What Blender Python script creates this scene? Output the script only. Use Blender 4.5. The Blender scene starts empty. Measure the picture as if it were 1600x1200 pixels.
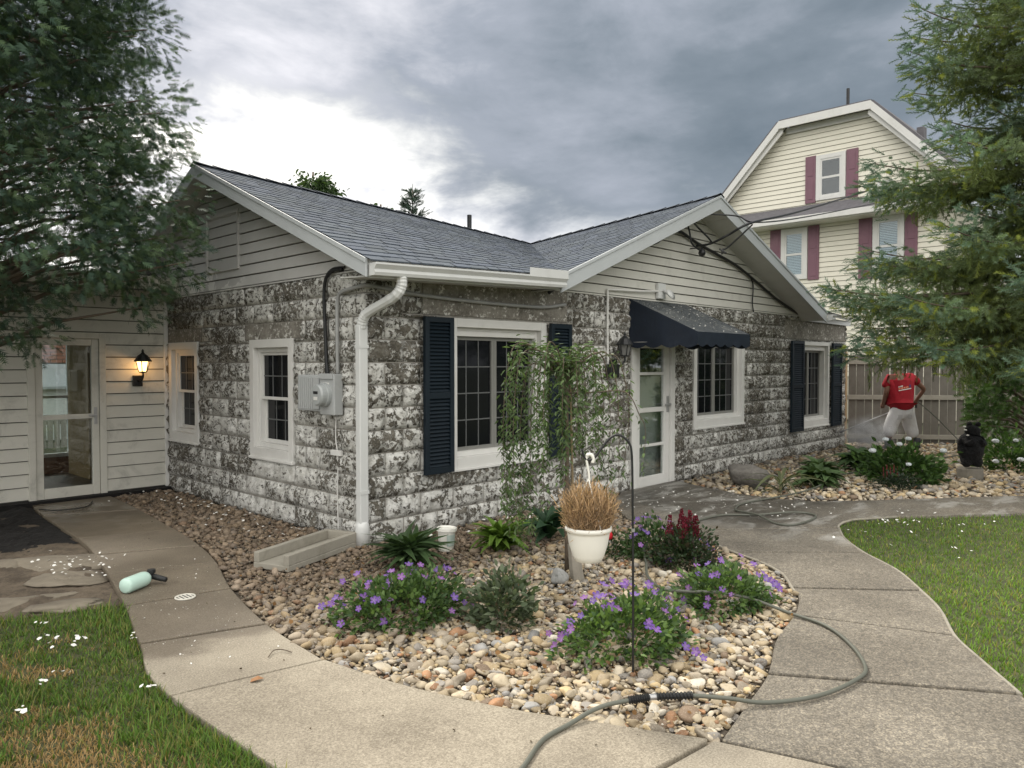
import bpy, bmesh, math, random
import numpy as np
from mathutils import Vector, Matrix
from math import radians, sin, cos, pi

random.seed(7)
rng = np.random.default_rng(11)
scene = bpy.context.scene
COL = scene.collection

# ------------------------------------------------------------------ camera
CAM = (-3.807, -5.417, 1.57)
cd = bpy.data.cameras.new('camera')
cam = bpy.data.objects.new('camera', cd)
COL.objects.link(cam)
cam.location = CAM
cam.rotation_euler = (radians(90 - 1.56), 0, radians(43.95 - 90))
cd.sensor_width = 36
cd.lens = 26.5
cd.clip_start = 0.05
cd.clip_end = 2000
scene.camera = cam
scene.view_settings.view_transform = 'Standard'
scene.view_settings.look = 'None'
scene.view_settings.gamma = 1
scene.view_settings.use_curve_mapping = False
scene.view_settings.exposure = 1.47
scene.cycles.max_bounces = 6
scene.cycles.diffuse_bounces = 3
scene.cycles.glossy_bounces = 3
scene.cycles.transmission_bounces = 4
scene.cycles.transparent_max_bounces = 8
scene.cycles.volume_bounces = 0

# ------------------------------------------------------------------ sun behind the house, veiled by cloud
SUN_AZ = radians(43.95 + 26)       # compass angle of the sun from +X
SUN_EL = radians(47)
sd = bpy.data.lights.new('sun', 'SUN')
sd.energy = 1.3
sd.angle = radians(14)
sd.color = (1.0, 0.93, 0.82)
sun = bpy.data.objects.new('sun', sd)
COL.objects.link(sun)
to_sun = Vector((cos(SUN_AZ) * cos(SUN_EL), sin(SUN_AZ) * cos(SUN_EL), sin(SUN_EL)))
sun.rotation_euler = to_sun.to_track_quat('Z', 'Y').to_euler()
sun.location = (0, 0, 20)

# ------------------------------------------------------------------ node helpers
class NT:
    def __init__(s, tree):
        s.t = tree
    def n(s, typ, **kw):
        nd = s.t.nodes.new(typ)
        for k, v in kw.items():
            setattr(nd, k, v)
        return nd
    def link(s, a, b):
        s.t.links.new(a, b)
    def put(s, sock, v):
        if hasattr(v, 'default_value') or isinstance(v, bpy.types.NodeSocket):
            s.t.links.new(v, sock)
        else:
            if isinstance(v, (tuple, list)) and len(v) == 3 and sock.type == 'RGBA':
                v = (*v, 1)
            sock.default_value = v
    def m(s, op, a, b=0.0, c=0.0, clamp=False):
        nd = s.n('ShaderNodeMath', operation=op, use_clamp=clamp)
        s.put(nd.inputs[0], a); s.put(nd.inputs[1], b); s.put(nd.inputs[2], c)
        return nd.outputs[0]
    def vm(s, op, a, b=(0, 0, 0)):
        nd = s.n('ShaderNodeVectorMath', operation=op)
        s.put(nd.inputs[0], a); s.put(nd.inputs[1], b)
        return nd.outputs['Value'] if op in ('DOT_PRODUCT', 'LENGTH', 'DISTANCE') else nd.outputs[0]
    def mix(s, f, a, b, blend='MIX'):
        nd = s.n('ShaderNodeMix', data_type='RGBA', blend_type=blend)
        s.put(nd.inputs['Factor'], f); s.put(nd.inputs[6], a); s.put(nd.inputs[7], b)
        return nd.outputs[2]
    def ss(s, x, lo, hi):
        nd = s.n('ShaderNodeMapRange', interpolation_type='SMOOTHSTEP')
        s.put(nd.inputs['Value'], x); s.put(nd.inputs['From Min'], lo); s.put(nd.inputs['From Max'], hi)
        return nd.outputs[0]
    def noise(s, vec, scale, detail=4, rough=0.55, dist=0.0):
        nd = s.n('ShaderNodeTexNoise')
        s.put(nd.inputs['Vector'], vec)
        nd.inputs['Scale'].default_value = scale
        nd.inputs['Detail'].default_value = detail
        nd.inputs['Roughness'].default_value = rough
        nd.inputs['Distortion'].default_value = dist
        return nd.outputs['Fac']
    def voro(s, vec, scale, out='Distance', feature='F1'):
        nd = s.n('ShaderNodeTexVoronoi', feature=feature)
        s.put(nd.inputs['Vector'], vec)
        nd.inputs['Scale'].default_value = scale
        return nd.outputs[out]
    def pos(s):
        return s.n('ShaderNodeNewGeometry').outputs['Position']
    def sep(s, v):
        nd = s.n('ShaderNodeSeparateXYZ'); s.put(nd.inputs[0], v)
        return nd.outputs
    def comb(s, x, y, z):
        nd = s.n('ShaderNodeCombineXYZ')
        s.put(nd.inputs[0], x); s.put(nd.inputs[1], y); s.put(nd.inputs[2], z)
        return nd.outputs[0]
    def ramp(s, f, stops, interp='LINEAR'):
        nd = s.n('ShaderNodeValToRGB'); cr = nd.color_ramp; cr.interpolation = interp
        while len(cr.elements) < len(stops):
            cr.elements.new(0.5)
        for e, (p, c) in zip(cr.elements, stops):
            e.position = p; e.color = (*c, 1)
        s.put(nd.inputs[0], f)
        return nd.outputs[0]
    def bump(s, h, strength=0.3, dist=0.01, nrm=None):
        nd = s.n('ShaderNodeBump')
        nd.inputs['Strength'].default_value = strength
        nd.inputs['Distance'].default_value = dist
        s.put(nd.inputs['Height'], h)
        if nrm is not None: s.link(nrm, nd.inputs['Normal'])
        return nd.outputs[0]

# ------------------------------------------------------------------ world: broken storm cloud over a bright gap towards the sun
world = bpy.data.worlds.new('World')
scene.world = world
world.use_nodes = True
wt = NT(world.node_tree)
world.node_tree.nodes.clear()
out = wt.n('ShaderNodeOutputWorld')
bg = wt.n('ShaderNodeBackground')
wt.link(bg.outputs[0], out.inputs[0])
sky = wt.n('ShaderNodeTexSky', sky_type='NISHITA')
sky.sun_disc = False
sky.sun_elevation = SUN_EL
sky.sun_rotation = radians(90) - SUN_AZ
sky.air_density = 1.0; sky.dust_density = 2.0
d = wt.n('ShaderNodeTexCoord').outputs['Generated']
x, y, z = wt.sep(d)
GL = radians(43.95 + 21)          # azimuth of the bright gap below the cloud deck
gd = (cos(GL) * cos(radians(14)), sin(GL) * cos(radians(14)), sin(radians(14)))
sdot = wt.m('MAXIMUM', wt.vm('DOT_PRODUCT', d, gd), 0.0)
s8 = wt.m('POWER', sdot, 11.0)
# cloud lumps drawn out sideways
dv = wt.vm('MULTIPLY', d, (1.0, 1.0, 2.1))
n1 = wt.noise(wt.vm('ADD', dv, (3.1, 1.7, 0)), 1.35, 7, 0.5, 0.35)
n2 = wt.noise(wt.vm('ADD', dv, (5.1, 2.2, 1.0)), 3.1, 9, 0.56, 0.5)
n3 = wt.noise(wt.vm('ADD', dv, (1.3, 7.7, 4.0)), 8.0, 7, 0.6, 0.3)
edge = wt.m('ADD', 0.125, wt.m('MULTIPLY', s8, 0.160))
zn = wt.m('ADD', z, wt.m('MULTIPLY', wt.m('SUBTRACT', n2, 0.5), 0.30))
zn = wt.m('ADD', zn, wt.m('MULTIPLY', wt.m('SUBTRACT', n3, 0.5), 0.16))
deck = wt.ss(wt.m('SUBTRACT', zn, edge), -0.05, 0.085)
shade = wt.m('ADD', wt.m('MULTIPLY', n1, 0.62), wt.m('ADD', wt.m('MULTIPLY', n2, 0.30), wt.m('MULTIPLY', n3, 0.14)))
dark = wt.ramp(shade, [(0.38, (0.060, 0.077, 0.094)), (0.47, (0.090, 0.108, 0.128)), (0.56, (0.155, 0.170, 0.197)), (0.66, (0.34, 0.34, 0.36))])
# unseen sky overhead and behind the camera made brighter, added fill for front walls
away = wt.ss(wt.vm('DOT_PRODUCT', d, (-0.62, -0.60, 0.50)), -0.15, 0.75)
thin = wt.mix(n2, (0.70, 0.68, 0.64), (1.10, 1.07, 1.01))
dark = wt.mix(wt.m('MULTIPLY', away, 0.92), dark, thin)
gap = wt.mix(s8, (0.33, 0.335, 0.35), (0.56, 0.54, 0.49))
wisp = wt.ss(wt.m('ADD', wt.m('MULTIPLY', n3, 0.55), wt.m('MULTIPLY', n2, 0.55)), 0.50, 0.66)
gap = wt.mix(wt.m('MULTIPLY', wisp, 0.75), gap, (0.265, 0.265, 0.30))
nish = wt.mix(1.0, sky.outputs[0], (0.07, 0.07, 0.07), 'MULTIPLY')
gap = wt.mix(0.12, gap, nish)
cl = wt.mix(deck, gap, dark)
wt.link(cl, bg.inputs[0])
bg.inputs[1].default_value = 1.0

# ------------------------------------------------------------------ materials
def newmat(name):
    m = bpy.data.materials.new(name); m.use_nodes = True
    t = NT(m.node_tree)
    b = m.node_tree.nodes['Principled BSDF']
    return m, t, b

def plain(name, col, rough=0.6, var=0.15, scale=6.0, bump=0.0, bscale=60.0, metallic=0.0, spec=0.5, dirt=0.0, dirtcol=(0.1, 0.09, 0.07), bdist=0.004):
    m, t, b = newmat(name)
    p = t.pos()
    n = t.noise(p, scale, 5, 0.6)
    c = t.mix(n, tuple(v * (1 - var) for v in col), tuple(min(1, v * (1 + var)) for v in col))
    if dirt > 0:
        dn = t.ss(t.noise(p, scale * 0.5, 8, 0.68, 0.4), 0.46, 0.74)
        c = t.mix(t.m('MULTIPLY', dn, dirt), c, dirtcol)
    t.put(b.inputs['Base Color'], c)
    b.inputs['Roughness'].default_value = rough
    b.inputs['Metallic'].default_value = metallic
    b.inputs['Specular IOR Level'].default_value = spec
    if bump > 0:
        t.link(t.bump(t.noise(p, bscale, 6, 0.6), bump, bdist), b.inputs['Normal'])
    return m

def leafmat(name, trans=0.3, rough=0.55, spec=0.35):
    m, t, b = newmat(name)
    at = t.n('ShaderNodeAttribute', attribute_name='col').outputs['Color']
    t.put(b.inputs['Base Color'], at)
    b.inputs['Roughness'].default_value = rough
    b.inputs['Specular IOR Level'].default_value = spec
    tr = t.n('ShaderNodeBsdfTranslucent')
    t.link(t.mix(1.0, at, (1.25, 1.3, 0.7), 'MULTIPLY'), tr.inputs[0])
    mx = t.n('ShaderNodeMixShader'); mx.inputs[0].default_value = trans
    t.link(b.outputs[0], mx.inputs[1]); t.link(tr.outputs[0], mx.inputs[2])
    o = m.node_tree.nodes['Material Output']
    t.link(mx.outputs[0], o.inputs[0])
    return m

def attrmat(name, rough=0.7, bump=0.2, bscale=90.0, var=0.25, vscale=30.0, spec=0.4):
    m, t, b = newmat(name)
    p = t.pos()
    at = t.n('ShaderNodeAttribute', attribute_name='col').outputs['Color']
    n = t.noise(p, vscale, 5, 0.6)
    f = t.m('ADD', 1 - var, t.m('MULTIPLY', n, 2 * var))
    nd = t.n('ShaderNodeVectorMath', operation='SCALE')
    t.link(at, nd.inputs[0]); t.link(f, nd.inputs['Scale'])
    t.link(nd.outputs[0], b.inputs['Base Color'])
    b.inputs['Roughness'].default_value = rough
    b.inputs['Specular IOR Level'].default_value = spec
    if bump: t.link(t.bump(t.noise(p, bscale, 5, 0.6), bump, 0.004), b.inputs['Normal'])
    return m

def peel_material():
    """rock-faced block: weathered cement with scraps of old white paint"""
    m, t, b = newmat('peeling_block')
    p = t.pos()
    px_, py_, pz_ = t.sep(p)
    rnd = t.n('ShaderNodeObjectInfo').outputs['Random']
    # cement
    c1 = t.noise(p, 3.0, 6, 0.65)
    c2 = t.noise(p, 45.0, 6, 0.7)
    cem = t.ramp(t.m('ADD', t.m('MULTIPLY', c1, 0.6), t.m('MULTIPLY', c2, 0.4)),
                 [(0.30, (0.055, 0.049, 0.038)), (0.5, (0.120, 0.109, 0.087)), (0.68, (0.22, 0.203, 0.17))])
    # paint left over: ragged scraps, finer on the side wall and further along the front
    big = t.noise(t.vm('ADD', p, (2.0, 5.0, 9.0)), 1.7, 4, 0.55)
    side = t.ss(px_, 0.03, 0.0)
    far = t.ss(px_, 2.4, 6.0)
    fine_ = t.m('MAXIMUM', t.m('MULTIPLY', side, 0.8), far)
    coarse = t.noise(p, 12.0, 9, 0.66, 0.5)
    medium = t.noise(p, 30.0, 8, 0.70, 0.4)
    fin = t.noise(p, 75.0, 6, 0.75, 0.2)
    left = t.ss(py_, 1.6, 4.2)
    low = t.ss(pz_, 1.5, 0.1)
    f = t.m('ADD', t.m('MULTIPLY', coarse, t.m('SUBTRACT', 0.46, t.m('MULTIPLY', fine_, 0.30))), t.m('MULTIPLY', medium, t.m('ADD', 0.36, t.m('MULTIPLY', fine_, 0.20))))
    f = t.m('ADD', f, t.m('MULTIPLY', fin, t.m('ADD', 0.18, t.m('MULTIPLY', fine_, 0.10))))
    f = t.m('ADD', f, t.m('MULTIPLY', t.m('SUBTRACT', big, 0.5), 0.16))
    f = t.m('ADD', f, t.m('MULTIPLY', t.m('SUBTRACT', rnd, 0.5), 0.045))
    hgt = t.sep(t.n('ShaderNodeAttribute', attribute_name='col').outputs['Color'])[0]
    f = t.m('ADD', f, t.m('MULTIPLY', t.m('SUBTRACT', 0.55, hgt), 0.045))
    f = t.m('SUBTRACT', f, t.m('MULTIPLY', far, 0.012))
    f = t.m('SUBTRACT', f, t.m('MULTIPLY', left, 0.028))
    f = t.m('ADD', f, t.m('MULTIPLY', low, 0.018))
    f = t.m('ADD', f, t.m('MULTIPLY', side, 0.012))
    mask = t.ss(f, 0.495, 0.516)
    black = t.ss(t.noise(t.vm('ADD', p, (7.0, 1.0, 3.0)), 15.0, 8, 0.7, 0.4), 0.52, 0.58)
    cem = t.mix(t.m('MULTIPLY', black, 0.50), cem, (0.030, 0.026, 0.020))
    pn = t.noise(p, 9.0, 6, 0.65)
    paint = t.ramp(pn, [(0.3, (0.40, 0.39, 0.355)), (0.5, (0.64, 0.635, 0.60)), (0.7, (0.80, 0.795, 0.765))])
    # thin film of old paint dust between
    dust = t.ss(t.noise(p, 11.0, 9, 0.78, 0.5), 0.46, 0.66)
    cem = t.mix(t.m('MULTIPLY', dust, 0.55), cem, (0.33, 0.315, 0.28))
    t.put(b.inputs['Base Color'], t.mix(mask, cem, paint))
    b.inputs['Roughness'].default_value = 0.85
    b.inputs['Specular IOR Level'].default_value = 0.25
    h = t.m('ADD', t.m('MULTIPLY', mask, 0.25), t.m('ADD', t.m('MULTIPLY', c2, 0.5), t.m('MULTIPLY', t.noise(p, 14.0, 5, 0.6), 1.4)))
    t.link(t.bump(h, 1.0, 0.024), b.inputs['Normal'])
    return m

def concrete_walk():
    m, t, b = newmat('walk_concrete')
    p = t.pos()
    x_, y_, z_ = t.sep(p)
    rnd = t.n('ShaderNodeObjectInfo').outputs['Random']
    n1 = t.noise(p, 1.6, 7, 0.62)
    n2 = t.noise(p, 110.0, 6, 0.8)
    dry = t.ramp(t.m('ADD', t.m('MULTIPLY', n1, 0.30), t.m('MULTIPLY', n2, 0.70)), [(0.40, (0.140, 0.118, 0.086)), (0.5, (0.272, 0.237, 0.181)), (0.60, (0.43, 0.382, 0.298))])
    dry = t.mix(t.m('MULTIPLY', rnd, 0.22), dry, (0.27, 0.24, 0.20))
    stain = t.ss(t.noise(p, 2.3, 10, 0.74, 0.8), 0.46, 0.74)
    dry = t.mix(t.m('MULTIPLY', stain, 0.16), dry, (0.19, 0.165, 0.13))
    sp = t.m('LESS_THAN', t.voro(p, 120.0), 0.22)
    dry = t.mix(t.m('MULTIPLY', sp, t.m('MULTIPLY', t.noise(p, 30.0, 3, 0.6), 1.1)), dry, (0.15, 0.125, 0.095))
    # wet from the washing: ends in a ragged tide line
    w = t.m('ADD', y_, t.m('MULTIPLY', t.m('SUBTRACT', t.noise(p, 2.4, 5, 0.6), 0.5), 0.7))
    w = t.m('ADD', w, t.m('MULTIPLY', t.m('ADD', x_, 1.6), 0.28))
    wet = t.ss(w, -1.52, -1.36)
    wetc = t.mix(1.0, dry, (0.54, 0.51, 0.48), 'MULTIPLY')
    c = t.mix(wet, dry, wetc)
    # paint crumbs
    v = t.voro(p, 46.0)
    pick = t.noise(p, 6.0, 3, 0.5)
    crumb = t.m('MULTIPLY', t.m('LESS_THAN', v, 0.13), t.ss(pick, 0.50, 0.62))
    crumb = t.m('MULTIPLY', crumb, t.ss(t.m('ABSOLUTE', t.m('ADD', y_, 1.0)), 1.7, 0.2))
    c = t.mix(t.m('MULTIPLY', crumb, 0.75), c, (0.66, 0.64, 0.58))
    t.put(b.inputs['Base Color'], c)
    pud = t.ss(t.noise(p, 1.8, 3, 0.5), 0.40, 0.62)
    door = t.ss(y_, 1.0, 3.4)
    rr = t.m('SUBTRACT', 0.85, t.m('MULTIPLY', wet, t.m('ADD', 0.25, t.m('MULTIPLY', t.m('MULTIPLY', pud, door), 0.38))))
    t.put(b.inputs['Roughness'], rr)
    b.inputs['Specular IOR Level'].default_value = 0.4
    br = t.noise(t.vm('MULTIPLY', p, (60, 14, 1)), 3.0, 4, 0.6)
    t.link(t.bump(t.m('ADD', t.m('MULTIPLY', n2, 0.7), t.m('MULTIPLY', br, 0.5)), 0.35, 0.004), b.inputs['Normal'])
    return m

def aggregate_path():
    m, t, b = newmat('path_aggregate')
    p = t.pos()
    x_, y_, z_ = t.sep(p)
    v = t.voro(p, 150.0, 'Color')
    vg = t.sep(v)[0]
    v2 = t.voro(p, 48.0)
    n1 = t.noise(p, 1.3, 7, 0.62, 0.3)
    n2 = t.noise(p, 34.0, 5, 0.7)
    base = t.ramp(t.m('ADD', t.m('MULTIPLY', n1, 0.5), t.m('MULTIPLY', n2, 0.5)), [(0.32, (0.082, 0.073, 0.059)), (0.5, (0.145, 0.130, 0.106)), (0.68, (0.255, 0.231, 0.19))])
    c = t.mix(0.55, base, t.mix(1.0, base, t.ramp(vg, [(0.0, (0.45, 0.42, 0.40)), (0.5, (0.95, 0.95, 0.95)), (1.0, (2.3, 2.2, 2.0))]), 'MULTIPLY'))
    dk = t.ss(t.noise(p, 0.9, 8, 0.7, 0.5), 0.5, 0.72)
    c = t.mix(t.m('MULTIPLY', dk, 0.45), c, (0.085, 0.076, 0.062))
    # wet, splashed with washed-off paint in front of the door
    wn = t.m('ADD', x_, t.m('MULTIPLY', t.m('SUBTRACT', t.noise(p, 1.2, 4, 0.6), 0.5), 1.6))
    wet = t.m('MULTIPLY', t.ss(wn, 2.6, 3.1), t.ss(y_, -2.75, -1.9))
    c = t.mix(wet, c, t.mix(1.0, c, (0.50, 0.50, 0.50), 'MULTIPLY'))
    milk = t.m('MULTIPLY', t.ss(t.noise(t.vm('MULTIPLY', p, (0.6, 1.6, 1)), 2.2, 7, 0.65, 0.9), 0.50, 0.64), t.ss(wn, 2.5, 3.4))
    c = t.mix(t.m('MULTIPLY', milk, 0.6), c, (0.40, 0.39, 0.36))
    crumb = t.m('MULTIPLY', t.m('LESS_THAN', v2, 0.10), t.ss(t.noise(p, 1.1, 3, 0.5), 0.40, 0.62))
    crumb = t.m('MULTIPLY', crumb, t.ss(x_, 0.2, 2.4))
    c = t.mix(t.m('MULTIPLY', crumb, 0.7), c, (0.62, 0.60, 0.56))
    t.put(b.inputs['Base Color'], c)
    t.put(b.inputs['Roughness'], t.m('SUBTRACT', 0.88, t.m('MULTIPLY', wet, 0.45)))
    t.link(t.bump(t.m('ADD', t.m('MULTIPLY', vg, 0.5), n2), 0.5, 0.006), b.inputs['Normal'])
    return m

def soil_material(name, c0, c1, scale=5.0, bump=0.6):
    m, t, b = newmat(name)
    p = t.pos()
    n1 = t.noise(p, scale, 8, 0.68, 0.3)
    n2 = t.noise(p, 60, 5, 0.7)
    t.put(b.inputs['Base Color'], t.mix(t.ss(t.m('ADD', t.m('MULTIPLY', n1, 0.7), t.m('MULTIPLY', n2, 0.3)), 0.36, 0.64), c0, c1))
    b.inputs['Roughness'].default_value = 0.95
    t.link(t.bump(t.m('ADD', n1, t.m('MULTIPLY', n2, 0.5)), bump, 0.02), b.inputs['Normal'])
    return m

def pebble_material():
    m, t, b = newmat('river_pebble')
    p = t.pos()
    at = t.n('ShaderNodeAttribute', attribute_name='col').outputs['Color']
    oi = t.n('ShaderNodeObjectInfo')
    c = t.mix(1.0, at, oi.outputs['Color'], 'MULTIPLY')
    n = t.noise(p, 38.0, 6, 0.65, 0.4)
    c = t.mix(t.m('MULTIPLY', t.ss(n, 0.45, 0.75), 0.35), c, (0.16, 0.125, 0.085))
    n2 = t.noise(p, 160.0, 3, 0.6)
    c = t.mix(t.m('MULTIPLY', t.ss(n2, 0.5, 0.7), 0.25), c, (0.62, 0.57, 0.48))
    t.put(b.inputs['Base Color'], c)
    b.inputs['Roughness'].default_value = 0.72
    b.inputs['Specular IOR Level'].default_value = 0.35
    t.link(t.bump(t.m('ADD', n, t.m('MULTIPLY', n2, 0.3)), 0.35, 0.006), b.inputs['Normal'])
    return m

def glass_clear(name, refl=0.12, tint=(0.9, 0.93, 0.92), rough=0.02):
    m, t, b = newmat(name)
    nt = m.node_tree
    tr = t.n('ShaderNodeBsdfTransparent'); tr.inputs[0].default_value = (*tint, 1)
    gl = t.n('ShaderNodeBsdfGlossy'); gl.inputs['Roughness'].default_value = rough
    fr = t.n('ShaderNodeLayerWeight'); fr.inputs[0].default_value = 0.35
    f = t.m('ADD', refl, t.m('MULTIPLY', fr.outputs['Fresnel'], 0.5), clamp=True)
    mx = t.n('ShaderNodeMixShader')
    t.link(f, mx.inputs[0]); t.link(tr.outputs[0], mx.inputs[1]); t.link(gl.outputs[0], mx.inputs[2])
    t.link(mx.outputs[0], nt.nodes['Material Output'].inputs[0])
    return m

def siding_paint(name, col, dirt):
    m, t, b = newmat(name)
    p = t.pos()
    n = t.noise(t.vm('MULTIPLY', p, (1, 1, 3)), 2.2, 7, 0.65, 0.3)
    rnd = t.n('ShaderNodeObjectInfo').outputs['Random']
    c = t.mix(n, tuple(v * 0.84 for v in col), col)
    c = t.mix(t.m('MULTIPLY', rnd, 0.10), c, (0.32, 0.32, 0.29))
    dn = t.ss(t.noise(p, 3.0, 9, 0.72, 0.6), 0.5, 0.75)
    c = t.mix(t.m('MULTIPLY', dn, dirt), c, (0.20, 0.20, 0.175))
    t.put(b.inputs['Base Color'], c)
    b.inputs['Roughness'].default_value = 0.6
    t.link(t.bump(t.noise(t.vm('MULTIPLY', p, (4, 4, 40)), 5.0, 5, 0.6), 0.12, 0.004), b.inputs['Normal'])
    return m

def gable_paint():
    m, t, b = newmat('gable_board_paint')
    p = t.pos()
    x_, y_, z_ = t.sep(p)
    n = t.noise(p, 3.0, 7, 0.65, 0.3)
    old = t.mix(n, (0.42, 0.415, 0.40), (0.56, 0.555, 0.54))
    clean = t.mix(n, (0.66, 0.65, 0.62), (0.78, 0.775, 0.75))
    k = t.m('ADD', t.m('MULTIPLY', t.noise(p, 3.2, 5, 0.6, 0.8), 0.9), t.m('MULTIPLY', t.ss(z_, 2.95, 2.4), 0.30))
    k = t.m('MULTIPLY', t.ss(k, 0.74, 0.77), t.ss(y_, 2.0, 2.5))
    t.put(b.inputs['Base Color'], t.mix(k, old, clean))
    b.inputs['Roughness'].default_value = 0.65
    return m

M = {}
M['peel'] = peel_material()
M['walk'] = concrete_walk()
M['path'] = aggregate_path()
M['pebble'] = pebble_material()
M['soil'] = soil_material('bed_soil', (0.045, 0.036, 0.026), (0.10, 0.08, 0.058))
M['mud'] = soil_material('wet_mud', (0.003, 0.003, 0.003), (0.012, 0.010, 0.009), 9.0, 1.0)
M['dirt'] = soil_material('bare_dirt', (0.060, 0.045, 0.031), (0.165, 0.13, 0.092), 4.0, 1.0)
M['turf'] = soil_material('turf_soil', (0.035, 0.045, 0.015), (0.085, 0.085, 0.035), 7.0)
M['meadow'] = soil_material('far_ground', (0.04, 0.055, 0.02), (0.08, 0.085, 0.04), 2.0)
M['lap_shadow'] = plain('lap_shadow_gap', (0.10, 0.098, 0.085), 0.9, 0.2)  # dark backing colour painted as the shade under each lap board
M['mortar'] = plain('mortar', (0.30, 0.285, 0.255), 0.9, 0.35, 14, 0.5, 60, dirt=0.6, dirtcol=(0.09, 0.08, 0.065))
def lintel_material():
    m, t, b = newmat('bare_cement')
    p = t.pos()
    n1 = t.noise(p, 4.0, 8, 0.68, 0.4); n2 = t.noise(p, 26.0, 8, 0.72, 0.3)
    c = t.ramp(t.m('ADD', t.m('MULTIPLY', n1, 0.55), t.m('MULTIPLY', n2, 0.45)), [(0.36, (0.075, 0.068, 0.055)), (0.5, (0.205, 0.19, 0.163)), (0.62, (0.30, 0.285, 0.25))])
    k = t.ss(t.m('ADD', t.m('MULTIPLY', n2, 0.6), t.m('MULTIPLY', t.noise(p, 9.0, 8, 0.7, 0.6), 0.5)), 0.60, 0.63)
    t.put(b.inputs['Base Color'], t.mix(k, c, (0.60, 0.59, 0.55)))
    b.inputs['Roughness'].default_value = 0.9
    t.link(t.bump(n2, 0.6, 0.012), b.inputs['Normal'])
    return m
M['parge'] = lintel_material()
M['white'] = plain('white_trim', (0.66, 0.655, 0.63), 0.5, 0.08, 4, 0.05, 30, dirt=0.28, dirtcol=(0.36, 0.35, 0.32))
M['rake'] = plain('rake_enamel_shaded', (0.44, 0.465, 0.475), 0.45, 0.06, 3, dirt=0.2, dirtcol=(0.30, 0.31, 0.31))  # white trim greyed: shade on boards facing away from light, in the colour
M['gutter'] = plain('gutter_enamel', (0.60, 0.61, 0.60), 0.35, 0.06, 3, dirt=0.25, dirtcol=(0.40, 0.39, 0.36))
M['soffit'] = plain('soffit_paint', (0.52, 0.52, 0.50), 0.6, 0.1, 3, dirt=0.2, dirtcol=(0.30, 0.30, 0.28))
M['cream'] = siding_paint('cream_siding', (0.64, 0.625, 0.555), 0.48)
M['gable'] = gable_paint()
M['gable_front'] = siding_paint('front_gable_siding', (0.64, 0.63, 0.575), 0.30)
M['neigh'] = siding_paint('yellow_siding', (0.83, 0.795, 0.675), 0.08)
M['shingle'] = attrmat('asphalt_shingle', 0.9, 0.5, 160, 0.35, 70, 0.3)
M['ng_roof'] = plain('neighbour_shingle', (0.13, 0.125, 0.135), 0.9, 0.4, 9, 0.4, 80)
M['navy'] = plain('navy_paint', (0.005, 0.012, 0.019), 0.55, 0.3, 5, spec=0.3, dirt=0.12, dirtcol=(0.03, 0.04, 0.05))
M['mauve'] = plain('mauve_shutter', (0.185, 0.088, 0.118), 0.55, 0.12, 4, dirt=0.2, dirtcol=(0.34, 0.22, 0.24))
M['canvas'] = plain('navy_canvas', (0.006, 0.012, 0.024), 0.55, 0.35, 7, 0.3, 120, dirt=0.25, dirtcol=(0.03, 0.04, 0.06))
M['canvas_top'] = plain('faded_canvas', (0.045, 0.052, 0.056), 0.8, 0.35, 6, 0.3, 120, dirt=0.6, dirtcol=(0.16, 0.165, 0.155))
M['dark_glass'] = plain('dark_glass', (0.006, 0.007, 0.009), 0.06, 0.1, 2, spec=0.22)
M['clear'] = glass_clear('storm_glass', 0.07)
M['clear_n'] = glass_clear('house_glass', 0.05, (0.85, 0.9, 0.92))
M['muntin'] = plain('muntin', (0.11, 0.115, 0.115), 0.5, 0.1)
M['screen'] = plain('sash_grey', (0.20, 0.20, 0.185), 0.5, 0.1)
M['blind'] = plain('blind_slat', (0.78, 0.80, 0.80), 0.5, 0.05)
M['steel_grey'] = plain('meter_enamel', (0.40, 0.415, 0.415), 0.45, 0.08, 6, dirt=0.25, dirtcol=(0.22, 0.22, 0.21))
M['conduit'] = plain('grey_conduit', (0.30, 0.305, 0.30), 0.55, 0.2, 6)
M['black_rubber'] = plain('black_rubber', (0.012, 0.013, 0.014), 0.55, 0.2, 6)
M['black_iron'] = plain('black_iron', (0.010, 0.011, 0.012), 0.42, 0.3, 9, 0.2, 120)
M['lens'] = plain('meter_lens', (0.36, 0.38, 0.38), 0.12, 0.1)
M['wood'] = plain('weathered_cedar', (0.175, 0.160, 0.138), 0.85, 0.35, 4, 0.3, 50, dirt=0.5, dirtcol=(0.085, 0.07, 0.055))
M['wood_pale'] = plain('grey_rail', (0.36, 0.335, 0.285), 0.85, 0.2, 5, 0.2, 50, dirt=0.3)
M['wood_new'] = plain('new_post', (0.42, 0.30, 0.18), 0.8, 0.15, 6, 0.2, 60)
M['bark'] = plain('grey_bark', (0.115, 0.09, 0.065), 0.95, 0.4, 16, 0.8, 40, bdist=0.012)
M['twig'] = plain('pale_twig', (0.22, 0.17, 0.10), 0.9, 0.3, 16, 0.3, 60)
M['leaf'] = leafmat('leaf', 0.30)
M['conifer'] = leafmat('conifer_leaf', 0.22, 0.65, 0.2)
M['grass'] = leafmat('grass_blade', 0.35, 0.6, 0.25)
M['petal'] = leafmat('petal', 0.3, 0.6, 0.2)
M['straw'] = leafmat('dead_stem', 0.2, 0.8, 0.1)
M['splash'] = plain('splash_concrete', (0.30, 0.28, 0.235), 0.9, 0.2, 8, 0.5, 60, dirt=0.5, dirtcol=(0.14, 0.13, 0.10))
M['rock'] = plain('field_stone', (0.15, 0.14, 0.125), 0.9, 0.6, 30, 1.0, 22, dirt=0.6, dirtcol=(0.07, 0.065, 0.06), bdist=0.02)
M['flag'] = plain('flagstone', (0.20, 0.172, 0.13), 0.8, 0.4, 5, 0.8, 14, dirt=0.8, dirtcol=(0.11, 0.09, 0.07), bdist=0.02)
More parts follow.
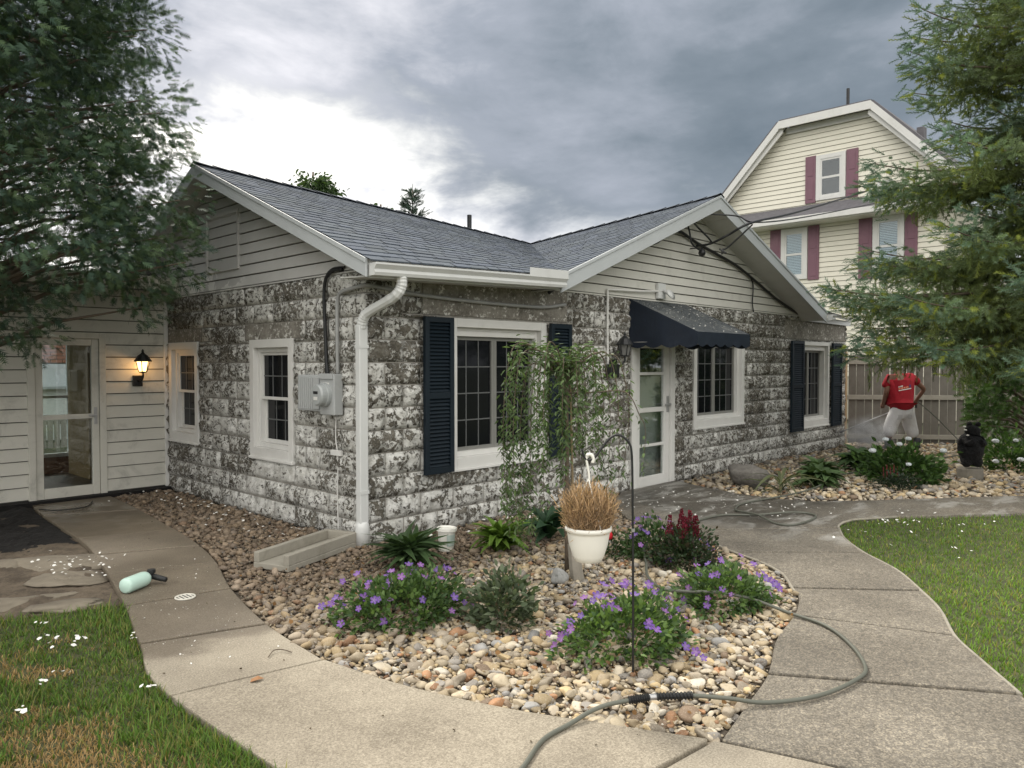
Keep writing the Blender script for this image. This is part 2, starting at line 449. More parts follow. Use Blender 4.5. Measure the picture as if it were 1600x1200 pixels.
M['plastic_white'] = plain('white_plastic', (0.76, 0.75, 0.69), 0.42, 0.05, 5, dirt=0.10, dirtcol=(0.5, 0.48, 0.40))
M['plastic_green'] = plain('green_bottle', (0.50, 0.68, 0.60), 0.3, 0.15, 8)
M['hose'] = plain('grey_hose', (0.105, 0.11, 0.088), 0.55, 0.15, 8)
M['chip'] = plain('paint_chip', (0.74, 0.73, 0.69), 0.8, 0.1, 9)
M['brick'] = plain('brick_red', (0.30, 0.12, 0.075), 0.9, 0.35, 12, 0.3, 60)
M['inner'] = plain('inner_wall', (0.16, 0.075, 0.045), 0.8, 0.2, 3)
M['inner_pale'] = plain('inner_pale_wall', (0.36, 0.27, 0.13), 0.8, 0.15, 3)
M['inner_floor'] = plain('inner_floor', (0.10, 0.09, 0.08), 0.35, 0.3, 5)
M['inner_door'] = plain('inner_door', (0.60, 0.62, 0.60), 0.6, 0.08, 3)
M['skin'] = plain('skin', (0.20, 0.105, 0.07), 0.55, 0.1, 10)
M['red_cloth'] = plain('red_cotton', (0.34, 0.007, 0.018), 0.85, 0.2, 9, 0.5, 30, bdist=0.02)
M['white_cloth'] = plain('white_canvas_cloth', (0.66, 0.65, 0.66), 0.9, 0.12, 8, 0.6, 26, dirt=0.3, dirtcol=(0.42, 0.41, 0.40), bdist=0.025)
M['boot'] = plain('dark_boot', (0.02, 0.02, 0.026), 0.6, 0.2)
M['hair'] = plain('dark_hair', (0.03, 0.022, 0.017), 0.8, 0.3, 30, 0.5, 80)
M['print_white'] = plain('print_white', (0.80, 0.78, 0.76), 0.8, 0.05)
M['print_orange'] = plain('print_orange', (0.80, 0.30, 0.18), 0.8, 0.1)
M['print_blue'] = plain('print_blue', (0.05, 0.06, 0.20), 0.8, 0.1)
M['bear'] = plain('black_carved_wood', (0.009, 0.009, 0.010), 0.6, 0.6, 20, 1.0, 30, spec=0.25, bdist=0.05)
M['log'] = plain('grey_log', (0.22, 0.20, 0.165), 0.9, 0.3, 9, 0.5, 40, dirt=0.5)
M['metal'] = plain('wand_steel', (0.42, 0.42, 0.42), 0.4, 0.1, metallic=0.7)
M['red_bloom'] = plain('red_bloom', (0.55, 0.012, 0.025), 0.6, 0.2)
M['drain'] = plain('drain_grate', (0.62, 0.60, 0.53), 0.6, 0.1)
M['dead_leaf'] = plain('dead_leaf', (0.28, 0.14, 0.06), 0.8, 0.3, 20)
M['mottled'] = plain('mottled_stone', (0.30, 0.30, 0.29), 0.8, 0.4, 25, 0.6, 40, dirt=0.85, dirtcol=(0.05, 0.055, 0.05))

# ------------------------------------------------------------------ mesh helpers
BASE = {}     # world position of each parent's origin

def base_of(o):
    return BASE.get(o.name, Vector((0, 0, 0))) if o is not None else Vector((0, 0, 0))

def tag(o, label=None, cat=None, group=None, kind=None):
    if label: o['label'] = label
    if cat: o['category'] = cat
    if group: o['group'] = group
    if kind: o['kind'] = kind
    return o

def thing(name, loc, label, cat, group=None):
    o = bpy.data.objects.new(name, None); COL.objects.link(o)
    o.empty_display_size = 0.1
    o.location = loc
    BASE[o.name] = Vector(loc)
    return tag(o, label, cat, group)

def link(name, me, parent, origin=None):
    """me is in coordinates relative to the parent's origin"""
    o = bpy.data.objects.new(name, me); COL.objects.link(o)
    if parent is not None:
        o.parent = parent
        BASE[o.name] = base_of(parent)
    return o

class MB:
    def __init__(s, T=None, flip=False):
        s.v = []; s.f = []; s.T = T; s.flip = flip
    def pt(s, *p):
        s.v.append(p if len(p) == 3 else p[0]); return len(s.v) - 1
    def poly(s, pts):
        i = len(s.v); s.v.extend([tuple(p) for p in pts]); s.f.append(list(range(i, i + len(pts))))
        return s
    def box(s, x0, y0, z0, x1, y1, z1):
        i = len(s.v)
        s.v += [(x0, y0, z0), (x1, y0, z0), (x1, y1, z0), (x0, y1, z0), (x0, y0, z1), (x1, y0, z1), (x1, y1, z1), (x0, y1, z1)]
        s.f += [[i + a for a in q] for q in ((3, 2, 1, 0), (4, 5, 6, 7), (0, 1, 5, 4), (1, 2, 6, 5), (2, 3, 7, 6), (3, 0, 4, 7))]
        return s
    def hexa(s, p):
        """8 points: bottom ring 0-3, top ring 4-7"""
        i = len(s.v); s.v += [tuple(q) for q in p]
        s.f += [[i + a for a in q] for q in ((3, 2, 1, 0), (4, 5, 6, 7), (0, 1, 5, 4), (1, 2, 6, 5), (2, 3, 7, 6), (3, 0, 4, 7))]
        return s
    def bar(s, a, b, w, h, up=(0, 0, 1)):
        a = Vector(a); b = Vector(b); d = (b - a).normalized(); u = Vector(up)
        sd_ = d.cross(u).normalized(); u = sd_.cross(d).normalized()
        P = []
        for q in (a, b):
            for (i, j) in ((-1, -1), (1, -1), (1, 1), (-1, 1)):
                P.append(q + sd_ * i * w / 2 + u * j * h / 2)
        return s.hexa(P)
    def tube(s, pts, r, n=8, caps=True):
        pts = [Vector(p) for p in pts]; m = len(pts)
        rr = r if isinstance(r, (list, tuple)) else [r] * m
        up = Vector((0.13, 0.21, 0.97)); i0 = len(s.v); prev = None
        for k in range(m):
            d = (pts[min(k + 1, m - 1)] - pts[max(k - 1, 0)])
            d = d.normalized() if d.length > 1e-9 else Vector((0, 0, 1))
            if prev is None:
                a = d.cross(up)
                if a.length < 0.1: a = d.cross(Vector((1, 0, 0)))
                a.normalize()
            else:
                a = prev - d * prev.dot(d); a.normalize()
            prev = a; b = d.cross(a)
            for j in range(n):
                t = 2 * pi * j / n
                s.v.append(tuple(pts[k] + (a * cos(t) + b * sin(t)) * rr[k]))
        for k in range(m - 1):
            for j in range(n):
                s.f.append([i0 + k * n + j, i0 + k * n + (j + 1) % n, i0 + (k + 1) * n + (j + 1) % n, i0 + (k + 1) * n + j])
        if caps:
            s.f.append([i0 + j for j in range(n)][::-1]); s.f.append([i0 + (m - 1) * n + j for j in range(n)])
        return s
    def lathe(s, prof, c, n=24, axis=None):
        """prof list of (r, h); around z through c unless an axis frame (a, b, d) is given"""
        c = Vector(c)
        a, b, d = axis if axis else (Vector((1, 0, 0)), Vector((0, 1, 0)), Vector((0, 0, 1)))
        i0 = len(s.v); m = len(prof)
        for r, h in prof:
            for j in range(n):
                t = 2 * pi * j / n
                s.v.append(tuple(c + a * r * cos(t) + b * r * sin(t) + d * h))
        for k in range(m - 1):
            for j in range(n):
                s.f.append([i0 + k * n + j, i0 + k * n + (j + 1) % n, i0 + (k + 1) * n + (j + 1) % n, i0 + (k + 1) * n + j])
        if prof[0][0] > 1e-4: s.f.append([i0 + j for j in range(n)][::-1])
        if prof[-1][0] > 1e-4: s.f.append([i0 + (m - 1) * n + j for j in range(n)])
        return s
    def prism(s, poly, z0, z1):
        """horizontal outline extruded in z, poly counter-clockwise"""
        n = len(poly); i = len(s.v)
        s.v += [(p[0], p[1], z0) for p in poly] + [(p[0], p[1], z1) for p in poly]
        s.f.append([i + k for k in range(n)][::-1]); s.f.append([i + n + k for k in range(n)])
        for k in range(n):
            s.f.append([i + k, i + (k + 1) % n, i + n + (k + 1) % n, i + n + k])
        return s
    def build(s, name, mat, parent=None, smooth=False, bevel=0.0, seg=2):
        V = [s.T(*p) for p in s.v] if s.T else s.v
        b0 = base_of(parent)
        V = [(p[0] - b0[0], p[1] - b0[1], p[2] - b0[2]) for p in V]
        F = [f[::-1] for f in s.f] if s.flip else s.f
        me = bpy.data.meshes.new(name); me.from_pydata(V, [], F); me.update()
        if smooth: me.polygons.foreach_set('use_smooth', [True] * len(me.polygons))
        if mat is not None: me.materials.append(M[mat] if isinstance(mat, str) else mat)
        o = link(name, me, parent)
        if bevel > 0:
            md = o.modifiers.new('bevel', 'BEVEL'); md.width = bevel; md.segments = seg; md.limit_method = 'ANGLE'; md.angle_limit = radians(40)
        return o

def np_mesh(name, V, F, mat, parent=None, cols=None, smooth=False):
    V = np.asarray(V, dtype=np.float32) - np.array(base_of(parent), dtype=np.float32)
    F = np.asarray(F, dtype=np.int32); k = F.shape[1]
    me = bpy.data.meshes.new(name)
    me.vertices.add(len(V)); me.vertices.foreach_set('co', V.ravel())
    me.loops.add(F.size); me.loops.foreach_set('vertex_index', F.ravel())
    me.polygons.add(len(F)); me.polygons.foreach_set('loop_start', np.arange(0, F.size, k, dtype=np.int32))
    if smooth: me.polygons.foreach_set('use_smooth', np.ones(len(F), dtype=bool))
    me.update(calc_edges=True)
    if cols is not None: set_cols(me, cols)
    me.materials.append(M[mat])
    return link(name, me, parent)

def set_cols(me, cols):
    ca = me.color_attributes.new('col', 'FLOAT_COLOR', 'POINT')
    c4 = np.ones((len(me.vertices), 4), dtype=np.float32); c4[:, :3] = cols
    ca.data.foreach_set('color', c4.ravel())

def scatter(tV, tF, pos, R, sc, cols, shade=None):
    """copies of a small template at many places, as one vertex/face/colour array"""
    tV = np.asarray(tV, float); tF = np.asarray(tF, int); n = len(pos); k = len(tV)
    sc = np.broadcast_to(np.asarray(sc, float), (n,))
    V = np.einsum('nij,kj->nki', R, tV) * sc[:, None, None] + np.asarray(pos)[:, None, :]
    F = tF[None] + (np.arange(n) * k)[:, None, None]
    C = np.repeat(np.asarray(cols, float)[:, None, :], k, 1)
    if shade is not None: C = C * np.asarray(shade)[None, :, None]
    return V.reshape(-1, 3), F.reshape(-1, tF.shape[1]), C.reshape(-1, 3)

def frames(dirs, up=None, roll=None):
    """rotation matrices whose local +Y runs along dirs; roll is random around it"""
    d = np.asarray(dirs, float); d = d / np.linalg.norm(d, axis=1, keepdims=True)
    n = len(d)
    u = np.tile(np.array([0, 0, 1.0]), (n, 1)) if up is None else np.asarray(up, float)
    x_ = np.cross(d, u); ln = np.linalg.norm(x_, axis=1, keepdims=True)
    bad = ln[:, 0] < 1e-3
    x_[bad] = np.array([1.0, 0, 0]); ln[bad] = 1
    x_ = x_ / ln; z_ = np.cross(x_, d)
    if roll is not None:
        c, s_ = np.cos(roll)[:, None], np.sin(roll)[:, None]
        x_, z_ = x_ * c + z_ * s_, z_ * c - x_ * s_
    return np.stack([x_, d, z_], axis=2)

def cat_arrays(parts):
    V, F, C = [], [], []; o = 0
    for v, f, c in parts:
        V.append(v); F.append(f + o); C.append(c); o += len(v)
    return np.concatenate(V), np.concatenate(F), np.concatenate(C)

def spline(pts, per=8, closed=False):
    P = [Vector(p) for p in pts]; out_ = []; n = len(P)
    for i in range(n if closed else n - 1):
        p0 = P[(i - 1) % n] if (closed or i > 0) else P[0] * 2 - P[1]
        p1 = P[i]; p2 = P[(i + 1) % n]
        p3 = P[(i + 2) % n] if (closed or i + 2 < n) else P[-1] * 2 - P[-2]
        for k in range(per):
            t = k / per
            out_.append(0.5 * ((2 * p1) + (p2 - p0) * t + (2 * p0 - 5 * p1 + 4 * p2 - p3) * t * t + (3 * p1 - p0 - 3 * p2 + p3) * t ** 3))
    if not closed: out_.append(P[-1])
    return out_

def inside(px, py, poly):
    px = np.asarray(px); py = np.asarray(py); r = np.zeros(px.shape, bool); n = len(poly); j = n - 1
    for i in range(n):
        xi, yi = poly[i][0], poly[i][1]; xj, yj = poly[j][0], poly[j][1]
        c = ((yi > py) != (yj > py)) & (px < (xj - xi) * (py - yi) / (yj - yi + 1e-12) + xi)
        r ^= c; j = i
    return r

def edge_dist(px, py, line):
    """distance to an open polyline"""
    best = np.full(np.shape(px), 1e9)
    for a, b in zip(line[:-1], line[1:]):
        ax, ay, bx_, by_ = a[0], a[1], b[0], b[1]
        dx, dy = bx_ - ax, by_ - ay; L2 = dx * dx + dy * dy + 1e-12
        t = np.clip(((px - ax) * dx + (py - ay) * dy) / L2, 0, 1)
        best = np.minimum(best, np.hypot(px - ax - t * dx, py - ay - t * dy))
    return best

def ico(sub):
    bm = bmesh.new(); bmesh.ops.create_icosphere(bm, subdivisions=sub, radius=1.0)
    bm.verts.ensure_lookup_table()
    V = np.array([v.co[:] for v in bm.verts]); F = np.array([[v.index for v in f.verts] for f in bm.faces]); bm.free()
    return V, F

def snoise(p, seed=0):
    """cheap smooth pseudo-noise on an (n,2|3) array, about -1..1"""
    r = np.random.default_rng(seed); p = np.asarray(p, float); o = np.zeros(len(p))
    for k in range(6):
        w = r.normal(size=p.shape[1]); w = w / np.linalg.norm(w) * (1.0 + 0.9 * k)
        o += np.sin(p @ w + r.uniform(0, 6.28)) / (1 + 0.5 * k)
    return o / 2.2

# ------------------------------------------------------------------ the ground and the paths
def sheet(name, poly, z, mat, parent=None, kind='structure'):
    mb = MB(); mb.poly([(p[0], p[1], z) for p in poly])
    o = mb.build(name, mat, parent)
    if kind and parent is None: o['kind'] = kind
    return o

sheet('ground', [(-250, -250), (250, -250), (250, 250), (-250, 250)], -0.06, 'meadow')

# left walk: stations across it (outer edge, bed edge), a joint at every station
WALK = [((-1.52, 4.19), (-0.72, 4.19)), ((-1.60, 3.42), (-0.80, 3.02)), ((-1.68, 2.02), (-0.93, 1.78)),
        ((-1.77, 1.28), (-1.04, 0.97)), ((-1.89, 0.60), (-1.18, 0.35)), ((-2.07, -0.28), (-1.42, -0.40)),
        ((-2.25, -1.03), (-1.60, -1.24)), ((-2.40, -1.83), (-1.665, -1.97)), ((-2.30, -3.75), (-1.01, -3.87)),
        ((-2.05, -4.75), (-0.86, -4.36)), ((-1.6, -6.0), (-0.55, -5.6)), ((-1.1, -7.6), (-0.2, -7.1))]
w_out = spline([a + (0,) for a, b in WALK], 12)
bed_edge = [b + (0,) for a, b in WALK]
w_in_pts = [(-0.72, 4.19), (-0.80, 3.02), (-0.93, 1.78), (-1.04, 0.97), (-1.18, 0.35), (-1.42, -0.40), (-1.60, -1.24), (-1.665, -1.97),
            (-1.57, -2.52), (-1.40, -3.05), (-1.19, -3.50), (-1.01, -3.87)]
walk = MB(); walk.poly([(p[0], p[1], -0.03) for p in w_out] + [(p[1][0], p[1][1], -0.03) for p in WALK[::-1]])
walk = walk.build('walkway', 'mud'); walk['kind'] = 'structure'

def slab(L, R, parent, mat, z0, z1, gap=0.026, name='slab'):
    """L and R polylines from joint to joint; pulled apart a little at both joints"""
    L = [Vector((p[0], p[1], 0)) for p in L]; R = [Vector((p[0], p[1], 0)) for p in R]
    def pull(P):
        P = [p.copy() for p in P]
        d = (P[1] - P[0]).normalized(); P[0] += d * gap / 2
        d = (P[-2] - P[-1]).normalized(); P[-1] += d * gap / 2
        return P
    L, R = pull(L), pull(R)
    poly = L + R[::-1]
    area = sum(a.x * b.y - b.x * a.y for a, b in zip(poly, poly[1:] + poly[:1]))
    if area < 0: poly = poly[::-1]
    return MB().prism([(p.x, p.y) for p in poly], z0, z1).build(name, mat, parent, bevel=0.008)

wo = spline([a + (0,) for a, b in WALK], 12)
wi_first = spline([p + (0,) for p in w_in_pts[:8]], 12)
for k in range(7):
    slab(wo[k * 12:(k + 1) * 12 + 1], wi_first[k * 12:(k + 1) * 12 + 1], walk, 'walk', -0.08, 0.012 + random.uniform(-0.004, 0.004))
wi_long = spline([p + (0,) for p in w_in_pts[7:]], 10)
slab(wo[84:97], wi_long, walk, 'walk', -0.08, 0.014)
wi_last = spline([(-1.01, -3.87, 0), (-0.86, -4.36, 0), (-0.55, -5.6, 0), (-0.2, -7.1, 0)], 12)
for k in range(3):
    slab(wo[96 + k * 12:96 + (k + 1) * 12 + 1], wi_last[k * 12:(k + 1) * 12 + 1], walk, 'walk', -0.08, 0.010 - 0.002 * k)
W_OUT = [(p.x, p.y) for p in wo]
W_IN = [(p.x, p.y) for p in wi_first] + [(p.x, p.y) for p in wi_long[1:]]

# right path of exposed aggregate, winding to the front door
PB = [(-0.985, -3.90), (-0.20, -3.735), (0.763, -3.455), (1.31, -3.14), (1.94, -2.35), (2.25, -1.58)]        # bed side
PB_pts = [(-0.985, -3.90), (-0.60, -3.82), (-0.20, -3.735), (0.28, -3.56), (0.763, -3.455), (1.12, -3.33), (1.31, -3.20), (1.60, -3.0), (1.80, -2.74), (1.94, -2.44), (2.10, -2.12), (2.25, -1.58)]
PR_pts = [(-0.50, -5.5), (-0.05, -5.0), (0.405, -4.70), (0.74, -4.47), (1.05, -4.27), (1.50, -4.08), (1.86, -3.87), (2.30, -3.58), (2.68, -3.21), (3.10, -2.90), (3.50, -2.70)]
pb = spline([p + (0,) for p in PB_pts], 6)
pr = spline([p + (0,) for p in PR_pts], 6)
path = sheet('garden_path', [(p.x, p.y) for p in pb] + [(2.45, -1.0), (3.0, -0.40), (3.7, -0.02), (4.95, -0.02), (4.55, -1.0), (4.6, -1.93), (5.1, -2.31), (9, -5.3), (7.5, -5.4), (4.44, -2.92), (3.9, -2.64)] + [(p.x, p.y) for p in pr[::-1]], -0.032, 'soil')
def cut(P, i, j): return P[i:j + 1]
slab(cut(pb, 0, 12), cut(pr, 0, 12), path, 'path', -0.08, 0.006)
slab(cut(pb, 12, 24), cut(pr, 12, 24), path, 'path', -0.08, 0.010)
slab(cut(pb, 24, 36), cut(pr, 24, 36), path, 'path', -0.08, 0.007)
slab(cut(pb, 36, 54), cut(pr, 36, 48), path, 'path', -0.08, 0.010)
slab(cut(pb, 54, 66), cut(pr, 48, 60), path, 'path', -0.08, 0.008)
tail = [(2.255, -1.575), (3.502, -2.692), (3.62, -2.655), (3.78, -2.635), (3.99, -2.66), (4.44, -2.93), (5.54, -3.83), (7.5, -5.4), (9.0, -5.3), (6.8, -3.62), (5.10, -2.33), (4.70, -1.98), (4.58, -1.60), (4.56, -1.10), (4.75, -0.5), (4.95, -0.02), (3.72, -0.02), (3.0, -0.40), (2.45, -1.0)]
MB().prism(tail, -0.08, 0.009).build('slab', 'path', path, bevel=0.008)
P_BED = [(p.x, p.y) for p in pb] + [(2.45, -1.0), (3.0, -0.40), (3.72, -0.02)]
P_LAWN = [(p.x, p.y) for p in pr] + tail[1:8]

# thin pale lip of old concrete along the curved edges
def lip(line, z, r, parent):
    MB().tube([(p[0], p[1], z) for p in line], r, 6).build('edging', 'walk_edge', parent, smooth=True)
M['walk_edge'] = plain('edging_cement', (0.30, 0.275, 0.225), 0.9, 0.35, 12, 0.5, 60, dirt=0.6)
lip([(p.x, p.y) for p in pb[34:64]], 0.003, 0.011, path)
lip([(p.x, p.y) for p in pr[12:]] + tail[1:6], 0.001, 0.0125, path)

# ------------------------------------------------------------------ pebble beds
BED = W_IN[::-1]                                             # from the corner by the path back to the wing
BED = BED + [(0.0, 4.22), (0.0, 0.0), (3.72, 0.0)] + [p for p in P_BED[::-1]]
bed = sheet('pebble_bed', BED, -0.028, 'soil')
REAR = [(4.95, -0.02), (11.0, 0.0), (11.6, 0.2), (13.6, -2.6), (12.5, -4.6), (9.0, -5.2), (6.8, -3.62), (5.10, -2.33), (4.70, -1.98), (4.58, -1.60), (4.56, -1.10), (4.75, -0.5)]
rear = sheet('gravel_bed', REAR, -0.028, 'soil')

STONE = np.array([(0.50, 0.40, 0.26), (0.57, 0.48, 0.34), (0.36, 0.305, 0.235), (0.45, 0.345, 0.20), (0.30, 0.275, 0.245), (0.64, 0.56, 0.43),
                  (0.42, 0.225, 0.115), (0.26, 0.185, 0.125), (0.50, 0.425, 0.32), (0.33, 0.325, 0.315), (0.56, 0.43, 0.24), (0.68, 0.63, 0.53)])
SW = np.array([3, 3, 2.4, 2, 1.8, 2.2, 0.9, 1.3, 3, 1.0, 1.6, 1.0]); SW = SW / SW.sum()

def stones(poly, step, size, seed, lift=0.0):
    r = np.random.default_rng(seed)
    P = np.array(poly); x0, y0 = P.min(0); x1, y1 = P.max(0)
    gx, gy = np.meshgrid(np.arange(x0, x1, step), np.arange(y0, y1, step))
    gx = gx.ravel() + r.uniform(-.45, .45, gx.size) * step; gy = gy.ravel() + r.uniform(-.45, .45, gy.size) * step
    k = inside(gx, gy, poly); gx, gy = gx[k], gy[k]
    d_ = edge_dist(gx, gy, list(poly) + [poly[0]])
    k = d_ > size * 0.75; gx, gy = gx[k], gy[k]
    n = len(gx)
    s = size * np.clip(r.lognormal(0, 0.42, n), 0.40, 2.3)
    ax = np.stack([s, s * r.uniform(0.52, 0.92, n), s * r.uniform(0.28, 0.64, n)], 1)
    z = -0.028 + ax[:, 2] * 0.75 + lift * r.uniform(0, 1, n)
    yaw = r.uniform(0, 2 * pi, n); tx = r.normal(0, 0.26, n); ty = r.normal(0, 0.26, n)
    c = STONE[r.choice(len(STONE), n, p=SW)] * (0.86 * r.uniform(0.60, 1.22, n))[:, None]
    return np.stack([gx, gy, z], 1), ax, np.stack([tx, ty, yaw], 1), c

def rot_mats(e):
    cx_, sx_ = np.cos(e[:, 0]), np.sin(e[:, 0]); cy_, sy_ = np.cos(e[:, 1]), np.sin(e[:, 1]); cz_, sz_ = np.cos(e[:, 2]), np.sin(e[:, 2])
    n = len(e); o = np.zeros(n); i = np.ones(n)
    Rx = np.stack([i, o, o, o, cx_, -sx_, o, sx_, cx_], 1).reshape(n, 3, 3)
    Ry = np.stack([cy_, o, sy_, o, i, o, -sy_, o, cy_], 1).reshape(n, 3, 3)
    Rz = np.stack([cz_, -sz_, o, sz_, cz_, o, o, o, i], 1).reshape(n, 3, 3)
    return Rz @ Ry @ Rx

def stone_shape(V, seed):
    """a pebble: an ico sphere with flattened, uneven sides"""
    r = np.random.default_rng(seed)
    W = V.copy()
    for _ in range(r.integers(4, 11)):
        a = r.normal(size=3); a /= np.linalg.norm(a); lim = r.uniform(0.46, 0.80)
        dd = W @ a; over = np.clip(dd - lim, 0, None); W -= over[:, None] * a * 0.85
    W *= (1 + 0.08 * snoise(W * 1.8, seed))[:, None]
    return W

def shade_dirt_factor(p):
    """house shade and dirt put into the stone colours, darker and browner"""
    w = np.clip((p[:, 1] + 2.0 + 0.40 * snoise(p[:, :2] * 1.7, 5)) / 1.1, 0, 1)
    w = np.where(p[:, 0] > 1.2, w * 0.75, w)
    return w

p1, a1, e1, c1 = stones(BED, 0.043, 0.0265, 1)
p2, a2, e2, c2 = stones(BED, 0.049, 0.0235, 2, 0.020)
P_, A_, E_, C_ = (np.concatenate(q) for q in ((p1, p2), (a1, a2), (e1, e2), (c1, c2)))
w = shade_dirt_factor(P_)[:, None]  # shade of the house and dirt, painted into the pebble colours
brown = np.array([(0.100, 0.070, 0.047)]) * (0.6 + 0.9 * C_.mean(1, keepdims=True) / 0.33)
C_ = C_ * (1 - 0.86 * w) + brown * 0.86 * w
camd = np.hypot(P_[:, 0] - CAM[0], P_[:, 1] - CAM[1])
# what the camera's field takes in
ang = np.degrees(np.arctan2(P_[:, 1] - CAM[1], P_[:, 0] - CAM[0])) - 43.95
vis = (np.abs(ang) < 33) & (camd > 2.95)
order = np.argsort(np.where(vis, camd - 14 * (A_[:, 0] - 0.026), 1e9))
near_i = order[:300]; far_i = np.setdiff1d(np.arange(len(P_)), near_i)
iv2, if2 = ico(2); iv3, if3 = ico(3)
variants = []
for k in range(10):
    me = bpy.data.meshes.new('pebble'); W = stone_shape(iv3, 100 + k)
    me.from_pydata(W.tolist(), [], if3.tolist()); me.polygons.foreach_set('use_smooth', [True] * len(me.polygons))
    set_cols(me, np.ones((len(W), 3))); me.materials.append(M['pebble']); variants.append(me)
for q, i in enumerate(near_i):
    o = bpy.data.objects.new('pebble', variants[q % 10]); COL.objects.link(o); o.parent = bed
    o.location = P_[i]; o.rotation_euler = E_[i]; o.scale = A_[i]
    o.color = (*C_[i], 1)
parts = []
iv1, if1 = ico(1)
close_i = far_i[vis[far_i] & (camd[far_i] < 5.1)]; dist_i = np.setdiff1d(far_i, close_i)
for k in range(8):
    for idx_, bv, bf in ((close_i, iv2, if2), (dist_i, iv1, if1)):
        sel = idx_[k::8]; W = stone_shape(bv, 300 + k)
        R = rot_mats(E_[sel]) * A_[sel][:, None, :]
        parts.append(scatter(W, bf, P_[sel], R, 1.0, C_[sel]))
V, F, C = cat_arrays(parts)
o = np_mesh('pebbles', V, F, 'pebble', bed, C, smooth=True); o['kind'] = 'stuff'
p3, a3, e3, c3 = stones(REAR, 0.060, 0.034, 3, 0.02)
c3 = c3 * 1.1
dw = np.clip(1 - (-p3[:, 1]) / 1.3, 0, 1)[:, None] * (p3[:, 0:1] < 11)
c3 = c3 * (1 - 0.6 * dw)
parts = []
for k in range(4):
    sel = np.arange(len(p3))[k::4]; W = stone_shape(iv1, 400 + k)
    R = rot_mats(e3[sel]) * a3[sel][:, None, :]
    parts.append(scatter(W, if1, p3[sel], R, 1.0, c3[sel]))
V, F, C = cat_arrays(parts)
o = np_mesh('stones', V, F, 'pebble', rear, C, smooth=True); o['kind'] = 'stuff'

# grit between the pebbles
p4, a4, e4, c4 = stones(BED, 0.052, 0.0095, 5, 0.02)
p4[:, 2] = -0.006 + .016 * np.random.default_rng(6).uniform(0, 1, len(p4)); w4 = shade_dirt_factor(p4)[:, None]
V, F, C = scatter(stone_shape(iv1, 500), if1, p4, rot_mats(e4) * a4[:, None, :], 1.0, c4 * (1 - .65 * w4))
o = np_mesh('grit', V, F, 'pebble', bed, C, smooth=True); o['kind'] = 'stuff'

# ------------------------------------------------------------------ lawns
def bumpy(name, poly, z, mat, amp, step, seed):
    P = np.array(poly); x0, y0 = P.min(0); x1, y1 = P.max(0)
    xs, ys = np.arange(x0, x1 + step, step), np.arange(y0, y1 + step, step)
    gx, gy = np.meshgrid(xs, ys); fx, fy = gx.ravel(), gy.ravel()
    r = np.random.default_rng(seed)
    p2 = np.stack([fx, fy], 1); tp = np.clip(edge_dist(fx, fy, list(poly) + [poly[0]]) / .12, 0, 1)
    hz = snoise(p2 * 4.0, seed) + .6 * snoise(p2 * 11.0, seed + 1) + .45 * snoise(p2 * 27.0, seed + 2) + r.normal(0, .18, len(fx))
    V = np.stack([fx, fy, z + tp * amp * (hz + .9)], 1)
    nx = len(xs); i, j = np.meshgrid(np.arange(len(ys) - 1), np.arange(nx - 1), indexing='ij')
    a = (i * nx + j).ravel(); F = np.stack([a, a + 1, a + nx + 1, a + nx], 1)
    c = V[F].mean(1); F = F[inside(c[:, 0], c[:, 1], poly)]
    u, inv_ = np.unique(F, return_inverse=True)
    o = np_mesh(name, V[u], inv_.reshape(F.shape), mat, None, smooth=True); o['kind'] = 'structure'; return o
LAWN_L = [(-2.03, -0.18)] + [p for p in W_OUT if -4.2 < p[1] < -0.2] + [(-3.0, -4.6), (-6.5, -4.6), (-7.5, 0.8), (-4.2, 0.55), (-2.9, 0.15)]
sheet('lawn_soil', [(p[0], p[1]) for p in LAWN_L], -0.020, 'turf')
LAWN_R = [p for p in P_LAWN] + [(11, -8.6), (5, -9.5), (0.2, -6.3)]
sheet('lawn_soil', LAWN_R, -0.020, 'turf')
YARD = [(-1.52, 4.18)] + [p for p in W_OUT if p[1] > -0.2] + [(-2.9, 0.15), (-4.2, 0.55), (-7.5, 0.8), (-7.5, 4.18)]
sheet('yard_dirt', YARD, -0.026, 'dirt')
bumpy('dirt_crust', [(-1.70, 2.1)] + [p for p in W_OUT if -.2 < p[1] < 2.0] + [(-2.9, .15), (-3.6, .38), (-3.6, 2.3), (-2.4, 2.3)], -0.024, 'dirt', .013, .035, 91)
mp = [(-1.54, 4.17), (-1.58, 3.5), (-1.66, 2.4), (-1.72, 1.95), (-1.88, 2.06), (-2.05, 1.90), (-2.25, 2.02), (-2.45, 1.86), (-2.8, 2.0), (-3.3, 1.8), (-4.0, 1.9), (-5.5, 2.3), (-5.5, 4.17)]
mp = mp[:3] + [(p.x, p.y) for p in spline([q + (0,) for q in mp[3:12]], 6)] + mp[12:]
mp = [(x_ + (random.uniform(-.02, .02) if 2.6 > y_ else 0), y_ + (random.uniform(-.035, .035) if 2.6 > y_ else 0)) for x_, y_ in mp]
bumpy('mud_patch', [p for p in mp if p[0] > -3.5] + [(-3.5, 1.85), (-3.5, 4.17)], -0.019, 'mud', .022, .04, 92)

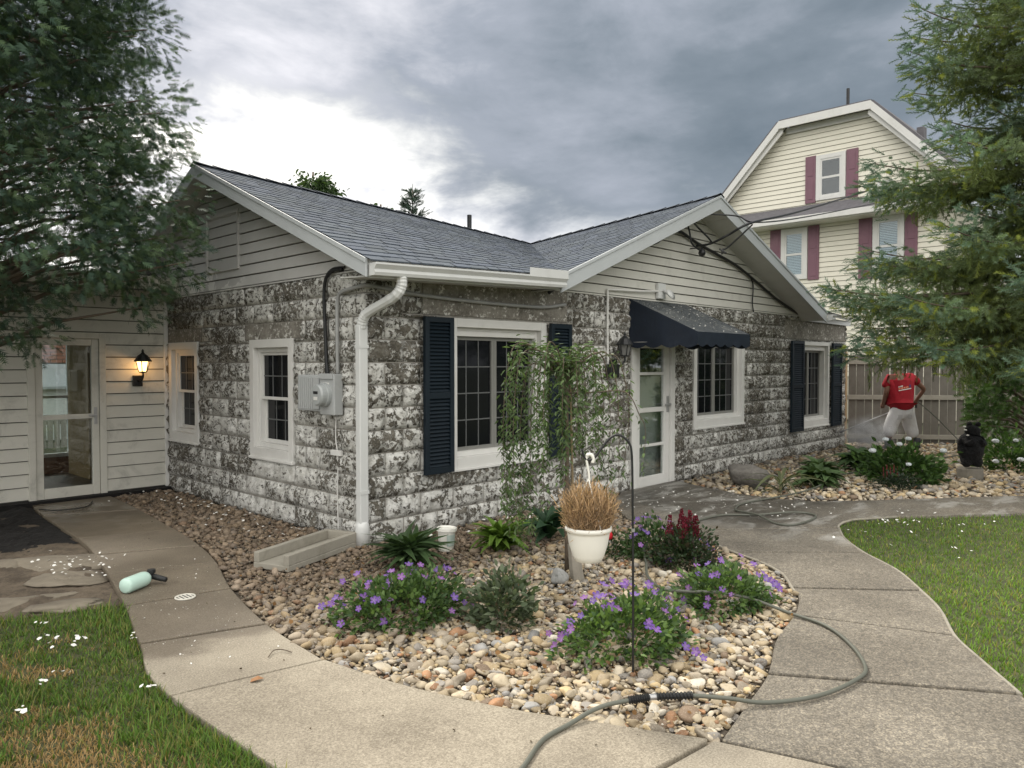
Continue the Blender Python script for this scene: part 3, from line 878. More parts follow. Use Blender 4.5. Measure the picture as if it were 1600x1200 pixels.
bladeV = np.array([(-0.5, 0, 0), (0.5, 0, 0), (0.34, 0.55, 0.06), (-0.34, 0.55, 0.06), (0, 1.0, 0.28)])
bladeF = np.array([(0, 1, 2), (0, 2, 3), (3, 2, 4)])
def grass(name, poly, n, hgt, wid, colfun, seed, label, lean=0.5, keep=None):
    r = np.random.default_rng(seed)
    P = np.array(poly); x0, y0 = P.min(0); x1, y1 = P.max(0)
    m = n * 6
    # denser towards the camera, where single blades show
    gx = r.uniform(x0, x1, m); gy = r.uniform(y0, y1, m)
    k = inside(gx, gy, poly)
    dd = np.hypot(gx - CAM[0], gy - CAM[1])
    an = np.abs(np.degrees(np.arctan2(gy - CAM[1], gx - CAM[0])) - 43.95)
    k &= r.uniform(0, 1, m) < np.clip((3.3 / np.maximum(dd, 1.2)) ** 1.3, 0, 1) * np.where(an < 42, 1.0, 0.25)
    gx, gy = gx[k][:n], gy[k][:n]; n = len(gx)
    pos = np.stack([gx, gy, np.full(n, -0.02)], 1)
    cols, hk = colfun(pos, r)
    if keep is not None:
        kk = keep(pos, r); pos, cols, hk = pos[kk], cols[kk], hk[kk]; n = len(pos)
    th = r.uniform(0, 2 * pi, n); ln = np.abs(r.normal(0, lean, n))
    dirs = np.stack([np.cos(th) * ln, np.sin(th) * ln, np.ones(n)], 1)
    up = np.stack([np.cos(th), np.sin(th), np.zeros(n)], 1)
    R = frames(dirs, up)
    h = hgt * hk * r.uniform(0.55, 1.25, n)
    S = np.stack([np.full(n, wid) * r.uniform(0.7, 1.3, n), h, h], 1)
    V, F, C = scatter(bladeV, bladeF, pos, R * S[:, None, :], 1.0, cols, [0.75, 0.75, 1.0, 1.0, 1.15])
    o = np_mesh(name, V, F, 'grass', None, C)
    tag(o, label, 'grass', kind='stuff'); return o

def W_right(y):
    q = np.array(W_OUT)[::-1]
    return np.interp(y, q[:, 1], q[:, 0])
def left_cols(p, r):
    n = len(p)
    b = snoise(p[:, :2] * 3.2, 21) + 0.45 * snoise(p[:, :2] * 9, 22)
    dead = np.clip((b + 0.10) / 0.40, 0, 1) * np.clip((-0.50 - p[:, 1]) / 0.30, 0, 1) * np.clip((W_right(p[:, 1]) - p[:, 0]) / 0.35 - 0.15, 0, 1)
    g = np.array([0.095, 0.170, 0.030]) * r.uniform(0.6, 1.5, n)[:, None]
    y_ = np.array([0.20, 0.20, 0.06]) * r.uniform(0.7, 1.3, n)[:, None]
    bz = np.array([0.40, 0.27, 0.125]) * r.uniform(0.6, 1.3, n)[:, None]
    mid = (r.uniform(0, 1, n) < 0.26)[:, None]
    c = np.where(mid, y_, g)
    isd = (r.uniform(0, 1, n) < dead * 0.92)[:, None]
    return np.where(isd, bz, c), np.where(isd[:, 0], 0.5, 0.8 + 0.45 * np.clip(snoise(p[:, :2] * 5.5, 23), -1, 1))
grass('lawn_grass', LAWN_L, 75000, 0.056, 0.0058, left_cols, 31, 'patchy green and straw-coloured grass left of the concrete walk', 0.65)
def right_cols(p, r):
    n = len(p)
    t_ = snoise(p[:, :2] * 2.0, 41)
    g = np.array([0.130, 0.225, 0.034]) * (1 + 0.22 * t_)[:, None] * r.uniform(0.65, 1.45, n)[:, None]
    y_ = np.array([0.30, 0.28, 0.075]) * r.uniform(0.7, 1.3, n)[:, None]
    return np.where((r.uniform(0, 1, n) < 0.14 + 0.08 * t_)[:, None], y_, g), np.ones(n)
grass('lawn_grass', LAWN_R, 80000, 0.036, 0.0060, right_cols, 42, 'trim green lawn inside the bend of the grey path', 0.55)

# coarse tufts standing out of both lawns
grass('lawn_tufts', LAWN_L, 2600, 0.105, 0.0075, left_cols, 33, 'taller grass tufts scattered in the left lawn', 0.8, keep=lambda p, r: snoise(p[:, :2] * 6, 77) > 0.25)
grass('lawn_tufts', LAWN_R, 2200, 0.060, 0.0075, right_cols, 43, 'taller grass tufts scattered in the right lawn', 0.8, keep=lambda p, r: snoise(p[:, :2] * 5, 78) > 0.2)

# ------------------------------------------------------------------ the block house
# wall frames: (u along the wall, d outwards, z up) -> world
TA = lambda u, d, z: (-d, u, z)              # side wall, faces -X
TB = lambda u, d, z: (u, -d, z)              # front wall, faces -Y
TW = lambda u, d, z: (u, 4.24 - d, z)        # wing wall, faces -Y
TN = lambda u, d, z: (18.0 - d, u, z)        # neighbour's gable, faces -X
def mA(): return MB(TA)
def mB(): return MB(TB, True)
def mW(): return MB(TW, True)
def mN(): return MB(TN)

house = thing('block_house', (0, 0, 0), 'one-storey house of rock-faced blocks with peeling white paint and grey shingle roof', 'house')
ROW = 0.2; Z0 = -0.02; TOP = 12 * ROW + Z0
OPEN_A = [(1.20, 2.06, 0.61, 1.81), (3.34, 4.16, 0.64, 1.82)]
OPEN_B = [(0.955, 2.325, 0.56, 2.0), (3.93, 4.92, -0.3, 1.98), (5.41, 6.87, 0.68, 2.0), (8.93, 10.17, 0.47, 1.95)]
LINT_A = [(1.05, 2.2, 1.81, 1.98), (3.25, 4.22, 1.82, 1.98)]
LINT_B = [(0.62, 2.70, 2.02, 2.38), (8.3, 10.95, 1.98, 2.30)]

def spans(z0, z1, L, opens):
    """free stretches of a course between the openings"""
    s = [(0.0, L)]
    for a, b, c, e in opens:
        if c < z1 - 0.03 and e > z0 + 0.03:
            n = []
            for p, q in s:
                if b <= p or a >= q: n.append((p, q)); continue
                if a - p > 0.02: n.append((p, a))
                if q - b > 0.02: n.append((b, q))
            s = n
    return s

def block_mesh(u0, u1, z0, z1, T, flip, seed):
    """a block whose face bulges unevenly between drafted margins"""
    r = np.random.default_rng(seed)
    nu = max(2, int(round((u1 - u0) / 0.05))); nz = 4
    mb = MB(T, flip); W = u1 - u0; H = z1 - z0
    idx = {}
    for i in range(nu + 1):
        for j in range(nz + 1):
            u = u0 + W * i / nu; z = z0 + H * j / nz
            e = i in (0, nu) or j in (0, nz)
            dd = r.uniform(-.003, .004) if e else 0.020 + r.uniform(-0.020, 0.026)
            if not e:
                u += r.uniform(-.3, .3) * W / nu; z += r.uniform(-.3, .3) * H / nz
            idx[i, j] = mb.pt(u, dd, z)
    for i in range(nu):
        for j in range(nz):
            q = [idx[i, j], idx[i + 1, j], idx[i + 1, j + 1], idx[i, j + 1]]
            mb.f.append(q[::-1])
    ring = [(i, 0) for i in range(nu)] + [(nu, j) for j in range(nz)] + [(i, nz) for i in range(nu, 0, -1)] + [(0, j) for j in range(nz, 0, -1)]
    back = []
    for k in ring:
        p = mb.v[idx[k]]; back.append(mb.pt(p[0], -0.08, p[2]))
    n = len(ring)
    for k in range(n):
        mb.f.append([idx[ring[k]], idx[ring[(k + 1) % n]], back[(k + 1) % n], back[k]])
    return mb

wallA = MB(TA); wallB = MB(TB, True)
blocks = []          # (distance, wall, mesh builder)
for wname, T, flip, L, opens, lints, wmb in (('A', TA, False, 4.24, OPEN_A, LINT_A, wallA), ('B', TB, True, 11.0, OPEN_B, LINT_B, wallB)):
    for row in range(12):
        z0 = Z0 + row * ROW; z1 = z0 + ROW
        # core of the wall (mortar shows in the joints)
        zs = sorted({z0, z1, *[v for o_ in opens for v in o_[2:] if z0 < v < z1]})
        for za, zb in zip(zs[:-1], zs[1:]):
            s = [(0.0, L)]
            for a, b, c, e in opens:
                if c < zb - 1e-6 and e > za + 1e-6:
                    n = []
                    for p, q in s:
                        if b <= p or a >= q: n.append((p, q)); continue
                        if a > p: n.append((p, a))
                        if q > b: n.append((b, q))
                    s = n
            for p, q in s: wmb.box(p if p > 0 else 0.012, -0.15, za, q, -0.006, zb)
        off = 0.2 if row % 2 else 0.4
        cuts = [0.0] + [off + 0.4 * k for k in range(60) if off + 0.4 * k < L - 0.06] + [L]
        # each block is trimmed where an opening or lintel bites into it
        for c0, c1_ in zip(cuts[:-1], cuts[1:]):
            pieces = [(c0, c1_, z0, z1)]
            for a, b, c, e in opens + lints:
                n = []
                for p, q, r_, s_ in pieces:
                    if b <= p + 1e-6 or a >= q - 1e-6 or e <= r_ + 1e-6 or c >= s_ - 1e-6: n.append((p, q, r_, s_)); continue
                    if c - r_ > 0.03: n.append((p, q, r_, c)); r_ = c
                    if s_ - e > 0.03: n.append((p, q, e, s_)); s_ = e
                    if a - p > 0.03: n.append((p, a, r_, s_))
                    if q - b > 0.03: n.append((b, q, r_, s_))
                pieces = n
            for p, q, r_, s_ in pieces:
                g = 0.006
                w_ = T((p + q) / 2, 0, (r_ + s_) / 2)
                blocks.append((math.dist(w_, CAM), wname, block_mesh(p + (g if p > 0 else 0.0), q - g, r_ + g, s_ - g, T, flip, len(blocks))))
wallA = wallA.build('side_wall', 'mortar', house)
wallB = wallB.build('front_wall', 'mortar', house)
blocks.sort(key=lambda b: b[0])
farb = {'A': MB(TA), 'B': MB(TB, True)}
for k, (dist, wn, mb) in enumerate(blocks):
    if k < 300:
        o = mb.build('block', 'peel', wallA if wn == 'A' else wallB, smooth=True)
        set_cols(o.data, np.repeat(np.clip(np.array([v[1] for v in mb.v]) / 0.036, 0, 1)[:, None], 3, 1))
    else:
        f_ = farb[wn]; o0 = len(f_.v); f_.v += mb.v; f_.f += [[i + o0 for i in q] for q in mb.f]
for wn, mb in farb.items():
    if mb.v:
        o = mb.build('blocks', 'peel', wallA if wn == 'A' else wallB, smooth=True); o['kind'] = 'stuff'
        set_cols(o.data, np.repeat(np.clip(np.array([v[1] for v in mb.v]) / 0.036, 0, 1)[:, None], 3, 1))
for a, b, c, e in LINT_A:
    mA().box(a + .006, -0.08, c + .005, b - .006, 0.006, e - .005).build('lintel', 'parge', wallA, bevel=0.006)
for a, b, c, e in LINT_B:
    mB().box(a + .006, -0.08, c + .005, b - .006, 0.008, e - .005).build('lintel', 'parge', wallB, bevel=0.006)
# the far end wall and back wall, plain
MB().box(10.86, 0.16, -0.02, 11.0, 5.3, 2.38).build('end_wall', 'parge', house)
MB().box(0.16, 5.25, -0.02, 10.85, 5.4, 2.38).build('back_wall', 'parge', house)
MB().box(0.16, 0.16, -0.05, 10.85, 5.24, 0.0).build('floor', 'inner_floor', house)

# ------------------------------------------------------------------ windows, door, shutters
def frame_rect(mb, u0, u1, z0, z1, w, d0, d1, wb=None):
    wb = wb or w
    mb.box(u0, d0, z0, u0 + w, d1, z1); mb.box(u1 - w, d0, z0, u1, d1, z1)
    mb.box(u0 + w, d0, z0, u1 - w, d1, z0 + wb); mb.box(u0 + w, d0, z1 - w, u1 - w, d1, z1)

def bars(mb, u0, u1, z0, z1, nu, nz, w, d0, d1):
    for i in range(1, nu):
        u = u0 + (u1 - u0) * i / nu; mb.box(u - w / 2, d0, z0, u + w / 2, d1, z1)
    for j in range(1, nz):
        z = z0 + (z1 - z0) * j / nz; mb.box(u0, d0 - 0.001, z - w / 2, u1, d1 + 0.001, z + w / 2)

def hung_window(new, parent, u0, u1, z0, z1, label=None):
    """white casing flush with the wall, jamb set back, two sashes one above the other"""
    win = new(); frame_rect(win, u0 - .005, u1 + .005, z0 - .005, z1 + .005, 0.085, -0.05, 0.022, 0.10)
    win = win.build('window', 'white', parent, bevel=0.004)
    a, b, c, e = u0 + 0.08, u1 - 0.08, z0 + 0.095, z1 - 0.08
    j = new(); frame_rect(j, a, b, c, e, 0.045, -0.14, -0.03); j.build('jamb', 'white', win, bevel=0.003)
    a += .044; b -= .044; c += .044; e -= .044; m_ = (c + e) / 2
    s = new(); frame_rect(s, a, b, m_ - .02, e, 0.032, -0.085, -0.05); s.build('sash', 'white', win, bevel=0.003)
    s = new(); frame_rect(s, a, b, c, m_ + .018, 0.038, -0.118, -0.087); s.build('sash', 'white', win, bevel=0.003)
    new().box(a + .03, -0.072, m_ + .01, b - .03, -0.066, e - .03).build('pane', 'dark_glass', win)
    new().box(a + .035, -0.106, c + .035, b - .035, -0.10, m_ - .018).build('pane', 'dark_glass', win)
    g = new(); bars(g, a + .032, b - .032, m_ + .012, e - .032, 3, 2, 0.012, -0.065, -0.060); g.build('muntin', 'muntin', win)
    g = new(); bars(g, a + .038, b - .038, c + .038, m_ - .02, 3, 2, 0.012, -0.0995, -0.095); g.build('muntin', 'muntin', win)
    s = new(); s.box(u0 - 0.012, -0.03, z0 - 0.03, u1 + 0.012, 0.040, z0 - 0.004); s.build('sill', 'white', win, bevel=0.004)
    if label: win['label'] = label
    return win

def casement_window(new, parent, u0, u1, z0, z1, cols=3, rows=4, deep=0.13, cas=0.085, label=None):
    win = new(); frame_rect(win, u0 - .005, u1 + .005, z0 - .005, z1 + .005, cas, -0.06, 0.022, 0.105)
    win = win.build('window', 'white', parent, bevel=0.004)
    a, b, c, e = u0 + cas - .005, u1 - cas + .005, z0 + 0.10, z1 - cas + .005
    j = new(); frame_rect(j, a, b, c, e, 0.030, -deep, -0.04, 0.05); j.build('jamb', 'white', win, bevel=0.003)
    a += .029; b -= .029; c += .049; e -= .029
    hd = new(); hd.box(a, -deep + .005, e - 0.055, b, -0.045, e - 0.001); hd.build('head_trim', 'white', win, bevel=0.004); e -= 0.055
    um = (a + b) / 2
    for p, q in ((a, um), (um, b)):
        s = new(); frame_rect(s, p + .001, q - .001, c, e, 0.036, -deep + .004, -deep + 0.04); s.build('sash', 'screen', win, bevel=0.003)
        new().box(p + .034, -deep + .010, c + .034, q - .034, -deep + .016, e - .034).build('pane', 'dark_glass', win)
        g = new(); bars(g, p + .036, q - .036, c + .036, e - .036, cols, rows, 0.012, -deep + .0165, -deep + .021); g.build('muntin', 'muntin', win)
    s = new(); s.box(u0 - 0.012, -0.03, z0 - 0.03, u1 + 0.012, 0.040, z0 - 0.004); s.build('sill', 'white', win, bevel=0.004)
    if label: win['label'] = label
    return win

def louvre_shutter(new, parent, u0, u1, z0, z1, label):
    m_ = (z0 + z1) / 2; wall = new
    def new():                       # hung clear of the rough block faces
        q = wall(); T0 = q.T; q.T = lambda u, d, z: T0(u, d + 0.036, z); return q
    f_ = new(); frame_rect(f_, u0, u1, z0, z1, 0.05, 0.012, 0.052, 0.06); f_.box(u0 + .05, 0.012, m_ - .03, u1 - .05, 0.051, m_ + .03)
    f_.box(u0 + .045, 0.012, z0 + .055, u1 - .045, 0.018, z1 - .045)
    sh = f_.build('shutter', 'navy', parent, bevel=0.004)
    sh['label'] = label
    for lo, hi in ((z0 + .06, m_ - .03), (m_ + .03, z1 - .05)):
        n = int((hi - lo) / 0.034)
        me = None
        for k in range(n):
            z = lo + (k + .5) * (hi - lo) / n
            s = new(); s.hexa([(u0 + .048, 0.040, z - .016), (u1 - .048, 0.040, z - .016), (u1 - .048, 0.020, z + .008), (u0 + .048, 0.020, z + .008),
                               (u0 + .048, 0.045, z - .012), (u1 - .048, 0.045, z - .012), (u1 - .048, 0.025, z + .013), (u0 + .048, 0.025, z + .013)])
            s.build('slat', 'navy', sh)
    return sh

for o_ in OPEN_A: hung_window(mA, house, *o_)
casement_window(mB, house, *OPEN_B[0])
casement_window(mB, house, *OPEN_B[2])
casement_window(mB, house, *OPEN_B[3], cols=3, rows=4, deep=0.16, cas=0.07)
louvre_shutter(mB, house, 0.590, 0.940, 0.545, 2.00, 'dark navy louvred shutter by the corner downspout')
louvre_shutter(mB, house, 2.340, 2.685, 0.545, 2.00, 'dark navy louvred shutter behind the weeping tree')
louvre_shutter(mB, house, 8.44, 8.915, 0.42, 1.95, 'dark navy louvred shutter left of the far window')
louvre_shutter(mB, house, 10.185, 10.62, 0.42, 1.94, 'dark navy louvred shutter at the far end of the front')

# front storm door: four lights one above the other
dr = mB(); frame_rect(dr, 3.935, 4.915, -0.05, 1.975, 0.09, -0.10, 0.025, 0.03)
dr = dr.build('door', 'white', house, bevel=0.004); dr['label'] = 'white storm door with four glass lights under the awning'
lf = mB(); frame_rect(lf, 4.03, 4.82, -0.015, 1.88, 0.115, -0.06, -0.01, 0.14)
for z in (0.52, 1.44): lf.box(4.145, -0.055, z - .018, 4.705, -0.012, z + .018)
lf.box(4.145, -0.057, 0.975 - .03, 4.705, -0.009, 0.975 + .03)
lf = lf.build('leaf', 'white', dr, bevel=0.005)
for za, zb in ((0.127, 0.50), (0.54, 0.943), (1.007, 1.42), (1.46, 1.763)):
    mB().box(4.147, -0.038, za, 4.703, -0.034, zb).build('pane', 'clear', dr)
mB().box(4.03, -0.19, -0.01, 4.82, -0.15, 1.40).build('inner_door', 'inner_door', dr)
mB().box(4.03, -0.19, 1.402, 4.82, -0.15, 1.88).build('inner_transom', 'dark_glass', dr)
h = mB(); h.box(4.755, -0.01, 0.93, 4.80, 0.005, 1.14); h.box(4.765, 0.003, 1.02, 4.79, 0.045, 1.045); h.box(4.66, 0.032, 1.02, 4.79, 0.05, 1.045)
h.build('handle', 'metal', dr, bevel=0.004)
MB(TB, True).box(3.90, -0.1, -0.075, 4.95, 0.06, -0.02).build('threshold', 'splash', dr, bevel=0.004)

# ------------------------------------------------------------------ roof
eL = Vector((-0.28, -0.42, 2.405)); eR = Vector((2.10, -0.42, 2.475)); RL = Vector((-0.28, 2.72, 3.72))
Mx = Vector((5.2, 2.85, 3.49)); AP = Vector((5.36, -0.40, 3.80)); cR = Vector((8.98, -0.40, 2.44))
e2 = Vector((11.08, -0.07, 2.42)); R2 = Vector((11.08, 2.8, 3.40)); bL = Vector((-0.28, 5.85, 2.38)); bR = Vector((11.08, 5.85, 2.38))
bM = Vector((5.2, 5.85, 2.38))
TH = Vector((0, 0, -0.045))
deck = MB()
def ruled(a0, b0, a1, b1, n):
    return [(a0.lerp(a1, k / n), b0.lerp(b1, k / n), b0.lerp(b1, (k + 1) / n), a0.lerp(a1, (k + 1) / n)) for k in range(n)]
DN = Vector((0, 0, -0.006))
for tri in ruled(eL, eR, RL, Mx, 26) + [(eR, AP, Mx), (AP, cR, Mx)] + ruled(cR, e2, Mx, R2, 24) + ruled(bM, bL, Mx, RL, 10) + ruled(bR, bM, R2, Mx, 10):
    tri = [p + DN for p in tri]
    n = len(tri); i = len(deck.v)
    deck.v += [tuple(p) for p in tri] + [tuple(p + TH) for p in tri]
    deck.f.append([i + k for k in range(n)]); deck.f.append([i + n + k for k in range(n)][::-1])
    for k in range(n): deck.f.append([i + k, i + n + k, i + n + (k + 1) % n, i + (k + 1) % n])
roof = deck.build('roof', 'soffit', house)

def shingle_rows(a0, b0, a1, b1, n, seed, edge=0.03):
    """courses from the lower edge a0-b0 to the upper edge a1-b1, each a strip of staggered tabs"""
    r = np.random.default_rng(seed)
    nrm = (b0 - a0).cross(a1 - a0)
    if nrm.length < 1e-6: nrm = (b0 - a0).cross(b1 - a0)
    nrm.normalize()
    if nrm.z < 0: nrm = -nrm
    for k in range(n):
        t0 = k / n - (0.25 / n if k else 0.012); t1 = (k + 1) / n + 0.10 / n
        t1 = min(t1, 1.0)
        A0, B0, A1, B1 = a0.lerp(a1, t0), b0.lerp(b1, t0), a0.lerp(a1, t1), b0.lerp(b1, t1)
        L = (B0 - A0).length
        if L < 0.03: continue
        m = max(1, int(L / 0.17))
        us = sorted({0.0, 1.0, *[min(0.999, max(0.001, (j + r.uniform(-.22, .22) + 0.5 * (k % 2)) / m)) for j in range(1, m)]})
        mb = MB(); cols = []
        for u0, u1 in zip(us[:-1], us[1:]):
            g = 0.004 / L
            lift = 0.010 + r.uniform(0, 0.005); t_ = r.uniform(0.84, 1.14)
            p0, p1, q0, q1 = A0.lerp(B0, u0 + g), A0.lerp(B0, u1 - g), A1.lerp(B1, u0 + g), A1.lerp(B1, u1 - g)
            i = len(mb.v)
            sl = (p0 - q0).normalized() * r.uniform(-0.006, 0.008)
            mb.v += [tuple(p0 + nrm * lift + sl), tuple(p1 + nrm * lift + sl), tuple(q1 + nrm * 0.004), tuple(q0 + nrm * 0.004), tuple(p0 + nrm * 0.001 + sl), tuple(p1 + nrm * 0.001 + sl)]
            mb.f += [[i, i + 1, i + 2, i + 3], [i + 4, i + 5, i + 1, i]]
            c = np.array([0.080, 0.096, 0.120]) * t_ * np.array([1, 1, r.uniform(.94, 1.05)])
            cols += [c] * 6
        o = mb.build('shingle_course', 'shingle', roof)
        set_cols(o.data, np.array(cols))
shingle_rows(eL + Vector((-0.02, -0.03, -0.01)), eR + Vector((0, -0.03, -0.01)), RL + Vector((-0.02, 0, 0)), Mx, 26, 1)
shingle_rows(eR, eR + Vector((0.001, 0.001, 0)), AP + Vector((0, -0.03, 0)), Mx, 26, 2)
shingle_rows(cR, cR + Vector((0.001, 0.001, 0)), AP + Vector((0, -0.03, 0)), Mx, 26, 3)
shingle_rows(cR, e2, Mx, R2, 24, 4)
shingle_rows(bM, bL, Mx, RL, 12, 5)
shingle_rows(bR, bM, R2, Mx, 12, 6)
cap = MB()
def ridge(a, b, n):
    for k in range(n):
        p, q = a.lerp(b, k / n), a.lerp(b, (k + 1.12) / n)
        d_ = (q - p).normalized(); s_ = d_.cross(Vector((0, 0, 1))).normalized() * 0.12
        i = len(cap.v)
        up = Vector((0, 0, 0.022)); dn = Vector((0, 0, -0.022))
        cap.v += [tuple(p + s_ + dn + up * .5), tuple(p + up * 1.5), tuple(p - s_ + dn + up * .5), tuple(q + s_ + dn), tuple(q + up), tuple(q - s_ + dn)]
        cap.f += [[i, i + 1, i + 4, i + 3], [i + 1, i + 2, i + 5, i + 4], [i, i + 3, i + 5, i + 2]]
ridge(RL + Vector((-.02, 0, 0)), Mx, 26); ridge(AP + Vector((0, -.03, 0)), Mx, 16); ridge(R2, Mx, 20)
o = cap.build('ridge_cap', 'shingle', roof); set_cols(o.data, np.tile([0.082, 0.096, 0.118], (len(o.data.vertices), 1)))
MB().tube([(3.95, 2.95, 3.5), (3.95, 2.95, 3.80)], 0.035, 10).build('vent_pipe', 'black_iron', roof, smooth=False)

# rake boards, soffits, fascia
def rake(p, q, h, th, out, name='rake_board', mat='rake'):
    """board along p-q hanging h below it, th thick along out"""
    p, q, out = Vector(p), Vector(q), Vector(out)
    dn = Vector((0, 0, -h))
    o1 = out * th
    mb = MB().hexa([p + dn, q + dn, q + dn + o1, p + dn + o1, p, q, q + o1, p + o1])
    return mb.build(name, mat, house, bevel=0.003)
z_ = Vector((0, 0, 0.004))
rake(eL + Vector((-.022, -.01, .0)), RL + Vector((-.022, 0, .0)), 0.150, 0.02, (1, 0, 0))
rake(eL + Vector((-.034, -.014, .002)), RL + Vector((-.034, 0, .002)), 0.040, 0.011, (1, 0, 0), 'drip_edge')
rake(RL + Vector((-.022, 0.001, .0)), bL + Vector((-.022, 0, .0)), 0.150, 0.02, (1, 0, 0))
rake(eR + Vector((-.02, -.022 - .0, .0)), AP + Vector((0, -.022, .0)), 0.185, 0.02, (0, 1, 0))
rake(AP + Vector((0.001, -.022, .0)), cR + Vector((.02, -.022, .0)), 0.185, 0.02, (0, 1, 0))
rake(eR + Vector((-.02, -.034, .002)), AP + Vector((0, -.034, .002)), 0.035, 0.011, (0, 1, 0), 'drip_edge')
rake(AP + Vector((0.001, -.034, .002)), cR + Vector((.02, -.034, .002)), 0.035, 0.011, (0, 1, 0), 'drip_edge')
# sloping soffits under the rakes
def soffit(p, q, back, n, name='soffit'):
    """strip of boards from the rake line p-q back to the wall"""
    p, q, back = Vector(p), Vector(q), Vector(back)
    for k in range(n):
        a, b = p.lerp(q, k / n), p.lerp(q, (k + .985) / n)
        dn = Vector((0, 0, -0.012))
        MB().hexa([a + dn, b + dn, b + back + dn, a + back + dn, a, b, b + back, a + back]).build(name, 'soffit', house)
dz = Vector((0, 0, -0.12))
soffit(eL + dz + Vector((0, .3, .128)), RL + dz, (0.30, 0, 0), 10)
soffit(eR + dz + Vector((0, .0, -.02)), AP + dz + Vector((0, 0, -.02)), (0, 0.42, 0), 12)
soffit(AP + dz + Vector((0.001, 0, -.02)), cR + dz + Vector((0, 0, -.02)), (0, 0.42, 0), 12)
# level soffit and fascia under the front eave, gutter
MB().hexa([(-.255, -.40, 2.262), (2.10, -.40, 2.332), (2.10, 0.0, 2.352), (-.255, 0.0, 2.282), (-.255, -.40, 2.272), (2.10, -.40, 2.342), (2.10, 0.0, 2.362), (-.255, 0.0, 2.292)]).build('soffit', 'soffit', house)
MB().hexa([(-.258, -.42, 2.255), (2.11, -.42, 2.325), (2.11, -.402, 2.325), (-.258, -.402, 2.255), (-.258, -.42, 2.362), (2.11, -.42, 2.432), (2.11, -.402, 2.432), (-.258, -.402, 2.362)]).build('fascia', 'gutter', house)
MB().hexa([(9.0, -.065, 2.30), (11.06, -.065, 2.28), (11.06, -.045, 2.28), (9.0, -.045, 2.30), (9.0, -.065, 2.40), (11.06, -.065, 2.37), (11.06, -.045, 2.37), (9.0, -.045, 2.40)]).build('fascia', 'gutter', house)
def gutter(x0, z0, x1, z1):
    prof = [(0, 0), (-.075, 0), (-.085, .025), (-.078, .05), (-.105, .085), (-.105, .10), (-.098, .10), (-.098, .088), (-.070, .052), (-.076, .026), (-.068, .008), (-.004, .008), (-.004, .10), (0, .10)]
    mb = MB(); n = len(prof); i = 0
    for x_, zz_ in ((x0, z0), (x1, z1)):
        mb.v += [(x_, -.424 + a, zz_ + b) for a, b in prof]
    for k in range(n): mb.f.append([k, (k + 1) % n, n + (k + 1) % n, n + k])
    for x_, zz_, o_ in ((x0, z0, 1), (x1, z1, -1)):
        mb.poly([(x_, -.424, zz_), (x_, -.499, zz_), (x_, -.509, zz_ + .025), (x_, -.502, zz_ + .05), (x_, -.529, zz_ + .085), (x_, -.529, zz_ + .10), (x_, -.424, zz_ + .10)])
    return mb.build('gutter', 'gutter', house)
gutter(-0.27, 2.268, 2.09, 2.338)
gutter(9.01, 2.29, 9.16, 2.29)
MB().hexa([(1.52, -.530, 2.405), (2.085, -.530, 2.42), (2.085, -.520, 2.42), (1.52, -.520, 2.405), (1.52, -.530, 2.49), (2.085, -.530, 2.505), (2.085, -.520, 2.505), (1.52, -.520, 2.49)]).build('splash_guard', 'gutter', house)
# downspout: outlet, ribbed elbows, pipe to the ground
ds = MB()
pts = spline([(0.03, -0.46, 2.28), (0.03, -0.455, 2.20), (0.0, -0.40, 2.12), (-0.045, -0.12, 2.01), (-0.055, -0.045, 1.955), (-0.055, -0.01, 1.87)], 6)
rr = [0.043 + (0.004 if (k % 2 and (k < 14 or k > 20)) else 0) for k in range(len(pts))]
ds.tube(pts, rr, 10).build('downspout_elbow', 'gutter', house, smooth=False)
MB().box(-0.098, -0.047, 0.20, -0.012, 0.022, 1.90).build('downspout', 'gutter', house, bevel=0.008)
MB().lathe([(0.062, -0.03), (0.062, 0.16), (0.052, 0.20), (0.04, 0.21)], (-0.056, -0.012, 0.0), 14).build('downspout_boot', 'gutter', house, smooth=True)
for z in (0.45, 1.70): MB().box(-0.1, -0.052, z, -0.008, 0.027, z + 0.03).build('strap', 'gutter', house)

# ------------------------------------------------------------------ gables
def zroofA(y): return RL.z - abs(y - RL.y) * (RL.z - eL.z) / (RL.y - eL.y)
def siding_row(new, u0, u1, u0t, u1t, z0, z1, parent, mat, th=0.014, name='siding_board', gap_=0.011):
    """one lap board: lower edge proud, ends may slant"""
    mb = new(); g = gap_; k = g / (z1 - z0)
    ua, ub = u0 + (u0t - u0) * k, u1 + (u1t - u1) * k
    mb.hexa([(ua, -0.012, z0 + g), (ub, -0.012, z0 + g), (ub, th, z0 + g), (ua, th, z0 + g), (u0t, -0.012, z1), (u1t, -0.012, z1), (u1t, 0.001, z1), (u0t, 0.001, z1)])
    return mb.build(name, mat, parent)
gA = mA(); gA.poly([(-0.02, -0.03, TOP), (5.4, -0.03, TOP), (5.3, -0.03, 2.52), (RL.y, -0.03, 3.62), (0.05, -0.03, 2.52)])
gA = gA.build('gable_wall', 'lap_shadow', house)
z = TOP + 0.002; vent = (2.29, 3.08, 2.60, 3.21)
while z < 3.60:
    z1 = min(z + 0.112, 3.62)
    def ends(zz):
        k = (zz - 2.405 + 0.09) / ((RL.z - eL.z) / (RL.y - eL.y))
        lo = -0.42 + k
        return max(0.0, lo), 2 * RL.y - max(0.0, lo)
    a, b = ends(z); at, bt = ends(z1)
    if bt - at > 0.05:
        if z < vent[3] - 0.105 and z1 > vent[2] + 0.02 and z > vent[2] - 0.06:
            siding_row(mA, a, vent[0], at, vent[0], z, z1, gA, 'gable')
            siding_row(mA, vent[1], b, vent[1], bt, z, z1, gA, 'gable')
        else:
            siding_row(mA, a, b, at, bt, z, z1, gA, 'gable')
    z = z1
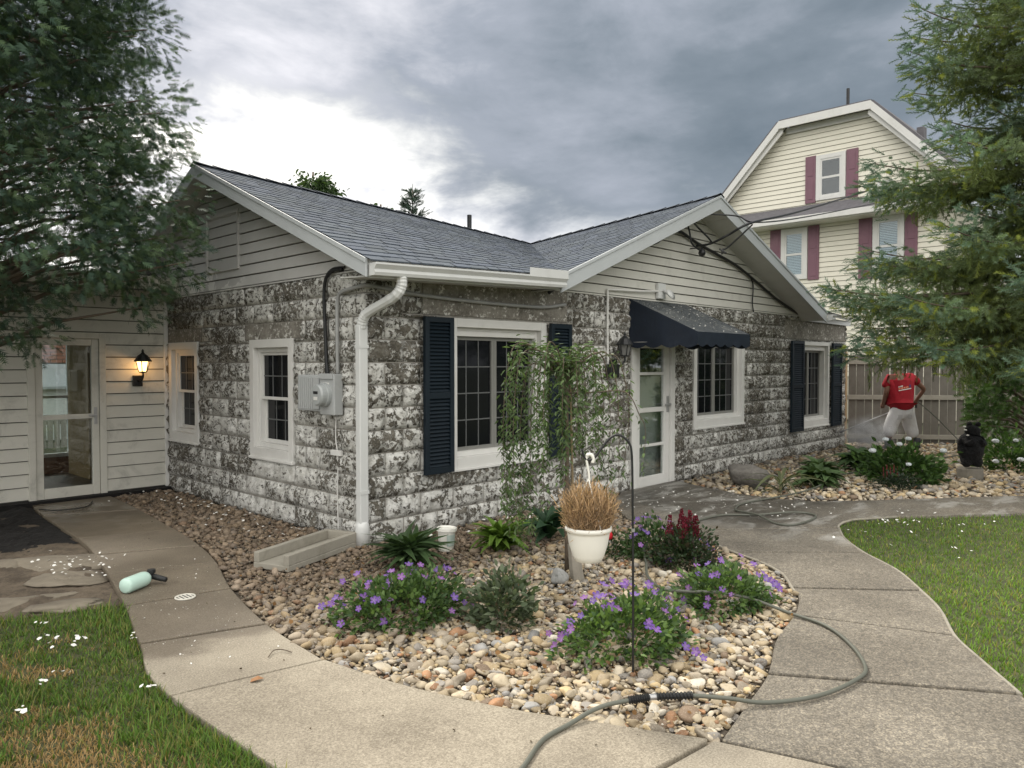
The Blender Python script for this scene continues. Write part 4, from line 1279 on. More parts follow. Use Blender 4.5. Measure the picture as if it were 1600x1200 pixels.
for k in range(5):
    zz = 2.605 + k * 0.12
    siding_row(mA, vent[0] + .03, vent[1] - .03, vent[0] + .03, vent[1] - .03, zz, zz + 0.12, gA, 'gable', 0.010)
vf = mA(); frame_rect(vf, vent[0], vent[1], 2.585, 3.22, 0.032, -0.005, 0.024); vf.build('vent_trim', 'gable', gA)
mA().box(-0.01, -0.01, TOP - 0.012, 4.24, 0.020, TOP + 0.003).build('starter_strip', 'gable', gA)

gB = mB(); gB.poly([(2.40, -0.03, TOP), (9.0, -0.03, TOP), (AP.x, -0.03, 3.62)])
gB = gB.build('gable_wall', 'lap_shadow', house)
sl = (AP.z - eR.z) / (AP.x - eR.x); sr = (AP.z - cR.z) / (cR.x - AP.x)
z = TOP + 0.002
while z < 3.62:
    z1 = z + 0.112
    L = lambda zz: eR.x + (zz + 0.14 - eR.z) / sl
    Rr = lambda zz: cR.x - (zz + 0.14 - cR.z) / sr
    a, b, at, bt = max(2.45, L(z)), Rr(z), max(2.45, L(z1)), Rr(z1)
    if bt <= at: at = bt = (at + bt) / 2
    if b - a > 0.1: siding_row(mB, a, b, at, bt, z, z1 - 0.001, gB, 'gable_front', 0.016)
    z = z1
mB().box(2.42, -0.01, TOP - 0.014, 8.99, 0.022, TOP + 0.003).build('starter_strip', 'gable_front', gB)

# ------------------------------------------------------------------ the low wing with the glass door
wing = thing('siding_wing', (-1.1, 4.24, 0), 'low cream lap-sided wing with a glass door left of the block house', 'building')
DU0, DU1, DZ1 = -1.53, -0.725, 1.93
core = mW()
core.box(-6.0, -0.12, 0.0, DU0 + .02, -0.015, 2.5); core.box(DU1 - .02, -0.12, 0.0, -0.001, -0.015, 2.5); core.box(DU0 + .02, -0.12, DZ1 - .02, DU1 - .02, -0.015, 2.5)
core = core.build('wall', 'lap_shadow', wing)
z = 0.045
while z < 2.44:
    z1 = z + 0.145
    segs = [(-6.0, -0.045)] if z > DZ1 - 0.02 else [(-6.0, DU0), (DU1, -0.045)]
    if z < DZ1 - 0.02 < z1: pass
    for a, b in segs: siding_row(mW, a, b, a, b, z, z1 - 0.0005, core, 'cream', 0.020)
    z = z1
mW().box(-0.05, -0.01, 0.03, -0.004, 0.026, 2.47).build('corner_trim', 'white', wing, bevel=0.003)
MB().box(-6.3, 3.93, 2.46, -0.004, 6.8, 2.60).build('roof', 'ng_roof', wing, bevel=0.01)
MB().box(-6.3, 3.90, 2.45, -0.004, 3.926, 2.605).build('fascia', 'cream', wing, bevel=0.004)
MB().box(-6.0, 4.10, -0.05, 0.0, 4.24, 0.04).build('foundation', 'mud', wing)
# room behind the door, with a window in its far wall
rm = MB(); rm.box(-3.2, 4.40, -0.03, -0.02, 6.7, 0.02); rm = rm.build('room_floor', 'inner_floor', wing)
MB().box(-0.34, 4.40, 0.02, -0.28, 6.55, 2.4).build('room_wall', 'inner', wing)
MB().box(-3.2, 4.40, 2.38, -0.02, 6.7, 2.44).build('room_ceiling', 'soffit', wing)
bw = MB()
bw.box(-3.2, 6.56, 0.02, -1.02, 6.68, 2.38); bw.box(-0.42, 6.56, 0.02, -0.02, 6.68, 2.38); bw.box(-1.02, 6.56, 0.02, -0.42, 6.68, 0.25); bw.box(-1.02, 6.56, 2.02, -0.42, 6.68, 2.38)
bw.build('back_wall', 'inner', wing)
MB().box(-0.50, 5.6, 0.02, -0.36, 6.5, 2.05).build('room_partition', 'inner_pale', wing)
bf = MB(); 
for a in ((-1.02, -0.97), (-0.47, -0.42)): bf.box(a[0], 6.58, 0.25, a[1], 6.66, 2.02)
for a in ((0.25, 0.30), (1.97, 2.02), (1.08, 1.12)): bf.box(-0.97, 6.59, a[0], -0.47, 6.65, a[1])
bf.build('back_window', 'white', wing)
MB().box(-0.97, 6.615, 0.30, -0.47, 6.621, 1.97).build('back_pane', 'clear_n', wing)
# storm door
dr = mW(); frame_rect(dr, DU0, DU1, -0.02, DZ1, 0.072, -0.10, 0.030, 0.05)
dr = dr.build('door', 'cream', wing, bevel=0.004); dr['label'] = 'cream storm door with two large glass panes'
lf = mW(); frame_rect(lf, DU0 + .076, DU1 - .076, 0.034, DZ1 - .076, 0.075, -0.04, 0.012, 0.12); lf.box(DU0 + .15, -0.035, 0.93, DU1 - .15, 0.014, 0.985)
lf.build('leaf', 'cream', dr, bevel=0.006)
mW().box(DU0 + .152, -0.02, 0.156, DU1 - .152, -0.016, 0.928).build('pane', 'clear', dr)
mW().box(DU0 + .152, -0.02, 0.987, DU1 - .152, -0.016, DZ1 - .153).build('pane', 'clear', dr)
h = mW(); h.box(DU1 - .135, 0.012, 0.86, DU1 - .10, 0.026, 1.06); h.box(DU1 - .125, 0.022, 0.955, DU1 - .11, 0.06, 0.975); h.box(DU1 - .20, 0.048, 0.955, DU1 - .11, 0.062, 0.975)
h.build('handle', 'metal', dr, bevel=0.004)

# what shows through the wing: brick building and a paling behind it
bb = thing('brick_building', (0.9, 13.0, 0), 'red brick building seen through the glass of the wing door', 'building')
MB().box(-4.0, 13.05, 0, 6.0, 15.0, 3.6).build('wall', 'mortar', bb)
bm_ = bpy.data.meshes.new('brick'); tmp = MB().box(-.105, -.03, -.032, .105, .03, .032)
bm_.from_pydata(tmp.v, [], tmp.f); bm_.materials.append(M['brick'])
for r_ in range(16):
    for c_ in range(14):
        o = link('brick', bm_, bb); o.location = Vector((-0.7 + c_ * 0.225 + (0.112 if r_ % 2 else 0), 13.03, 1.62 + r_ * 0.078)) - base_of(bb)
sh = thing('low_shed', (0.9, 12.4, 0), 'grey low shed in front of the brick building behind the wing', 'shed')
MB().box(-1.0, 12.1, 0, 4.0, 12.9, 1.05).build('wall', 'chip', sh)
MB().hexa([(-1.1, 11.95, 1.05), (4.1, 11.95, 1.05), (4.1, 13.0, 1.5), (-1.1, 13.0, 1.5), (-1.1, 11.95, 1.10), (4.1, 11.95, 1.10), (4.1, 13.0, 1.56), (-1.1, 13.0, 1.56)]).build('roof', 'steel_grey', sh)
pf = thing('white_paling', (0.5, 10.2, 0), 'short pale paling fence seen through the wing door', 'fence')
for k in range(22): MB().box(-0.8 + k * 0.11, 10.2, 0.02, -0.71 + k * 0.11, 10.22, 0.62).build('paling', 'wood_pale', pf)
MB().box(-0.85, 10.222, 0.45, 1.65, 10.25, 0.52).build('rail', 'wood_pale', pf)

# ------------------------------------------------------------------ neighbouring house
M['neigh_lap_shadow'] = plain('neighbour_lap_shadow', (0.42, 0.40, 0.33), 0.9, 0.1)  # darker backing paints in the shade below the neighbour's laps
ng = thing('neighbour_house', (18.0, 3.1, 0), 'tall pale yellow clapboard house with clipped gable and mauve shutters behind the fence', 'house')
CY = 3.12; TOPY = 1.19; ZT = 8.52; ZE = 6.05; WEDGE = 3.35
def half(zz):        # half width of the facade at a height
    if zz < ZE: return 3.0
    return min(WEDGE, TOPY + (ZT - zz) * (WEDGE - 0.25 - TOPY) / (ZT - 6.55))
body = MB()
yl, yh = CY - 3.0, CY + 3.0
body.box(18.03, yl, 0, 26, yh, ZE)
body = body.build('wall', 'neigh_lap_shadow', ng)
up = mN(); hp = [(CY - half(ZE), ZE), (CY + half(ZE), ZE), (CY + half(6.5), 6.5), (CY + TOPY, ZT), (CY - TOPY, ZT), (CY - half(6.5), 6.5)]
up.poly([(a, -0.03, b) for a, b in hp]); up = up.build('gable_wall', 'neigh_lap_shadow', ng)
z = 1.2
while z < ZT - 0.02:
    z1 = min(z + 0.142, ZT)
    a, b = half(z), half(z1)
    siding_row(mN, CY - a, CY + a, CY - b, CY + b, z, z1 - .001, body if z < ZE else up, 'neigh', 0.020, gap_=0.012)
    z = z1
# roof: steep sides, clipped end, with pale rake boards
rf = MB()
def slab_roof(p, thick=0.10):
    p = [Vector(q) for q in p]; n = len(p); i = len(rf.v); nr = (p[1] - p[0]).cross(p[2] - p[0]).normalized()
    if nr.z < 0: nr = -nr
    rf.v += [tuple(q) for q in p] + [tuple(q + nr * thick) for q in p]
    rf.f.append([i + k for k in range(n)]); rf.f.append([i + n + k for k in range(n)])
    for k in range(n): rf.f.append([i + k, i + (k + 1) % n, i + n + (k + 1) % n, i + n + k])
X0 = 17.62
for s_ in (1, -1):
    slab_roof([(X0, CY + s_ * (WEDGE + .10), 6.32), (X0, CY + s_ * (TOPY + .08), ZT + .06), (26.2, CY + s_ * (TOPY + .08), ZT + .06), (26.2, CY + s_ * (WEDGE + .10), 6.32)])
    slab_roof([(X0 + 3.0, CY, ZT + .42), (X0, CY + s_ * (TOPY + .08), ZT + .10), (26.2, CY + s_ * (TOPY + .08), ZT + .10), (26.2, CY, ZT + .42)], 0.06)
slab_roof([(X0, CY + TOPY + .08, ZT + .10), (X0, CY - TOPY - .08, ZT + .10), (X0 + 3.0, CY, ZT + .42)], 0.06)
rf = rf.build('roof', 'ng_roof', ng)
def ng_board(p, q, h, name='rake_board'):
    p, q = Vector(p), Vector(q); dn = Vector((0, 0, -h)); th = Vector((0.05, 0, 0))
    MB().hexa([p + dn, q + dn, q + dn + th, p + dn + th, p, q, q + th, p + th]).build(name, 'white', ng)
for s_ in (1, -1):
    ng_board((X0 - .03, CY + s_ * (WEDGE + .10), 6.36), (X0 - .03, CY + s_ * (TOPY + .09), ZT + .12), 0.24)
    ng_board((X0 + .06, CY + s_ * (WEDGE - .0), 6.30), (X0 + .06, CY + s_ * (TOPY + .0), ZT - .05), 0.16, 'frieze')
ng_board((X0 - .035, CY - TOPY - .09, ZT + .12), (X0 - .035, CY + TOPY + .09, ZT + .12), 0.22)
ng_board((X0 + .3, CY - TOPY, ZT - .05), (X0 + .3, CY + TOPY, ZT - .05), 0.16, 'frieze')
sf = MB(); 
for s_ in (1, -1):
    sf.poly([(X0, CY + s_ * (WEDGE + .08), 6.28), (18.0, CY + s_ * (WEDGE + .08), 6.28), (18.0, CY + s_ * (TOPY + .05), ZT), (X0, CY + s_ * (TOPY + .05), ZT)])
sf.poly([(X0, CY - TOPY, ZT + .02), (18.0, CY - TOPY, ZT + .02), (18.0, CY + TOPY, ZT + .02), (X0, CY + TOPY, ZT + .02)])
sf.build('soffit', 'white', ng)
MB().tube([(18.6, 2.80, 8.5), (18.6, 2.80, 9.45)], 0.045, 8).build('vent_pipe', 'black_iron', ng)
MB().box(18.6, 0.80, 7.55, 18.85, 0.98, 7.95).build('roof_vent', 'ng_roof', ng)
# pent roof between the storeys
pr_ = MB(); pr_.hexa([(17.30, yl - .35, 5.70), (18.0, yl - .35, 5.70), (18.0, yh + .35, 5.70), (17.30, yh + .35, 5.70), (17.30, yl - .35, 5.76), (18.0, yl - .05, 6.16), (18.0, yh + .05, 6.16), (17.30, yh + .35, 5.76)])
pr_.build('pent_roof', 'ng_roof', ng)
MB().box(17.24, yl - .40, 5.58, 17.30, yh + .40, 5.74).build('gutter', 'white', ng, bevel=0.01)
MB().box(17.305, yl - .35, 5.56, 17.98, yh + .35, 5.69).build('soffit', 'white', ng)
def ng_window(u0, u1, z0, z1, su, full_blind):
    w = mN(); frame_rect(w, u0, u1, z0, z1, 0.12, 0.0, 0.07, 0.10); w = w.build('window', 'white', ng, bevel=0.006)
    a, b, c, e = u0 + .12, u1 - .12, z0 + .10, z1 - .12; m_ = (c + e) / 2
    s = mN(); frame_rect(s, a, b, c, e, 0.05, 0.0, 0.055); s.box(a + .05, 0.0, m_ - .03, b - .05, 0.052, m_ + .03); s.build('sash', 'white', w)
    mN().box(a + .05, 0.001, c + .05, b - .05, 0.024, e - .05).build('dark_room', 'dark_glass', w)
    if full_blind:
        bl = mN(); n = 26
        lo = c + .05 if full_blind > 1 else m_ + .03
        zz = lo
        while zz < e - .06:
            bl.hexa([(a + .06, .030, zz), (b - .06, .030, zz), (b - .06, .040, zz + .006), (a + .06, .040, zz + .006), (a + .06, .026, zz + .036), (b - .06, .026, zz + .036), (b - .06, .030, zz + .038), (a + .06, .030, zz + .038)])
            zz += 0.046
        bl.build('blind', 'blind', w)
    for p, q in ((c + .05, m_ - .03), (m_ + .03, e - .05)):
        mN().box(a + .05, 0.044, p, b - .05, 0.048, q).build('pane', 'clear_n', w)
    for a_, b_ in su:
        s = mN(); s.box(a_, 0.0, z0 - .04, b_, 0.055, z1 + .02); s = s.build('shutter', 'mauve', ng, bevel=0.006)
        hh = (z1 - z0)
        for p, q in ((z0 + .06, z0 + hh * .52), (z0 + hh * .57, z1 - .08)):
            f_ = mN(); f_.box(a_ + .07, 0.05, p, b_ - .07, 0.066, q); f_.build('panel', 'mauve', s, bevel=0.008)
ng_window(2.60, 3.43, 6.24, 7.52, [(3.44, 3.74), (2.27, 2.585)], 0)
ng_window(3.66, 4.45, 4.03, 5.53, [(4.46, 4.79), (3.33, 3.64)], 2)
ng_window(1.06, 1.86, 3.95, 5.56, [(1.88, 2.23), (0.74, 1.045)], 2)
MB().box(17.93, 1.35, 6.25, 17.985, 1.75, 6.52).build('meter_plate', 'white', ng)

# ------------------------------------------------------------------ wooden fence
FA, FB = Vector((11.62, 0.26, 0)), Vector((14.4, -3.55, 0))
fence = thing('plank_fence', FA, 'weathered grey plank fence with pale rails behind the worker', 'fence')
fd = (FB - FA).normalized(); fn = Vector((-fd.y, fd.x, 0));
if fn.dot(Vector(CAM) - FA) < 0: fn = -fn
fl = (FB - FA).length
k = 0.10; ip = 0
while k < fl - .1:
    wdt = 0.142 + random.uniform(-.006, .006); tz = 1.74 + random.uniform(-.012, .012)
    a, b = FA + fd * k, FA + fd * (k + wdt)
    nn = fn * -0.02
    zb_ = -0.02
    MB().hexa([a + Vector((0, 0, zb_)), b + Vector((0, 0, zb_)), b + nn + Vector((0, 0, zb_)), a + nn + Vector((0, 0, zb_)), a + Vector((0, 0, tz)), b + Vector((0, 0, tz)), b + nn + Vector((0, 0, tz)), a + nn + Vector((0, 0, tz))]).build('picket', 'wood', fence, bevel=0.003)
    k += wdt + (0.018 if random.random() < 0.5 else 0.008); ip += 1
for zc in (0.12, 0.90, 1.60):
    a, b = FA + fd * 0.06 + fn * 0.02 + Vector((0, 0, zc)), FB + fn * 0.02 + Vector((0, 0, zc))
    MB().bar(a, b, 0.036, 0.09).build('rail', 'wood_pale', fence, bevel=0.004)
for kk, mt in ((0.0, 'wood_new'), (2.4, 'wood_pale'), (4.6, 'wood_pale')):
    p = FA + fd * kk + fn * (0.03 if kk == 0 else -0.08)
    MB().box(p.x - .05, p.y - .05, -0.05, p.x + .05, p.y + .05, 1.80).build('post', mt, fence, bevel=0.005)

# ------------------------------------------------------------------ awning over the front door
aw = thing('door_awning', (4.5, 0, 2.3), 'navy canvas awning with scalloped edge, sprinkled with paint chips over the front door', 'awning')
ax0, ax1, az0, az1, ayf, ab = 3.88, 5.16, 2.365, 1.935, -0.94, 1.80
top = MB(); N_ = 10
for i in range(N_ + 1):
    for j in range(N_ + 1):
        u, v = i / N_, j / N_
        sag = -0.012 * sin(pi * u) * sin(pi * v)
        top.pt(ax0 + (ax1 - ax0) * u, ayf * v - 0.012, az0 + (az1 - az0) * v + sag)
for i in range(N_):
    for j in range(N_):
        q = i * (N_ + 1) + j; top.f.append([q, q + N_ + 1, q + N_ + 2, q + 1])
top.build('top_panel', 'canvas_top', aw, smooth=True)
def scallop(n, per, amp): return [(k / (n * per), -amp * abs(sin(pi * k / per))) for k in range(n * per + 1)]
val = MB(); sc_ = scallop(6, 6, 0.035)
for (u, dz_), (u2, dz2) in zip(sc_[:-1], sc_[1:]):
    xa, xb = ax0 + (ax1 - ax0) * u, ax0 + (ax1 - ax0) * u2
    val.poly([(xa, ayf - .014, ab + dz_), (xb, ayf - .014, ab + dz2), (xb, ayf - .012, az1 + .002), (xa, ayf - .012, az1 + .002)])
val.build('valance', 'canvas', aw)
for xs, nm in ((ax0, -.004), (ax1, .004)):
    sp = MB(); sc_ = scallop(4, 6, 0.035)
    for (u, dz_), (u2, dz2) in zip(sc_[:-1], sc_[1:]):
        ya, yb = -0.012 + (ayf - .002) * u, -0.012 + (ayf - .002) * u2
        za, zb = az0 + (az1 - az0) * u, az0 + (az1 - az0) * u2
        w1, w2 = 0.010 * sin(u * 9), 0.010 * sin(u2 * 9)
        sp.poly([(xs + nm + w1, ya, ab - .01 + dz_), (xs + nm + w2, yb, ab - .01 + dz2), (xs + nm, yb, zb + .003), (xs + nm, ya, za + .003)])
    sp.build('side_panel', 'canvas', aw)
fr = MB(); fr.tube([(ax0 + .01, -.02, az0 - .02), (ax0 + .01, ayf + .01, az1 - .02), (ax1 - .01, ayf + .01, az1 - .02), (ax1 - .01, -.02, az0 - .02)], 0.010, 6)
fr.tube([(ax0 + .01, -.02, ab + .03), (ax0 + .01, ayf + .01, ab + .03), (ax1 - .01, ayf + .01, ab + .03), (ax1 - .01, -.02, ab + .03)], 0.010, 6)
fr.build('frame', 'metal', aw)
# paint chips lying on the canvas
r_ = np.random.default_rng(77); n = 260
u, v = r_.uniform(0.03, .97, n), r_.beta(1.6, 1.5, n) * .98
pos = np.stack([ax0 + (ax1 - ax0) * u, ayf * v - .012, az0 + (az1 - az0) * v + 0.008 - 0.012 * np.sin(pi * u) * np.sin(pi * v)], 1)
chipV = np.array([(-1, -.6, 0), (.3, -1, .15), (1, -.1, 0), (.5, .9, .2), (-.6, .7, 0)]); chipF = np.array([(0, 1, 2), (0, 2, 3), (0, 3, 4)])
V, F, C = scatter(chipV, chipF, pos, rot_mats(np.stack([r_.normal(0, .2, n) + .0, r_.normal(0, .2, n), r_.uniform(0, 6.28, n)], 1)), r_.uniform(.004, .012, n), np.ones((n, 3)) * .7)
o = np_mesh('paint_chips', V, F, 'chip', aw, C); o['kind'] = 'stuff'

# ------------------------------------------------------------------ meter, boxes, cables on the walls
mt = thing('electric_meter', (0, 0.45, 1.1), 'grey electric meter box with round glass dial on the side wall', 'meter')
mA().box(0.32, 0.022, 1.11, 0.555, 0.115, 1.475).build('box', 'steel_grey', mt, bevel=0.008)
mA().box(0.335, 0.113, 1.43, 0.54, 0.13, 1.48).build('lid_lip', 'steel_grey', mt, bevel=0.004)
ax_ = (Vector((0, 1, 0)), Vector((0, 0, 1)), Vector((-1, 0, 0)))
MB().lathe([(0.108, 0.0), (0.108, 0.035), (0.098, 0.04), (0.096, 0.085), (0.085, 0.10), (0.0, 0.104)], (-0.113, 0.46, 1.29), 24, ax_).build('dial', 'lens', mt, smooth=False)
mA().box(0.425, 0.216, 1.30, 0.495, 0.219, 1.325).build('counter', 'black_rubber', mt)
mA().box(0.43, 0.216, 1.245, 0.49, 0.219, 1.275).build('label_plate', 'white', mt)
mA().box(0.40, 0.114, 1.385, 0.50, 0.118, 1.40).build('sticker', 'white', mt)
tb = thing('cable_box', (0, 0.80, 1.1), 'ribbed pale grey cable box left of the electric meter', 'utility box')
mA().box(0.585, 0.022, 1.13, 0.99, 0.085, 1.465).build('case', 'steel_grey', tb, bevel=0.012)
cov = mA()
for k in range(7): cov.box(0.72 + k * .036, 0.083, 1.15, 0.742 + k * .036, 0.092, 1.445)
cov.build('ribs', 'steel_grey', tb, bevel=0.003)
mA().box(0.60, 0.084, 1.15, 0.70, 0.10, 1.445).build('cover', 'steel_grey', tb, bevel=0.006)
def cable(name, pts, r, mat, label, cat='cable', per=8, n=8, group=None):
    o = MB().tube(spline(pts, per), r, n).build(name, mat, None, smooth=True); return tag(o, label, cat, group)
cable('black_cable', [(-.035, .30, 2.40), (-.05, .42, 2.40), (-.05, .54, 2.34), (-.045, .585, 2.18), (-.04, .575, 1.9), (-.045, .55, 1.6), (-.05, .52, 1.475)], 0.016, 'black_rubber', 'black cable looping from the eave down to the electric meter')
cable('black_cable', [(-.030, .27, 2.42), (-.03, .46, 2.42), (-.03, .57, 2.35), (-.03, .615, 2.15), (-.03, .60, 1.8), (-.035, .575, 1.47)], 0.010, 'black_rubber', 'thin black cable beside the thicker one above the meter')
cable('conduit', [(-.05, .36, 1.475), (-.05, .365, 1.75), (-.045, .37, 2.08), (-.045, .345, 2.17), (-.045, .28, 2.205), (-.045, .1, 2.225), (-.045, -.03, 2.235), (-.03, -.07, 2.235), (0.10, -.05, 2.23), (.6, -.045, 2.19), (1.4, -.045, 2.17), (2.2, -.045, 2.17), (2.62, -.045, 2.22)], 0.017, 'conduit', 'grey conduit bending round the house corner from the meter', 'conduit')
cable('ground_wire', [(-.03, .42, 1.11), (-.03, .43, .9), (-.028, .40, .72), (-.028, .41, .4), (-.028, .40, .05)], 0.006, 'white', 'thin painted wire running down below the meter', 'wire')
cl = MB(); cl.box(-0.045, 0.34, 0.74, -0.012, 0.50, 0.79); tag(cl.build('wall_clamp', 'white', None, bevel=0.005), 'small white clamp on the wall below the meter', 'clamp')
# cables of the front gable
cable('black_cable', [(2.30, -.08, 2.33), (2.52, -.06, 2.44), (2.9, -.05, 2.62), (3.4, -.06, 2.86), (4.05, -.30, 3.05), (4.55, -.06, 3.30), (4.95, -.05, 3.32), (5.4, -.05, 3.22), (5.9, -.05, 3.13), (6.5, -.05, 3.02), (7.0, -.05, 2.88), (7.9, -.05, 2.60), (8.75, -.05, 2.40)], 0.020, 'black_rubber', 'black cable draped along the front gable siding')
cable('black_cable', [(7.0, -.045, 2.88), (7.08, -.045, 2.75), (7.06, -.045, 2.5), (7.1, -.045, 2.36)], 0.010, 'black_rubber', 'thin black cable hanging down the right side of the front gable')
cable('service_cable', [(5.30, -.10, 3.16), (5.32, -.30, 3.17), (5.34, -.55, 3.26), (5.55, -.78, 3.42), (8.0, -.30, 3.97), (13.0, .66, 5.17), (17.9, 1.6, 6.35)], 0.016, 'black_rubber', 'thick black service cable running from the gable to the yellow house', per=12)
cable('service_cable', [(5.15, -.38, 3.53), (5.4, -.65, 3.50), (5.8, -.75, 3.46), (9.0, -.22, 4.08), (17.2, 1.1, 5.82)], 0.010, 'black_rubber', 'thin wire stretched under the service cable to the yellow house', per=12)
cable('black_cable', [(4.98, -.12, 3.50), (5.02, -.16, 3.32), (5.05, -.18, 3.16), (5.20, -.2, 3.09), (5.26, -.2, 3.1)], 0.012, 'black_rubber', 'short black cable hanging in a loop from the gable peak')
cable('black_cable', [(5.03, -.15, 3.50), (5.12, -.22, 3.38), (5.30, -.28, 3.25), (5.38, -.30, 3.18)], 0.012, 'black_rubber', 'short cable slanting from the gable peak to the insulator')
cable('black_cable', [(5.62, -.75, 3.41), (5.56, -.60, 3.26), (5.50, -.45, 3.12), (5.47, -.40, 3.10)], 0.012, 'black_rubber', 'short cable drooping below the service cable connectors')
ins = thing('insulator', (5.28, -.2, 3.05), 'round dark insulator hanging under the gable peak', 'insulator')
MB().lathe([(0.0, -.055), (.035, -.045), (.05, -.01), (.045, .02), (.02, .04), (.015, .06)], (5.28, -.2, 3.06), 14).build('bell', 'black_iron', ins, smooth=True)
MB().tube([(5.28, -.02, 3.13), (5.28, -.2, 3.12)], 0.008, 6).build('bracket', 'black_iron', ins)
cn = MB(); cn.bar((5.43, -.42, 3.08), (5.53, -.36, 3.06), .03, .035); cn.bar((5.45, -.36, 3.11), (5.5, -.44, 3.05), .022, .022)
tag(cn.build('cable_clamp', 'black_iron', None, bevel=0.004), 'dark cable clamp under the right slope of the gable', 'clamp')
# painted pipe to a lamp by the front door
cable('painted_pipe', [(4.55, -.05, 2.50), (4.0, -.045, 2.465), (3.45, -.045, 2.445), (3.395, -.045, 2.43), (3.39, -.045, 2.38), (3.39, -.045, 1.9), (3.40, -.045, 1.55)], 0.013, 'white', 'white painted pipe dropping down the wall beside the awning', 'pipe', per=6)
jb = thing('junction_box', (3.42, 0, 1.5), 'small black junction box at the foot of the painted pipe', 'box')
mB().box(3.37, 0.02, 1.40, 3.53, 0.12, 1.56).build('case', 'black_iron', jb, bevel=0.01)
mB().box(3.385, 0.118, 1.415, 3.515, 0.13, 1.545).build('cover', 'black_iron', jb, bevel=0.004)
fl_ = thing('flood_light', (4.55, 0, 2.45), 'white twin-bulb flood lamp on the gable siding above the awning', 'lamp')
mB().box(4.45, 0.018, 2.40, 4.62, 0.06, 2.60).build('plate', 'gutter', fl_, bevel=0.006)
MB().lathe([(0.02, 0.0), (.03, .05), (.065, .10), (.07, .12), (.0, .125)], (4.56, -.06, 2.50), 14, (Vector((1, 0, 0)), Vector((0, .4, .9)).normalized(), Vector((0.25, -.85, -.4)).normalized())).build('bulb', 'gutter', fl_, smooth=True)

def lantern(root, p, s, glow):
    """p = where the arm meets the wall (world), facing -Y; s = size"""
    x_, y_, z_ = p
    MB().box(x_ - .055 * s, y_ - .028 * s, z_ - .065 * s, x_ + .055 * s, y_, z_ + .065 * s).build('back_plate', 'black_iron', root, bevel=0.006)
    c = Vector((x_ + (0.02 if glow else .05) * s, y_ - .13 * s, z_ + .10 * s))
    MB().tube(spline([(x_, y_ - .02, z_), (x_ + .01, y_ - .09 * s, z_ - .005), tuple(c + Vector((0, 0, -.055 * s))), tuple(c)], 6), .011 * s, 8).build('arm', 'black_iron', root, smooth=True)
    n = 6
    MB().lathe([(0.0, -.01), (.045, .0), (.05, .012)], c, 6).build('cup', 'black_iron', root)
    bot, tp = 0.048 * s, 0.078 * s
    for k in range(n):
        t = 2 * pi * k / n
        MB().tube([c + Vector((bot * cos(t), bot * sin(t), .01 * s)), c + Vector((tp * cos(t), tp * sin(t), .135 * s))], .006 * s, 5).build('frame_bar', 'black_iron', root)
    gl = MB(); 
    for k in range(n):
        t, t2 = 2 * pi * k / n, 2 * pi * (k + 1) / n
        gl.poly([c + Vector((bot * .95 * cos(t), bot * .95 * sin(t), .012 * s)), c + Vector((bot * .95 * cos(t2), bot * .95 * sin(t2), .012 * s)), c + Vector((tp * .95 * cos(t2), tp * .95 * sin(t2), .133 * s)), c + Vector((tp * .95 * cos(t), tp * .95 * sin(t), .133 * s))])
    gl.build('glass', 'lamp_glass' if glow else 'lamp_dull', root)
    MB().lathe([(.098 * s, .128 * s), (.098 * s, .138 * s), (.078 * s, .165 * s), (.055 * s, .20 * s), (.022 * s, .225 * s), (.012 * s, .24 * s), (.016 * s, .252 * s), (.004 * s, .275 * s)], c, 12).build('cap', 'black_iron', root, smooth=False)
    return c
def lit_glass():
    m, t, b = newmat('lamp_glass_lit')
    em = t.n('ShaderNodeEmission'); em.inputs[0].default_value = (1.0, 0.60, 0.24, 1); em.inputs[1].default_value = 2.6
    tr = t.n('ShaderNodeBsdfTransparent'); tr.inputs[0].default_value = (1.0, 0.9, 0.75, 1)
    mx = t.n('ShaderNodeMixShader'); mx.inputs[0].default_value = 0.45
    t.link(tr.outputs[0], mx.inputs[1]); t.link(em.outputs[0], mx.inputs[2])
    t.link(mx.outputs[0], m.node_tree.nodes['Material Output'].inputs[0])
    return m
M['lamp_glass'] = lit_glass()
M['lamp_dull'] = plain('lamp_frosted_dull', (0.16, 0.16, 0.155), 0.3, 0.2)
l1 = thing('wall_lantern', (-.375, 4.24, 1.35), 'black wall lantern, lit, right of the wing door', 'lamp')
c = lantern(l1, (-.375, 4.218, 1.36), 1.02, True)
pl = bpy.data.lights.new('lantern_bulb', 'POINT'); pl.energy = 1.1; pl.color = (1.0, 0.58, 0.25); pl.shadow_soft_size = 0.03
po = bpy.data.objects.new('bulb', pl); COL.objects.link(po); po.parent = l1; po.location = c + Vector((0, 0, .075)) - base_of(l1)
l2 = thing('wall_lantern', (3.55, 0, 1.55), 'black wall lantern, unlit, on the blocks left of the front door', 'lamp')
lantern(l2, (3.52, -.025, 1.55), 1.05, False)

